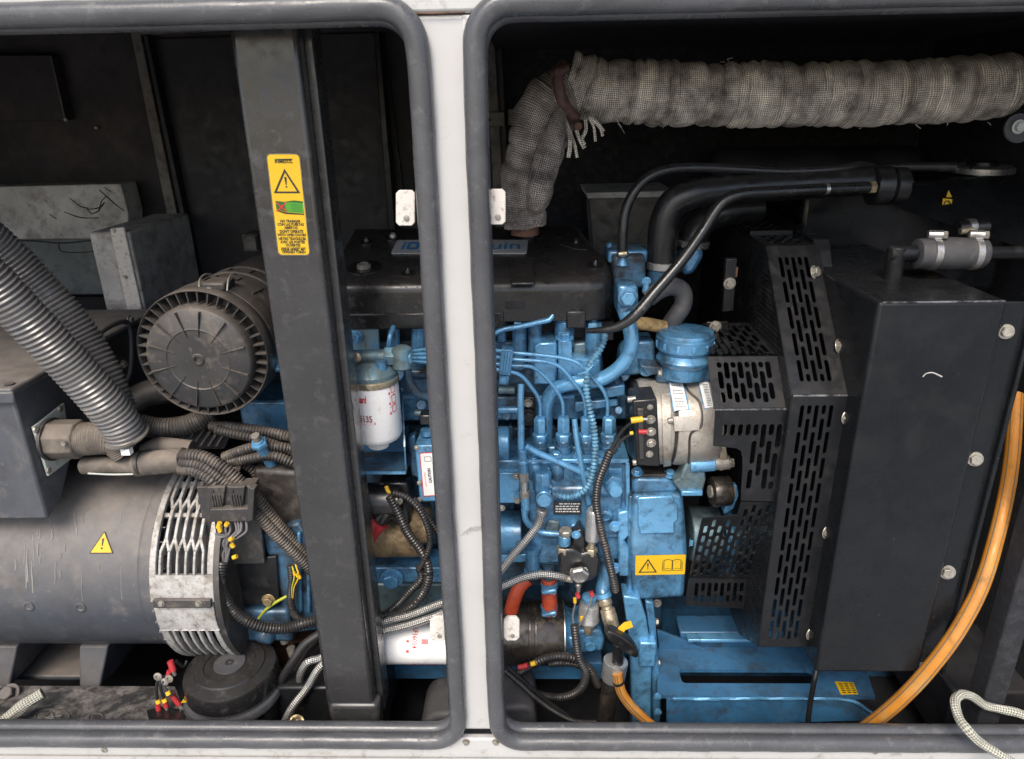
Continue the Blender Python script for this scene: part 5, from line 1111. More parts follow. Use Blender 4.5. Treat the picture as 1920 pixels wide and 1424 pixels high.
loom([(945, 1258, .15), (975, 1283, .15), (1005, 1310, .15), (1040, 1335, .15), (1075, 1352, .15), (1110, 1355, .16), (1150, 1345, .18)], .0055, 'thin black loom sweeping along the sill to the drain tube', per=.0046)
solo('black_hose', MB().tube(T((950, 1252, .17), (985, 1282, .17), (1030, 1320, .17), (1065, 1343, .17)), .006, 10), 'hose_black', 'smooth black cable behind the thin sweeping loom', 'hose')
rc = thing('crimp_terminal', W(985, 1252, .18), 'single red crimp terminal lying under the cooler', 'terminal')
part('red_sleeve', MB().tube(T((972, 1252, .18), (982, 1250, .18), (990, 1247, .18)), .0055, 10), 'red_plastic', rc); part('yellow_ferrule', MB().cyl(W(996, 1246, .18), W(1004, 1243, .18), .005, 10), 'yellow_plastic', rc)
# cooler
cyy = .27; cR = 59 * mpp(1000, 1186, cyy)
oc = thing('oil_cooler', W(1000, 1246, cyy), 'dark shiny metal oil cooler drum with orange hoses above', 'oil cooler')
c0, c1 = W(900, 1186, cyy), W(1056, 1186, cyy); zc = c1.z
part('cooler_drum', MB().lathe([(cR * .96, 0), (cR, .003), (cR, c1.x - c0.x - .004), (cR * .97, c1.x - c0.x)], (c0.x, cyy, zc), (1, 0, 0), 56), 'cooler_metal', oc)
for x in (991, 1002): part('drum_band', MB().lathe([(cR * 1.012, 0), (cR * 1.018, .001), (cR * 1.018, .006), (cR * 1.012, .007)], (W(x, 1186, cyy).x, cyy, zc), (1, 0, 0), 56), 'cooler_metal', oc)
part('end_flange', MB().lathe([(cR * .9, 0), (cR * .9, .003), (cR * .82, .006), (cR * .70, .022), (cR * .5, .024)], (c1.x, cyy, zc), (1, 0, 0), 48), 'blue', oc)
part('flange_rim', MB().lathe([(cR * .97, 0), (cR * .97, .002)], (c1.x, cyy, zc), (1, 0, 0), 48), 'steel', oc)
part('outlet_block', MB().fprism([(1074, 1190), (1092, 1182), (1126, 1182), (1134, 1200), (1130, 1222), (1082, 1228)], .215, .30), 'blue', oc, .006)
part('outlet_neck', MB().fbox(1066, 1196, 1084, 1216, .22, .29), 'blue_bright', oc, .004); bolt(1106, 1206, .215, 11, oc, 'blue')
rh = solo('orange_hose', MB().tube(T((990, 1085, .27), (976, 1098, .265), (965, 1122, .26), (959, 1145, .26), (957, 1175, .265)), .0148, 20), 'red_hose', 'bent orange-red rubber hose entering the cooler beside the seal', 'hose')
oh = thing('orange_hose', W(1031, 1135, .255), 'short orange-red rubber hose stub held by blue clamps', 'hose')
h0, h1 = W(1029, 1084, .26), W(1031, 1150, .252); hx = (h1 - h0).normalized()
part('hose_stub', MB().cyl(h0, h1, .0162, 24), 'red_hose', oh)
part('blue_neck', MB().cyl(h0 - hx * .03, h0 + hx * .006, .013, 20), 'blue_dirty', oh)
for y in (1097, 1139):
    c = W(1030, y, .256); q = part('hose_clamp', MB().lathe([(.0168, -.006), (.0182, -.005), (.0182, .005), (.0168, .006)], c, hx, 24), 'blue_bright', oh)
    part('clamp_screw', MB().lathe([(.004, -.014), (.0055, -.010), (.0055, .010), (.004, .014)], c + Vector((0, -.020, 0)), (1, 0, .25), 12), 'blue_bright', q)
    for k in range(4): part('clamp_coil', MB().tube([c + Vector((-.012 + .007 * k + .004 * math.cos(t), -.0215 - .0005 * k, .006 * math.sin(t))) for t in (0, 1.2, 2.4, 3.6, 4.8, 6.0)], .0011, 6), 'blue_bright', q)
    bolt(0, 0, 0, 1, q, 'steel', (0, -1, 0), at=c + Vector((.004, -.021, -.002)), rm=.0038)
# drain valve, tee handle, tube, yellow tag
dv = thing('drain_valve', W(1150, 1190, .2), 'brass drain valve with black tee handle and orange tag', 'valve')
a0, a1 = W(1132, 1120, .215), W(1152, 1190, .185); dx = (a1 - a0).normalized(); L_ = (a1 - a0).length
part('valve_body', MB().lathe([(.012, 0), (.014, .004), (.014, .014), (.011, .017), (.011, .022), (.0150, .024), (.0150, .034), (.0155, .036), (.0155, .046), (.0148, .048), (.0148, .060), (.0125, .062), (.0125, L_)], a0, dx, 16), 'brass', dv, .0006, smooth=25)
part('blue_elbow', MB().tube([W(1138, 1050, .24), W(1134, 1085, .235), W(1130, 1108, .225), a0 + dx * .002], .015, 18), 'blue', dv)
part('elbow_collar', MB().lathe([(.016, -.010), (.017, -.009), (.017, 0), (.016, .001)], a0, dx, 20), 'blue_bright', dv)
part('stem_nut', MB().lathe([(.009, 0), (.0095, .01), (.007, .012), (.007, .03)], a1, dx, 6), 'brass', dv)
hd = [(1134, 1192), (1140, 1184), (1152, 1187), (1170, 1196), (1186, 1209), (1197, 1224), (1198, 1233), (1191, 1236), (1180, 1230), (1160, 1216), (1142, 1204)]
part('tee_handle', MB().fprism(hd, .148, .172), 'hose_black', dv, .005, seg=3)
part('handle_stem', MB().cyl(W(1160, 1205, .168), W(1158, 1246, .170), .0115, 18), 'hose_black', dv, .002)
tg_ = part('orange_tag', MB().fprism([(1159, 1178), (1170, 1168), (1183, 1165), (1187, 1176), (1172, 1182), (1166, 1193), (1159, 1190)], .165, .1662), 'yellow_tag', dv)
dt = thing('drain_tube', W(1130, 1370, .17), 'grey steel drain tube with round collar below the tee handle', 'drain tube')
t0, t1 = W(1155, 1238, .175), W(1128, 1385, .165); td = (t1 - t0).normalized()
part('tube_collar', MB().lathe([(.001, .0015), (.008, .001), (.020, .0), (.0245, .002), (.0245, .042), (.022, .046)], t0, td, 36), 'silver_paint', dt)
part('tube_pipe', MB().cyl(t0 + td * .03, t1 + td * .12, .0195, 28), 'cooler_metal', dt)
part('stem_bush', MB().lathe([(.008, 0), (.008, .012)], t0 - td * .01, td, 14), 'brass', dt)
oh2 = thing('drain_hose', W(1226, 1366, .12), 'orange striped hose leaving the drain tube collar to the sill', 'hose')
hp_ = T((1157, 1262, .152), (1160, 1280, .15), (1166, 1300, .148), (1182, 1323, .145), (1202, 1343, .14), (1230, 1368, .135), (1262, 1394, .13), (1300, 1420, .14))
part('hose_tube', MB().tube(hp_, .0102, 18), 'orange_hose', oh2)
part('hose_tie', MB().lathe([(.0115, 0), (.0118, .001), (.0118, .004), (.0115, .005)], W(1159, 1277, .15), W(1166, 1300, .148) - W(1160, 1280, .15), 20), 'wire_black', oh2)
def stripe(pts, r, off, m, parent, name='hose_stripe'):
    P = spline(pts, .01); out = []
    for i, p in enumerate(P):
        t = (P[min(i + 1, len(P) - 1)] - P[max(0, i - 1)]).normalized(); c = (CAM - p).normalized(); s = t.cross(c).normalized(); n = s.cross(t)
        if n.dot(c) < 0: n = -n
        out.append(p + (s * math.sin(off) + n * math.cos(off)) * r)
    part(name, MB().tube(out, .0013, 6), m, parent)
stripe(hp_, .0098, .15, 'orange_stripe', oh2); stripe(hp_, .0098, .6, 'orange_stripe', oh2)
bh = thing('orange_water_hose', W(1620, 1370, .1), 'long orange hose with dark stripe curving past the black radiator', 'hose')
hq = T((1905, 740, .30), (1898, 850, .22), (1886, 930, .16), (1870, 1000, .12), (1840, 1098, .075), (1796, 1182, .052), (1742, 1255, .046), (1682, 1318, .06), (1612, 1374, .08), (1550, 1420, .09))
part('hose_tube', MB().tube(hq, .0128, 20), 'orange_hose', bh); stripe(hq, .0124, .45, 'orange_stripe', bh); stripe(hq, .0124, -.75, 'orange_stripe', bh)

# ================================================================== timing case
tc = thing('timing_case', W(1235, 1130, .24), 'blue cast gear case with yellow manual warning sticker', 'gear case')
part('case_box', MB().fprism([(1186, 930), (1282, 926), (1290, 1040), (1284, 1122), (1190, 1128), (1180, 1060)], .225, .33), 'blue', tc, .010, seg=3)
part('case_flange', MB().fprism([(1178, 932), (1188, 930), (1186, 1128), (1176, 1120)], .235, .33), 'blue', tc, .004)
part('case_panel', MB().fprism([(1196, 934), (1262, 930), (1265, 944), (1272, 948), (1272, 976), (1265, 982), (1266, 1001), (1200, 1003), (1196, 985)], .221, .23), 'blue_bright', tc, .003)
part('case_top', MB().fprism([(1186, 905), (1196, 897), (1255, 898), (1272, 912), (1274, 924), (1186, 928)], .235, .33), 'blue', tc, .006); part('case_gasket', MB().fbox(1186, 890, 1275, 899, .24, .33), 'grease', tc, .002)
for a, b in ((1195, 886), (1256, 890)): bolt(a, b, .245, 8, tc, 'blue_bright', (0, -.3, 1))
part('casting_mark', MB().tube(T((1204, 1092, .2245), (1208, 1090, .2245), (1209, 1100, .2245), (1204, 1103, .2245), (1205, 1096, .2245)), .0008, 6), 'blue_dirty', tc)
for a, b in ((1293, 1018), (1289, 1108)): bolt(a, b, .25, 6, tc, 'blue_bright', (1, -.3, 0))
bolt(1232, 1131, .27, 6, tc, 'bolt_steel')
tp2 = Plane(W(1190, 1079, .2242), W(1285, 1077, .2242), W(1190, 1000, .2242))
sg2 = -1 if tp2.n.y > 0 else 1
u0, v0 = tp2.px(1191, 1079); u1, v1 = tp2.px(1286, 1040)
stc = shape('manual_sticker', [rrect(u0, v0, u1, v1, .002)], tp2, 0, 'yellow', tc); stc['label'] = 'yellow sticker with warning triangle and open book'
vm_ = (v0 + v1) / 2; du = u1 - u0; dh = v1 - v0
tri_warning(tp2, u0 + du * .25, vm_ - dh * .02, dh * .80, sg2 * .0004, stc)
bxm = u0 + du * .74; bw = du * .175; bh_ = dh * .30
for s in (-1, 1):
    def pg(k): return [(bxm, vm_ + bh_ * .75), (bxm + s * bw * .5, vm_ + bh_ * .98), (bxm + s * bw, vm_ + bh_ * .8), (bxm + s * bw, vm_ - bh_ * .75), (bxm + s * bw * .5, vm_ - bh_ * .62), (bxm, vm_ - bh_ * .85)]
    o_p = pg(1); cxp = sum(p[0] for p in o_p) / 6; cyp = sum(p[1] for p in o_p) / 6
    shape('book_page', [o_p, [(cxp + (a - cxp) * .86, cyp + (b - cyp) * .9) for a, b in o_p]], tp2, sg2 * .0004, 'ink', stc)
    for j in (1, 2): shape('book_leaf', [[(bxm + s * (bw + du * .012 * j), vm_ + bh_ * (.8 - .15 * j)), (bxm + s * (bw + du * .012 * j + .0006), vm_ + bh_ * (.8 - .15 * j)), (bxm + s * (bw + du * .012 * j + .0006), vm_ - bh_ * .95), (bxm + s * (bw + du * .012 * j), vm_ - bh_ * .95)]], tp2, sg2 * .0004, 'ink', stc)
shape('book_leaf', [[(bxm - bw * 1.12, vm_ - bh_ * .95), (bxm + bw * 1.12, vm_ - bh_ * .95), (bxm + bw * 1.12, vm_ - bh_ * 1.02), (bxm - bw * 1.12, vm_ - bh_ * 1.02)]], tp2, sg2 * .0004, 'ink', stc)
part('drive_drum', MB().cyl(W(1290, 1000, .30), W(1345, 1000, .30), .055, 36), 'teal_steel', tc, .003); part('front_pulley', MB().lathe([(.06, 0), (.085, .004), (.085, .01), (.075, .014), (.075, .022), (.085, .026), (.085, .034), (.03, .04)], W(1340, 1010, .36), (1, 0, 0), 48), 'blue', tc)
# engine front support plates
fs = thing('front_support', W(1210, 1366, .25), 'blue cast upright engine support standing on the base frame', 'engine support')
part('support_plate', MB().fprism([(1168, 1118), (1200, 1122), (1212, 1160), (1218, 1200), (1222, 1215), (1222, 1400), (1186, 1400), (1180, 1200)], .215, .26), 'blue_bright', fs, .004)
part('support_plate', MB().fprism([(1210, 1128), (1226, 1130), (1232, 1200), (1240, 1300), (1238, 1400), (1224, 1400), (1222, 1220)], .225, .30), 'blue', fs, .004)
part('support_block', MB().fbox(1198, 1206, 1230, 1252, .205, .24), 'blue_bright', fs, .004)
for a, b in ((1231, 1243), (1228, 1166)): bolt(a, b, .25, 6, fs, 'bolt_steel', (1, 0, 0))
# ------------------------------------------------------------------ charging alternator
AY = .245; aR = 84 * mpp(1250, 790, AY)
al = thing('charging_alternator', W(1255, 880, AY), 'cast aluminium charging alternator with terminal plate and paper labels', 'alternator')
ac = W(1178, 790, AY + .03); x_a = [W(x, 790, AY + .03).x - ac.x for x in (1178, 1196, 1236, 1290, 1342)]
part('rear_cap', MB().lathe([(aR * .72, 0), (aR * .90, .006), (aR * .94, .016), (aR * .94, x_a[1] + .02)], ac, (1, 0, 0), 44), 'hose_black', al)
part('rear_housing', MB().lathe([(aR * .95, x_a[1] - .004), (aR * .99, x_a[1] + .004), (aR * .99, x_a[2] + .01), (aR * .97, x_a[2] + .014)], ac, (1, 0, 0), 48), 'alternator_alu', al, .001)
part('stator_band', MB().lathe([(aR * .93, x_a[2] + .010), (aR * .93, x_a[3] + .006)], ac, (1, 0, 0), 48), 'grease', al)
part('front_housing', MB().lathe([(aR * .97, x_a[2] + .02), (aR * 1.0, x_a[2] + .026), (aR * 1.0, x_a[4] - .02), (aR * .9, x_a[4] - .004), (aR * .6, x_a[4])], ac, (1, 0, 0), 48), 'alternator_alu', al, .001)
def alt_at(px, py):
    r = ray(px, py).normalized(); o = CAM; cyx, czx = ac.y, ac.z; RR_ = aR
    a = r.y ** 2 + r.z ** 2; b = 2 * ((o.y - cyx) * r.y + (o.z - czx) * r.z); c = (o.y - cyx) ** 2 + (o.z - czx) ** 2 - RR_ ** 2
    t = (-b - math.sqrt(max(0, b * b - 4 * a * c))) / (2 * a); p = o + r * t; return p, Vector((0, p.y - cyx, p.z - czx)).normalized()
def alt_patch(name, quad, m, parent, h=.001, n=8):
    mb = MB(); vs = []
    for j in range(n + 1):
        t = j / n
        l = (quad[0][0] + (quad[3][0] - quad[0][0]) * t, quad[0][1] + (quad[3][1] - quad[0][1]) * t); r = (quad[1][0] + (quad[2][0] - quad[1][0]) * t, quad[1][1] + (quad[2][1] - quad[1][1]) * t)
        for q in (l, r): p, nn_ = alt_at(*q); vs.append(p + nn_ * h)
    mb.add(vs, [(2 * j, 2 * j + 1, 2 * j + 3, 2 * j + 2)[::-1] for j in range(n)]); return part(name, mb, m, parent)
# casting steps: zig-zag seam, lugs and screws
for pp in ([(1291, 696), (1293, 712), (1283, 722), (1296, 740), (1310, 752), (1314, 800), (1296, 812), (1292, 850), (1290, 878)],):
    part('casting_seam', MB().tube([alt_at(a, b)[0] + alt_at(a, b)[1] * .001 for a, b in pp], .0022, 8), 'grease', al)
alt_patch('casting_step', [(1262, 782), (1312, 780), (1310, 806), (1264, 808)], 'alternator_alu', al, .004); alt_patch('casting_step', [(1240, 740), (1256, 740), (1258, 870), (1244, 872)], 'alternator_alu', al, .004)
lb = alt_patch('paper_label', [(1252, 706), (1276, 704), (1290, 768), (1264, 771)], 'label_white', al, .0022); lb2 = alt_patch('paper_label', [(1309, 714), (1326, 712), (1337, 764), (1321, 767)], 'label_white', al, .0022)
for lab, x, h in ((al, 0, 0),):
    alt_patch('label_edge', [(1250, 704), (1253, 704), (1267, 772), (1262, 773)], 'blue_bright', lb, .0016); alt_patch('label_edge', [(1275, 703), (1278.5, 703), (1293, 769), (1288.5, 770)], 'blue_bright', lb, .0016); alt_patch('label_edge', [(1307, 713), (1310, 713), (1323, 768), (1319, 768)], 'blue_bright', lb2, .0016)
random.seed(9)
for j in range(12):
    t = .06 + j * .075; xa = 1255 + 13 * t; yy = 706 + 64 * t
    if j in (4, 7): continue
    x = xa
    while x < xa + 16:
        l = random.uniform(1.5, 4.5); alt_patch('print_stroke', [(x, yy), (x + l, yy), (x + l + .3, yy + 1.9), (x + .3, yy + 1.9)], 'grey_ink', lb, .0027, 1); x += l + 1
for j in range(14):
    t = .2 + j * .055; x = 1315 + 12 * t; yy = 713 + 52 * t; alt_patch('barcode_bar', [(x, yy), (x + 9, yy), (x + 9, yy + random.choice([.8, 1.4])), (x, yy + random.choice([.8, 1.4]))], 'ink', lb2, .0027, 1)
tpn = part('terminal_plate', MB().fprism([(1186, 752), (1232, 748), (1238, 876), (1194, 874)], AY - .062, AY), 'hose_black', al, .003)
part('plate_ridge', MB().fprism([(1196, 768), (1206, 768), (1208, 862), (1199, 862)], AY - .068, AY - .06), 'dusty_plastic', al, .001)
for a, b, r in ((1219, 764, 5), (1220, 787, 8), (1221, 810, 8), (1221, 831, 8), (1218, 852, 6)): bolt(a, b, AY - .062, r * .8, al, 'bolt_steel', name='terminal_stud')
ty_ = part('yellow_terminal', MB().cyl(W(1183, 789, AY - .068), W(1205, 786, AY - .068), .0055, 12), 'yellow_plastic', al); part('lug', MB().cyl(W(1205, 786, AY - .068), W(1214, 786, AY - .068), .003, 8), 'steel', al)
part('red_terminal', MB().cyl(W(1197, 810, AY - .068), W(1212, 810, AY - .068), .0045, 12), 'red_plastic', al); part('yellow_ferrule', MB().cyl(W(1181, 813, AY - .068), W(1187, 812, AY - .068), .0034, 10), 'yellow_plastic', al)
for a, b, c, d in ((1176, 750, 1192, 748), (1186, 868, 1200, 866), (1252, 790, 1262, 788)): q = part('through_bolt', MB().cyl(W(a, b, AY - .05), W(c, d, AY - .05), .0055, 14), 'bolt_steel', al, .001)
alt_patch('top_lug', [(1236, 694), (1290, 692), (1291, 704), (1240, 706)], 'alternator_alu', al, .006)
bolt(1240, 700, AY - .04, 6, al, 'bolt_steel', (-1, 0, 0))
part('mount_lug', MB().cyl(W(1292, 872, AY - .02), W(1340, 868, AY - .02), .0155, 22), 'blue_bright', al, .002); part('lug_end', MB().cyl(W(1338, 868, AY - .02), W(1366, 866, AY - .02), .014, 22), 'alternator_alu', al, .002)
bolt(1366, 868, AY - .02, 9, al, 'bolt_steel', (1, 0, 0)); part('adjust_arm', MB().fprism([(1350, 838), (1362, 838), (1368, 880), (1350, 884)], AY - .03, AY - .016), 'brass', al, .002)
abk = thing('alternator_bracket', W(1290, 930, .26), 'blue and bare metal bracket under the charging alternator', 'bracket')
part('bracket_web', MB().fprism([(1290, 858), (1320, 862), (1324, 900), (1318, 925), (1280, 930), (1262, 905), (1276, 896)], .215, .25), 'teal_steel', abk, .004); part('bracket_foot', MB().fbox(1278, 922, 1318, 931, .205, .28), 'blue_bright', abk, .002)
pl2 = thing('idler_pulley', W(1350, 950, .25), 'smooth dark metal idler pulley with blue guard behind it', 'pulley')
part('pulley_rim', MB().lathe([(.024, 0), (.0275, .001), (.0285, .003), (.0285, .033), (.0275, .035), (.024, .036)], W(1333, 922, .22), (1, .1, 0), 40), 'cooler_metal', pl2); part('pulley_hub', MB().cyl(W(1330, 922, .22), W(1374, 922, .225), .012, 20), 'bolt_steel', pl2)
part('blue_strut', MB().fprism([(1368, 912), (1382, 910), (1386, 930), (1376, 955), (1360, 966), (1356, 958), (1366, 945)], .235, .25), 'blue_bright', pl2, .003)
# ------------------------------------------------------------------ oil filler
og = thing('oil_filler', W(1285, 690, .28), 'blue screw cap on ribbed oil filler neck', 'oil filler')
oy = .275; o0 = W(1283, 660, oy); rr_ = 53 * mpp(1283, 620, oy)
zt_ = W(1283, 625, oy).z - o0.z
part('filler_neck', MB().lathe([(rr_ * .80, -.045), (rr_ * .84, -.03), (rr_ * .84, -.022), (rr_ * .97, -.016), (rr_ * .99, -.010), (rr_ * .92, -.004), (rr_ * .88, .002), (rr_ * .95, .006), (rr_ * .95, .010)], o0, (0, 0, 1), 48), 'blue', og)
cpq = part('screw_cap', MB().lathe([(rr_ * .98, .008), (rr_ * 1.02, .010), (rr_ * 1.02, .030), (rr_ * .98, .032), (rr_ * .98, .036), (rr_ * .95, .040), (rr_ * .6, .043), (.001, .0435)], o0, (0, 0, 1), 48), 'blue', og)
for k in range(12):
    a = 2 * math.pi * k / 12 + .1; d = Vector((math.cos(a), math.sin(a), 0)); t = Vector((-d.y, d.x, 0))
    b = o0 + d * rr_ * 1.01 + Vector((0, 0, .013)); part('cap_lug', MB().prism([b - t * .0025, b + t * .0025, b + t * .0025 + Vector((0, 0, .012)), b - t * .0025 + Vector((0, 0, .012))], d * .0018), 'blue_bright', cpq, .0006)
part('neck_base', MB().fbox(1232, 690, 1345, 720, .26, .36), 'blue_dirty', og, .006)
ea = thing('lifting_bracket', W(1345, 615, .33), 'small black bracket with bolt behind the oil filler cap', 'bracket')
part('bracket_arm', MB().fprism([(1325, 604), (1366, 603), (1368, 624), (1322, 626)], .33, .336), 'black_paint', ea, .002); bolt(1341, 613, .33, 8, ea)
# thermostat housing
th_ = thing('thermostat_housing', W(1180, 640, .3), 'blue thermostat housing with large hexagon plug behind the engine cover', 'engine housing')
part('housing_front', MB().fprism([(1159, 536), (1196, 536), (1198, 580), (1176, 606), (1158, 590)], .27, .36), 'blue', th_, .005); part('housing_top', MB().fprism([(1148, 480), (1210, 478), (1212, 540), (1152, 545)], .33, .42), 'blue_dirty', th_, .006)
part('plug_washer', MB().lathe([(.018, 0), (.018, .005)], W(1177, 557, .268), (0, -1, .15), 26), 'blue', th_, .001); part('hex_plug', MB().lathe([(.0135, 0), (.0145, .002), (.0145, .012), (.012, .015)], W(1177, 559, .264), (0, -1, .1), 6, .2), 'blue_bright', th_, .001)
part('housing_ear', MB().fbox(1140, 470, 1215, 494, .35, .42), 'blue', th_, .005); bolt(1143, 461, .36, 5, th_, 'blue', (0, -.2, 1)); bolt(1212, 528, .3, 6, th_, 'blue_bright'); part('ear_strut', MB().cyl(W(1210, 548, .3), W(1212, 530, .3), .006, 10), 'blue_bright', th_)
part('dome', MB().cyl(W(1080, 535, .42), W(1130, 540, .42), .055, 36), 'blue', th_, .006)
part('outlet_neck', MB().cyl(W(1237, 530, .36), W(1240, 490, .36), .024, 24), 'blue_dirty', th_)
part('water_pump', MB().fprism([(1278, 470), (1316, 462), (1322, 480), (1302, 515), (1280, 520)], .42, .52), 'blue', th_, .01)
lh = thing('lower_hose', W(1300, 465, .45), 'dark clamped rubber hose behind the bent black rod', 'hose')
part('hose_tube', MB().tube(T((1296, 470, .45), (1300, 440, .46), (1318, 412, .47), (1360, 396, .48), (1420, 390, .5)), .030, 22), 'hose_black', lh)
part('hose_clamp', MB().lathe([(.031, 0), (.0325, .001), (.0325, .012), (.031, .013)], W(1297, 463, .45), (.1, 0, 1), 30), 'steel', lh)

# ------------------------------------------------------------------ hoses up to the radiator
uh = thing('radiator_hose', W(1240, 500, .36), 'thick black rubber radiator hose bending up from the thermostat housing', 'hose')
hpts = T((1240, 492, .36), (1241, 455, .36), (1246, 415, .36), (1262, 382, .36), (1295, 365, .36), (1345, 358, .37), (1420, 352, .38), (1520, 345, .39), (1620, 340, .40), (1645, 339, .40))
part('hose_tube', MB().tube(hpts, .0265, 24, wob=.008), 'hose_black', uh)
part('hose_clamp', MB().lathe([(.0275, 0), (.0285, .001), (.0285, .013), (.0275, .014)], W(1240, 504, .36), (0, 0, 1), 32), 'steel', uh); part('hose_clamp', MB().lathe([(.0275, 0), (.0285, .001), (.0285, .010), (.0275, .011)], W(1268, 452, .42), (.4, 0, 1), 32), 'steel', uh) if False else None
part('hose_cuff', MB().lathe([(.030, 0), (.034, .002), (.035, .03), (.032, .032), (.028, .035), (.033, .038), (.033, .058), (.026, .064)], W(1632, 349, .39), (1, 0, -.02), 36), 'hose_black', uh)
part('brass_nut', MB().lathe([(.010, 0), (.011, .002), (.011, .012), (.010, .014)], W(1626, 352, .36), (1, 0, 0), 6), 'gold_steel', uh)
h2 = thing('vent_hose', W(1168, 480, .33), 'thin black vent hose arching from clamp to radiator top', 'hose')
part('hose_tube', MB().tube(T((1167, 482, .33), (1168, 440, .33), (1172, 400, .335), (1186, 365, .34), (1210, 337, .345), (1245, 320, .35), (1300, 315, .36), (1380, 318, .37), (1480, 322, .38), (1580, 316, .39), (1610, 310, .40), (1650, 316, .42), (1700, 313, .42), (1790, 313, .42)), .0088, 14), 'hose_black', h2)
part('hose_clamp', MB().lathe([(.0098, 0), (.0108, .001), (.0108, .007), (.0098, .008)], W(1167, 480, .33), (0, 0, 1), 20), 'steel', h2); part('clamp_screw', MB().lathe([(.004, 0), (.0045, .004), (.0045, .014)], W(1160, 477, .318), (1, 0, .1), 10), 'brass', h2); part('hose_barb', MB().lathe([(.011, 0), (.007, .01), (.007, .03)], W(1167, 497, .33), (0, 0, 1), 16), 'blue', h2)
rod = thing('dipstick_tube', W(1150, 616, .2), 'glossy black rod bent from the engine side up along the radiator hose', 'rod')
rpts = T((1100, 621, .235), (1130, 619, .225), (1153, 615, .22), (1172, 606, .218), (1190, 592, .218), (1230, 546, .23), (1280, 487, .25), (1320, 430, .27), (1340, 398, .28), (1358, 377, .285), (1385, 365, .29), (1450, 360, .31), (1550, 355, .335), (1628, 352, .355))
part('rod_tube', MB().tube(rpts, .0098, 16, rfun=lambda d: .0098 if d > .09 else .0045 + .0053 * (d / .09)), 'feed_black', rod)
part('rod_sleeve', MB().cyl(W(1545, 355, .334), W(1552, 355, .335), .0103, 16), 'steel', rod)
solo('bypass_hose', MB().tube(T((1215, 560, .30), (1235, 545, .30), (1258, 537, .305), (1278, 545, .31), (1281, 570, .31), (1268, 592, .31), (1255, 610, .315)), .0165, 20), 'hose_grey', 'grey bent rubber hose curling down behind the oil filler cap', 'hose')
solo('heater_hose', MB().tube(T((1190, 606, .29), (1215, 608, .29), (1245, 614, .3)), .012, 16), 'yellow_braid', 'short tan fabric covered hose beside the oil filler cap', 'hose')
bx_ = thing('back_box', W(1180, 400, .72), 'grey steel box with pale lid rim behind the thin vent hose', 'box')
part('box_front', MB().fprism([(1102, 372), (1262, 368), (1262, 480), (1110, 480)], .72, .9), 'grey_trim', bx_, .004); part('box_rim', MB().fprism([(1098, 362), (1266, 358), (1266, 370), (1102, 374)], .71, .91), 'dusty_white', bx_, .003); part('box_post', MB().fprism([(1099, 374), (1106, 374), (1114, 480), (1107, 480)], .71, .9), 'panel_dark', bx_)
sil = thing('silencer', W(1450, 300, .95), 'dark round silencer shape behind the exhaust and hoses', 'silencer'); part('silencer_shell', MB().cyl(W(1330, 320, .9), W(1720, 318, .9), .055, 32), 'panel_dark', sil, .02)
# ================================================================== wrapped exhaust
ex = thing('exhaust_pipe', W(985, 425, 0.395), 'exhaust pipe lagged with soot stained woven glass tape', 'exhaust pipe')
eR = 56 * mpp(1500, 170, 0.415)
part('wrapped_run', MB().tube(T((1062, 152, 0.405), (1110, 168, 0.405), (1200, 174, 0.405), (1350, 179, 0.405), (1500, 178, 0.405), (1650, 176, 0.405), (1800, 168, 0.405), (1850, 164, .405), (1893, 160, 0.405)), eR, 48, step=.0035, uv=True, helix=(.027, .0075), rfun=lambda d: eR * (.90 + .10 * min(1, d / .035))), 'exhaust_wrap', ex)
def rdown(d): return eR * (.86 if d < .05 else 1) * (1.0 - .14 * min(1, max(0, (d - .14) / .1)) - .18 * min(1, max(0, (d - .24) / .06)) - .16 * min(1, max(0, (d - .29) / .03)))
part('wrapped_bend', MB().tube(T((1092, 163, 0.405), (1064, 172, 0.4), (1036, 200, 0.395), (1015, 240, 0.39), (1000, 290, 0.385), (987, 345, 0.385), (981, 390, 0.385), (984, 425, 0.385)), eR, 44, step=.0035, uv=True, rfun=rdown, helix=(.04, .006), wob=.06), 'exhaust_wrap_dark', ex)
part('wrap_overlap', MB().tube(T((1052, 205, 0.345), (1042, 245, 0.337), (1026, 292, 0.333), (1012, 345, 0.337), (1002, 396, 0.355)), .020, 24, step=.004, uv=True, wob=.10, rfun=lambda d: .010 + .014 * math.sin(min(3.1, max(.05, d * 15.5)))), 'exhaust_wrap_dark', ex)
part('band', MB().tube([W(1056, 122, 0.355), W(1047, 145, 0.34), W(1050, 175, 0.335), W(1062, 203, 0.34), W(1078, 222, 0.355)], .010, 10, wob=.1), 'rust_band', ex)
part('band_tail', MB().tube([W(1040, 140, 0.345), W(1045, 135, 0.335), W(1062, 128, 0.345)], .008, 10), 'rust_band', ex); part('band_buckle', MB().lathe([(.008, 0), (.009, .004), (.006, .01)], W(1083, 235, 0.345), (0, -1, -.2), 10), 'rust', ex)
random.seed(4)
for pts in ([(1040, 160), (1044, 190), (1056, 215), (1066, 245), (1068, 275), (1065, 296)], [(1042, 170), (1050, 205), (1064, 232), (1074, 262), (1082, 296)], [(1082, 242), (1086, 258), (1095, 278)], [(1098, 222), (1098, 245), (1092, 262), (1097, 272)], [(1104, 220), (1112, 236), (1116, 266)], [(1112, 220), (1124, 236), (1130, 256)], [(1105, 222), (1120, 232), (1131, 247)], [(1150, 210), (1160, 230), (1170, 250)]):
    thin = pts[0][0] == 1150
    part('frayed_strand', MB().tube(T(*[(a + random.uniform(-1, 1), b, .343 - .001 * i) for i, (a, b) in enumerate(pts)]), .0007 if thin else random.uniform(.0024, .0038), 8, wob=.35, uv=True, step=.004), 'exhaust_wrap', ex)
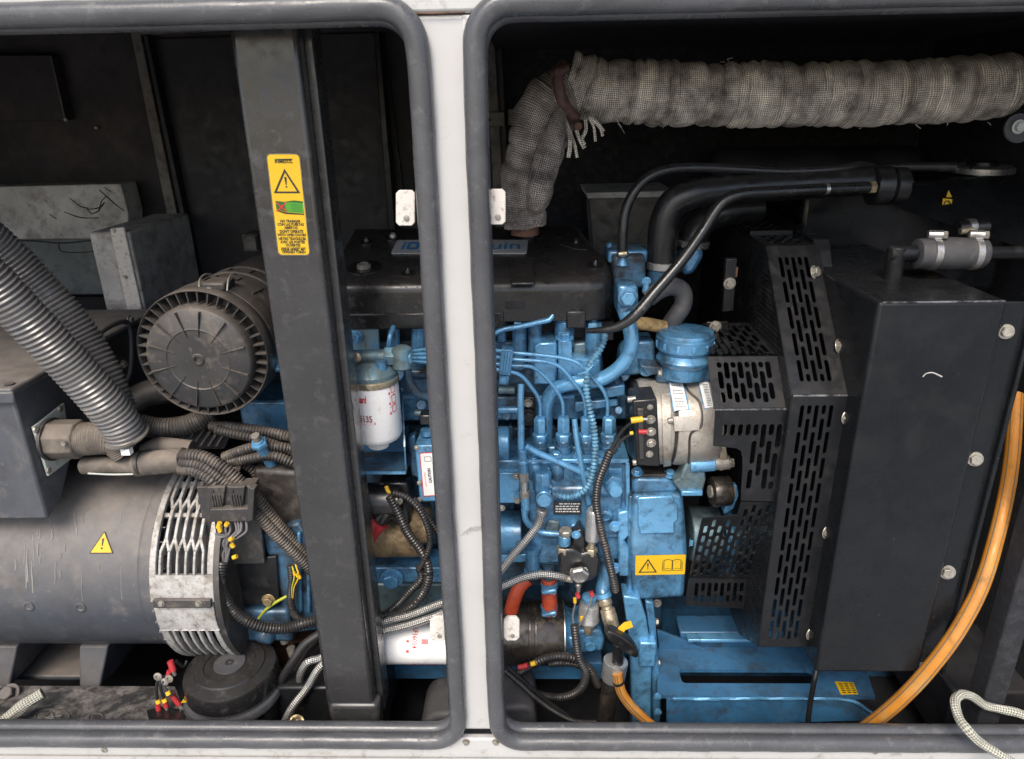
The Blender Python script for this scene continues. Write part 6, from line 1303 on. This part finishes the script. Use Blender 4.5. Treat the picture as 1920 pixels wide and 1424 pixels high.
for k in range(14):
    x = 985 + random.uniform(-30, 34); part('frayed_strand', MB().tube(T((984 + (x - 984) * .6, 408, 0.36), (x, 418 + random.uniform(-3, 3), 0.35), (x + random.uniform(-6, 6), 424, 0.345)), .0012, 5), 'exhaust_wrap_dark', ex)
part('wire_tie', MB().lathe([(.028, 0), (.029, .002), (.028, .004)], W(984, 409, 0.385), (0, 0, 1), 28), 'bolt_steel', ex)
part('pipe_foot', MB().cyl(W(984, 400, 0.385), W(984, 440, 0.385), .026, 24), 'rust', ex)
for k in range(40):
    x = random.uniform(1120, 1880); top = random.random() < .6
    y = (119 if top else 233) + random.uniform(-3, 3); part('loose_fibre', MB().tube(T((x, y, 0.405), (x + random.uniform(-5, 5), y + (-5 if top else 6) * random.random(), 0.4), (x + random.uniform(-8, 8), y + (-9 if top else 10) * random.random(), 0.395)), .0005, 4), 'exhaust_wrap', ex) if k < 30 else None
cl_ = thing('exhaust_flange', W(1905, 170, 0.405), 'black pipe flange at the end of the wrapped exhaust', 'flange')
part('flange_disc', MB().lathe([(eR * .98, 0), (eR * 1.12, .004), (eR * 1.12, .05), (eR, .06)], W(1893, 158, 0.405), (1, 0, 0), 44), 'black_paint', cl_)
pbk = part('pad_washer', MB().lathe([(.022, 0), (.023, .002), (.023, .006), (.01, .007)], W(1906, 242, 0.295), (0, -1, .2), 30), 'hose_grey', cl_); bolt(1910, 238, .286, 9, cl_, 'zinc_clear')
solo('debris_fibre', MB().tube(T((1262, 42, 1.028), (1268, 36, 1.027), (1275, 28, 1.028)), .0022, 6, wob=.3), 'exhaust_wrap', 'tiny pale fibre scrap stuck to the dark foam lining', 'fibre')

# ================================================================== fan guard
GY = .11
def sheetpx(name, pl, poly, holes, th, m, parent): return sheet(name, pl, [pl.px(a, b) for a, b in poly], holes, th, m, parent)
fg = thing('fan_guard', W(1520, 1210, GY), 'black slotted steel fan guard bolted beside the radiator', 'fan guard')
A = Plane(W(1484, 745, GY), W(1595, 742, GY), W(1484, 500, GY))
def grid(pl, c0, c1, r0, r1, nc, per, ln, w, ok=None):
    a = pl.px(c0, (r0 + r1) / 2)[0]; b = pl.px(c1, (r0 + r1) / 2)[0]
    mid = (c0 + c1) / 2; v1 = pl.px(mid, r0)[1]; v0 = pl.px(mid, r1)[1]
    return slots(min(a, b), max(a, b), min(v0, v1), max(v0, v1), nc, per, ln, w, ok)
gx0, gx1_ = W(1484, 745, GY).x, W(1592, 745, GY).x
def slotted(pl, x0, x1, va, vb, nc, per, ln, w, ml=.02, mr=.02, mt=.012):
    """sheet over world x0..x1 and plane v va..vb with staggered slots"""
    u0, u1 = x0 - pl.o.x, x1 - pl.o.x
    return [(u0, va), (u1, va), (u1, vb), (u0, vb)], slots(u0 + ml, u1 - mr, va + mt, vb - mt, nc, per, ln, w)
A = Plane((gx0, GY, W(1540, 742, GY).z), (gx1_, GY, W(1540, 742, GY).z), (gx0, GY, 2))
vbot = W(1490, 1212, GY).z - A.o.z
out, hol = slotted(A, gx0, gx1_, vbot, 0, 5, .0475, .0405, .0066, .019, .026, .016)
sheet('front_panel', A, out, hol, .003, 'black_paint', fg)
# upper panel leans back 45 degrees
kz = 1.0
pB = A.o.copy(); pT = RP(1418, 464, pB, Vector((0, -kz, 1)).normalized())
B = Plane(pB, pB + Vector((1, 0, 0)), pB + Vector((0, 1, kz)))
vb_ = math.hypot(pT.y - pB.y, pT.z - pB.z)
out, hol = slotted(B, gx0, gx1_, 0.002, vb_, 5, .050, .0425, .0068, .020, .027, .022)
sheet('upper_panel', B, out, hol, .003, 'black_paint', fg)
Tz = pT.z; Ty = pT.y
Cc = Plane((gx0, Ty, Tz), (gx1_, Ty, Tz), (gx0, Ty + 1, Tz + .03))
out, hol = slotted(Cc, gx0, gx1_, 0.002, .42, 6, .03, .024, .008, .02, .02, .02)
sheet('top_panel', Cc, out, hol, .003, 'black_paint', fg)
part('fold_rib', MB().box(gx0, gx1_ - .012, Ty + .10, Ty + .103, Tz + .003, Tz + .012), 'black_paint', fg)
part('bent_edge', MB().cyl((gx0 + .002, GY - .0005, A.o.z), (gx1_ - .002, GY - .0005, A.o.z), .0022, 10), 'wear_highlight_edge', fg)
# engine side plate with fine holes and lower slope
zlow_ = A.o.z + vbot
Dp = Plane((gx0, GY, zlow_), (gx0, GY + 1, zlow_), (gx0, GY, 2))
sidepoly = [(0, 0), (.10, -.06), (.5, -.06), (.66, .1), (.66, .6), (Ty - GY + .42, Tz - zlow_), (Ty - GY, Tz - zlow_), (0, A.o.z - zlow_)]
hl = []
for i in range(70):
    for j in range(96):
        u = .008 + i * .0075 + (j % 2) * .00375; v = -.04 + j * .0088
        if u > .34 or v > Tz - zlow_ - .012 or v < -.03 + 0 * u: continue
        if v > A.o.z - zlow_ - .01 and (u < (v - (A.o.z - zlow_)) / kz + .012): continue
        if v < .012 and u < .12: continue
        if i % 2 and j % 3 == 0: continue
        hl.append([(u + .0021 * math.cos(k * 1.2566), v + .0021 * math.sin(k * 1.2566)) for k in range(5)])
sheet('perforated_side', Dp, sidepoly, hl[:1600], .002, 'black_paint', fg)
part('flange_strip', MB().box(gx1_ - .001, gx1_ + .016, GY + .006, GY + .012, zlow_, A.o.z - .006), 'black_paint', fg, .001)
for a, b, t in ((1526, 511, 1), (1572, 650, 1), (1588, 783, 0), (1552, 998, 0), (1522, 1188, 0)):
    if t: n = Vector((0, -kz, 1)).normalized(); bolt(a, b, 0, 1, fg, 'bolt_steel', (.6, -.6, .3), at=RP(a, b, pB + n * .004, n), rm=.0085)
    else: bolt(a, b, GY, 10, fg, 'bolt_steel', (.45, -1, .1))
sm_ = thing('side_bracket', W(1365, 540, .33), 'small upright black bracket with bolt on the perforated guard side', 'bracket')
part('bracket_plate', MB().fprism([(1362, 486), (1383, 485), (1376, 584), (1354, 586)], .33, .345), 'black_paint', sm_, .002); part('rust_edge', MB().fprism([(1380, 502), (1384, 502), (1382, 520), (1379, 520)], .328, .345), 'rust', sm_); bolt(1368, 532, .33, 8, sm_)
# ------------------------------------------------------------------ belt guard
BY = .125
bg_ = thing('belt_guard', W(1400, 1130, BY), 'black slotted steel belt guard stepping out from the fan guard', 'belt guard')
x0b, x1b = W(1338, 770, BY).x, W(1484, 770, BY).x - .001
P1 = Plane((x0b, BY, W(1410, 768, BY).z), (x1b, BY, W(1410, 768, BY).z), (x0b, BY, 2))
poly = [P1.px(a, b) for a, b in ((1340, 769), (1483, 767), (1457, 940), (1389, 938), (1393, 860), (1390, 846), (1380, 840), (1337, 836))]
hol = []
for k in range(8):
    u = P1.px(1359 + 14.5 * k, 806)[0]; l = P1.px(1400, 817 if k not in (5, 7) else 840)[1]; hol.append(slot(u, l, P1.px(1400, 795)[1], .0085))
for k, (x, segs) in enumerate(((1412, ((826, 870), (880, 917))), (1426, ((849, 893),)), (1440, ((826, 870), (879, 917))), (1454, ((849, 895), (902, 917))))):
    for a, b in segs:
        sh = (a + b) / 2 - 845
        u = P1.px(x - sh * .14, (a + b) / 2)[0]; hol.append(slot(u, P1.px(x, b)[1], P1.px(x, a)[1], .0085))
sheet('front_panel', P1, poly, hol, .003, 'black_paint', bg_)
pQ = P1.o.copy(); n45 = Vector((0, -1, 1)).normalized()
Q2 = Plane(pQ, pQ + Vector((1, 0, 0)), pQ + Vector((0, 1, 1)))
vt = Q2.px(1451, 669)[1]
wv = x1b - x0b
hol = []
for k in range(8):
    u = .018 + (wv - .045) * k / 7
    for (a, b) in (((.18, .5), (.57, .9)) if k % 2 else ((.12, .32), (.38, .72), (.78, .9))): hol.append(slot(u, vt * a, vt * b, .0088))
sheet('sloped_panel', Q2, [(0, .002), (wv, .002), (wv, vt), (0, vt)], hol, .003, 'black_paint', bg_)
pt_ = Q2.to3(0, vt); Q3 = Plane(pt_, pt_ + Vector((1, 0, 0)), pt_ + Vector((0, 1, .05)))
out, hol = slotted(Q3, x0b, x1b, .002, .17, 9, .05, .042, .0085, .015, .02, .01); out[3] = (.03, .17); sheet('top_panel', Q3, out, hol, .003, 'black_paint', bg_)
part('bent_edge', MB().cyl((x0b + .002, BY - .0005, pQ.z), (x1b, BY - .0005, pQ.z), .002, 10), 'wear_highlight_edge', bg_)
# receding lower panel and its foot
x2b = W(1389, 938, BY).x; zq = W(1420, 940, BY).z
pR = Vector((x2b, BY + .002, zq)); kk = -2.8
Q4 = Plane(pR, pR + Vector((1, 0, 0)), pR + Vector((0, 1, kk)))
nq = Vector((0, -kk, 1)).normalized()
poly = [Q4.px(a, b) for a, b in ((1389, 940), (1457, 941), (1443, 985), (1405, 1084), (1293, 1082), (1316, 972), (1382, 966))]
hol = []
us = [p[0] for p in poly]; vs_ = [p[1] for p in poly]
vmx = max(vs_); umin, umax = min(us), max(us)
lim = Q4.px(1389, 966)[1]
for c in range(9):
    u = umin + .011 + c * .0125
    v = .010 + (.011 if c % 2 else 0)
    while v < vmx - .010:
        e_ = min(v + .024, vmx - .008)
        if e_ - v > .008 and (u > .004 or v > lim + .006) and u < umax - .008: hol.append(slot(u, v, e_, .0072))
        v += .029
sheet('receding_panel', Q4, poly, hol, .003, 'black_paint', bg_)
yF = RP(1350, 1084, pR, nq).y
P5 = Plane(W(1292, 1140, yF), W(1402, 1140, yF), W(1292, 1000, yF))
poly = [P5.px(a, b) for a, b in ((1292, 1084), (1405, 1086), (1400, 1141), (1284, 1134))]
hol = []
for k in range(8):
    u = P5.px(1305 + 12 * k, 1112)[0]
    if k % 2 == 0: hol.append(slot(u, P5.px(1340, 1129)[1], P5.px(1340, 1092)[1], .0075))
    else: hol += [slot(u, P5.px(1340, 1110)[1], P5.px(1340, 1092)[1], .0075), slot(u, P5.px(1340, 1130)[1], P5.px(1340, 1115)[1], .0075)]
sheet('foot_panel', P5, poly, hol, .003, 'black_paint', bg_)
# ================================================================== radiator
RY = .06
rd_ = thing('radiator', W(1700, 1270, RY + .2), 'large glossy black radiator shroud with bolted side flange', 'radiator')
rx0_, rx1_ = W(1648, 568, RY).x, W(1892, 562, RY).x; rzt = W(1700, 566, RY).z; rzb = W(1600, 1262, RY).z
part('side_tank', MB().box(rx0_, rx1_, RY, .50, rzb, rzt), 'shroud_paint', rd_, .006, seg=3)
part('wear_highlight_edge', MB().cyl((rx0_ + .006, RY + .0015, rzt - .0015), (rx1_ - .004, RY + .0015, rzt - .0015), .0017, 8), 'wear_highlight_edge', rd_)  # edge highlight put in as a pale grey rod along the tank top
part('flange_plate', MB().box(rx1_ + .001, rx1_ + .045, RY + .015, RY + .021, rzb - .01, rzt - .006), 'shroud_paint', rd_, .002); part('flange_lip', MB().box(rx1_ + .043, rx1_ + .050, RY + .005, RY + .04, rzb - .01, rzt + .002), 'shroud_paint', rd_, .003)
for a, b in ((1886, 622), (1828, 861), (1776, 1073), (1728, 1254)): bolt(a, b, RY + .014, 10, rd_, 'bolt_steel', (-.25, -1, .15))
part('shroud_plate', MB().box(gx1_ + .014, rx0_ + .001, GY + .05, GY + .056, rzb + .02, rzt - .004), 'shroud_paint', rd_, .002)
ledge = MB().box8([Vector((gx1_ + .012, GY + .016, rzb + .02)), Vector((gx1_ + .03, GY + .016, rzb + .02)), Vector((gx1_ + .03, GY + .05, rzb + .02)), Vector((gx1_ + .012, GY + .05, rzb + .02)), Vector((gx1_ + .012, GY + .016, A.o.z - .01)), Vector((gx1_ + .03, GY + .016, A.o.z - .01)), Vector((gx1_ + .03, GY + .05, A.o.z - .01)), Vector((gx1_ + .012, GY + .05, A.o.z - .01))])
part('shroud_edge', ledge, 'shroud_paint', rd_, .002)
# back shroud up to the guard: filling plate at mid depth
part('fan_shroud', MB().prism([Vector((gx1_ - .004, Ty + .02, Tz + .01)), Vector((gx1_ - .004, Ty + .50, Tz + .02)), Vector((gx1_ - .004, Ty + .50, rzb)), Vector((gx1_ - .004, GY + .06, rzb + .02)), Vector((gx1_ - .004, GY + .06, A.o.z - .02))], (.03, 0, 0)), 'shroud_paint', rd_, .002)
# upper tank behind
ut = Vector((W(1690, 400, .36).x, .36, W(1690, 402, .36).z))
part('top_tank', MB().box(W(1505, 400, .50).x, .96, .505, .80, rzt - .1, W(1700, 338, .52).z), 'shroud_paint', rd_, .012, seg=3)
part('tank_slope', MB().add([W(1690, 392, .48), W(1930, 470, .36), Vector((.98, .51, W(1900, 330, .5).z)), W(1650, 345, .51)], [(0, 1, 2, 3)]), 'shroud_paint', rd_)
rc_ = thing('filler_cap', W(1840, 318, .58), 'silver round filler cap on the dark radiator top', 'cap')
cpx = W(1840, 320, .6); crr = 54 * mpp(1840, 318, .6)
part('cap_disc', MB().lathe([(crr * .9, -.004), (crr, -.003), (crr, .008), (crr * .94, .010), (crr * .3, .012)], cpx, (0, -.04, 1), 40), 'steel', rc_); part('cap_ear', MB().box(cpx.x - crr * 1.16, cpx.x - crr * .8, cpx.y - .012, cpx.y + .012, cpx.z, cpx.z + .008), 'steel', rc_, .002); part('cap_top', MB().lathe([(crr * .5, .011), (crr * .48, .018), (crr * .1, .019)], cpx, (0, -.04, 1), 30), 'black_paint', rc_); part('filler_neck', MB().lathe([(.03, -.06), (.026, -.03), (.026, -.003)], cpx, (0, 0, 1), 28), 'silver_paint', rc_)
part('overflow_barb', MB().cyl(W(1862, 352, .57), W(1880, 345, .57), .007, 12), 'steel', rc_)
hz = thing('hot_sticker', W(1775, 385, .5), 'worn yellow warning sticker on the dark radiator top', 'sticker')
for pp in ([(1764, 412), (1768, 372), (1786, 374), (1780, 402)], [(1774, 370), (1779, 357), (1785, 370)]): part('sticker_sheet', MB().fprism(pp, .475, .476), 'yellow', hz)
part('sticker_print', MB().tube(T(*[(1776 + 6 * math.cos(t * .5), 386 + 9 * math.sin(t * .5), .4745) for t in range(13)]), .0012, 5), 'ink', hz)
# overflow elbow with grey hose
oe = thing('coolant_elbow', W(1680, 525, .18), 'black steel elbow pipe rising from the radiator shroud', 'pipe')
ey0 = WZ(1682, 524, rzt).y
ej = Vector((W(1681, 476, ey0).x, ey0, W(1681, 476, ey0).z)); part('elbow_riser', MB().cyl(Vector((ej.x, ey0, rzt - .004)), ej + Vector((0, 0, .012)), .0138, 26), 'black_paint', oe, .003); part('elbow_arm', MB().cyl(ej - Vector((.012, 0, 0)), Vector((W(1760, 475, ey0).x, ey0, ej.z)), .0132, 26), 'black_paint', oe, .003); part('far_pipe', MB().cyl(W(1830, 475, ey0), W(1960, 474, ey0), .0108, 18), 'black_paint', oe)
gh = thing('grey_hose', W(1780, 505, .18), 'short grey rubber hose with two steel clamps over the radiator', 'hose')
g0, g1 = W(1716, 476, ey0), W(1847, 475, ey0); gd = (g1 - g0); gL = gd.length
part('hose_tube', MB().lathe([(.0175, 0), (.0235, .002), (.0245, .012), (.0245, gL * .3), (.026, gL * .5), (.0245, gL * .75), (.0248, gL * .95), (.022, gL - .002), (.015, gL)], g0, gd, 40), 'hose_grey', gh)
for x in (1747, 1823):
    c = W(x, 475, ey0); q = part('hose_clamp', MB().lathe([(.0252, -.006), (.0268, -.005), (.0268, .005), (.0252, .006)], c, gd, 36), 'steel', gh)
    part('clamp_housing', MB().lathe([(.005, -.012), (.0075, -.010), (.0075, .010), (.005, .012)], c + Vector((-.002, -.004, .030)), (1, -.3, 0), 14), 'steel', q); part('clamp_screw', MB().lathe([(.0065, 0), (.0065, .006), (.003, .007)], c + Vector((.008, -.008, .030)), (1, -.5, .1), 6), 'bolt_steel', q)
s2 = thing('vent_stub', W(1820, 425, .34), 'small clamped black pipe stub behind the grey hose', 'pipe'); part('stub_pipe', MB().cyl(W(1795, 428, .34), W(1850, 424, .34), .013, 18), 'feed_black', s2); part('hose_clamp', MB().lathe([(.0135, 0), (.015, .001), (.015, .012), (.0135, .013)], W(1812, 426, .34), (1, 0, 0), 26), 'steel', s2); part('clamp_screw', MB().lathe([(.006, 0), (.006, .02)], W(1800, 434, .325), (1, 0, .1), 12), 'brass', s2)
scr = thing('paint_scratch', W(1748, 705, RY), 'pale curved scratch on the radiator shroud', 'scratch') if False else None
part('scratch_mark', MB().tube(T((1730, 707, RY - .0002), (1736, 701, RY - .0002), (1748, 699, RY - .0002), (1758, 703, RY - .0002), (1766, 707, RY - .0002)), .0011, 5, wob=.4), 'dusty_white', rd_)
# right wall bits
rw = thing('corner_upright', W(1905, 900, .045), 'dark folded corner upright at the radiator end of the opening', 'upright')
part('upright_fold', MB().box(W(1925, 800, .05).x + .06, W(1925, 800, .05).x + .10, .058, .10, FLZ, 1.63), 'foam', rw, .003)
solo('floor_cable', MB().tube(T((1535, 1235, .16), (1528, 1270, .14), (1519, 1320, .13), (1513, 1372, .12), (1511, 1400, .12)), .0052, 12), 'hose_black', 'thin black cable hanging down in front of the blue base plate', 'cable')
cs_ = thing('braided_strap', W(1850, 1385, .0), 'pale braided earth strap looped over the sill at the radiator end', 'strap')
part('strap_braid', MB().tube(T((1930, 1345, .035), (1905, 1336, .04), (1876, 1330, .045), (1848, 1324, .045), (1820, 1305, .04), (1800, 1303, .03), (1790, 1318, .012), (1797, 1345, -.012), (1813, 1368, -.034), (1838, 1392, -.04), (1870, 1412, -.05), (1905, 1435, -.055)), .0075, 14, uv=True, wob=.14, step=.004), 'strap_weave', cs_)
fbx = thing('floor_box', W(1800, 1360, .2), 'dark steel box with round bolt beneath the orange hose', 'box')
part('box_shell', MB().fbox(1775, 1298, 1930, 1400, .19, .4), 'panel_dark', fbx, .006); bolt(1816, 1335, .19, 10, fbx, 'hose_grey')
# ================================================================== blue base frame
bf = thing('base_frame', W(1400, 1366, .3), 'dark blue steel base frame with long slot below the radiator', 'base frame')
zp = W(1400, 1306, .17).z                                        # slotted plate
pA = Plane((W(1235, 1300, .17).x, .17, zp), (1, .17, zp), (W(1235, 1300, .17).x, 1, zp))
poly = [pA.px(a, b) for a, b in ((1232, 1307), (1640, 1309), (1610, 1216), (1234, 1216))]
sl0 = [pA.px(a, b) for a, b in ((1279, 1284), (1532, 1284), (1526, 1259), (1276, 1259))]
us0, us1 = sl0[0][0], sl0[1][0]; vs0, vs1 = sl0[0][1], sl0[2][1]
sheet('slotted_plate', pA, poly, [rrect(us0, vs0, us1, vs1, .008)], .008, 'blue_frame', bf)
yb2 = pA.o.y + pA.px(1400, 1216)[1]
part('rear_beam', MB().fprism([(1275, 1186), (1470, 1186), (1470, 1216), (1278, 1216)], yb2 + .002, yb2 + .06), 'blue_frame', bf, .004); part('rear_ledge', MB().fbox(1290, 1200, 1470, 1206, yb2 - .02, yb2 + .002), 'blue_bright', bf, .002)
part('front_flange', MB().fprism([(1250, 1310), (1600, 1311), (1640, 1340), (1640, 1352), (1560, 1354), (1250, 1366)], .168, .174), 'blue_frame', bf, .002); part('weld_edge', MB().tube(T((1262, 1311, .166), (1400, 1310.5, .166), (1560, 1311, .166), (1600, 1316, .166), (1640, 1340, .166)), .0032, 8, wob=.25), 'blue_bright', bf)
part('gusset', MB().fprism([(1232, 1184), (1236, 1184), (1376, 1238), (1376, 1246), (1240, 1247)], .30, .308), 'blue_frame', bf, .001); part('gusset_weld', MB().tube(T((1246, 1240, .297), (1310, 1242, .297), (1375, 1244, .297)), .0042, 8, wob=.2), 'blue_bright', bf)
for a, b in ((1233, 1305), (1233, 1334)): part('rod_end', MB().lathe([(.008, 0), (.008, .004), (.004, .006)], W(a, b, .16), (0, -1, 0), 12), 'blue', bf)
yt = thing('frame_sticker', W(1586, 1290, .2), 'small yellow notice sticker on the blue base plate', 'sticker')
ypl = Plane(pA.to3(0, 0, .0048), pA.to3(1, 0, .0048), pA.to3(0, 1, .0048))
ys = shape('sticker_sheet', [[ypl.px(a, b) for a, b in ((1577, 1303), (1609, 1302), (1600, 1280), (1565, 1278))]], ypl, 0, 'yellow', yt)
for j in range(5):
    for k in range(3):
        a = 1572 + j * 1.8 + k * 10; b = 1282 + j * 4
        shape('print_stroke', [[ypl.px(x, y) for x, y in ((a, b), (a + 7, b), (a + 7.6, b + 2), (a + .6, b + 2))]], ypl, .0005, 'ink', yt)
part('cross_member', MB().box(W(1235, 1340, .3).x, .9, .45, .5, FLZ, zp - .01), 'blue_frame', bf)
struct('rear_base_panel', MB().box(-.2, .95, .60, .62, FLZ, .6), 'panel_dark')
for k, (a, b) in enumerate(((1420, 1306), (1422, 1330), (1545, 1312))): pass
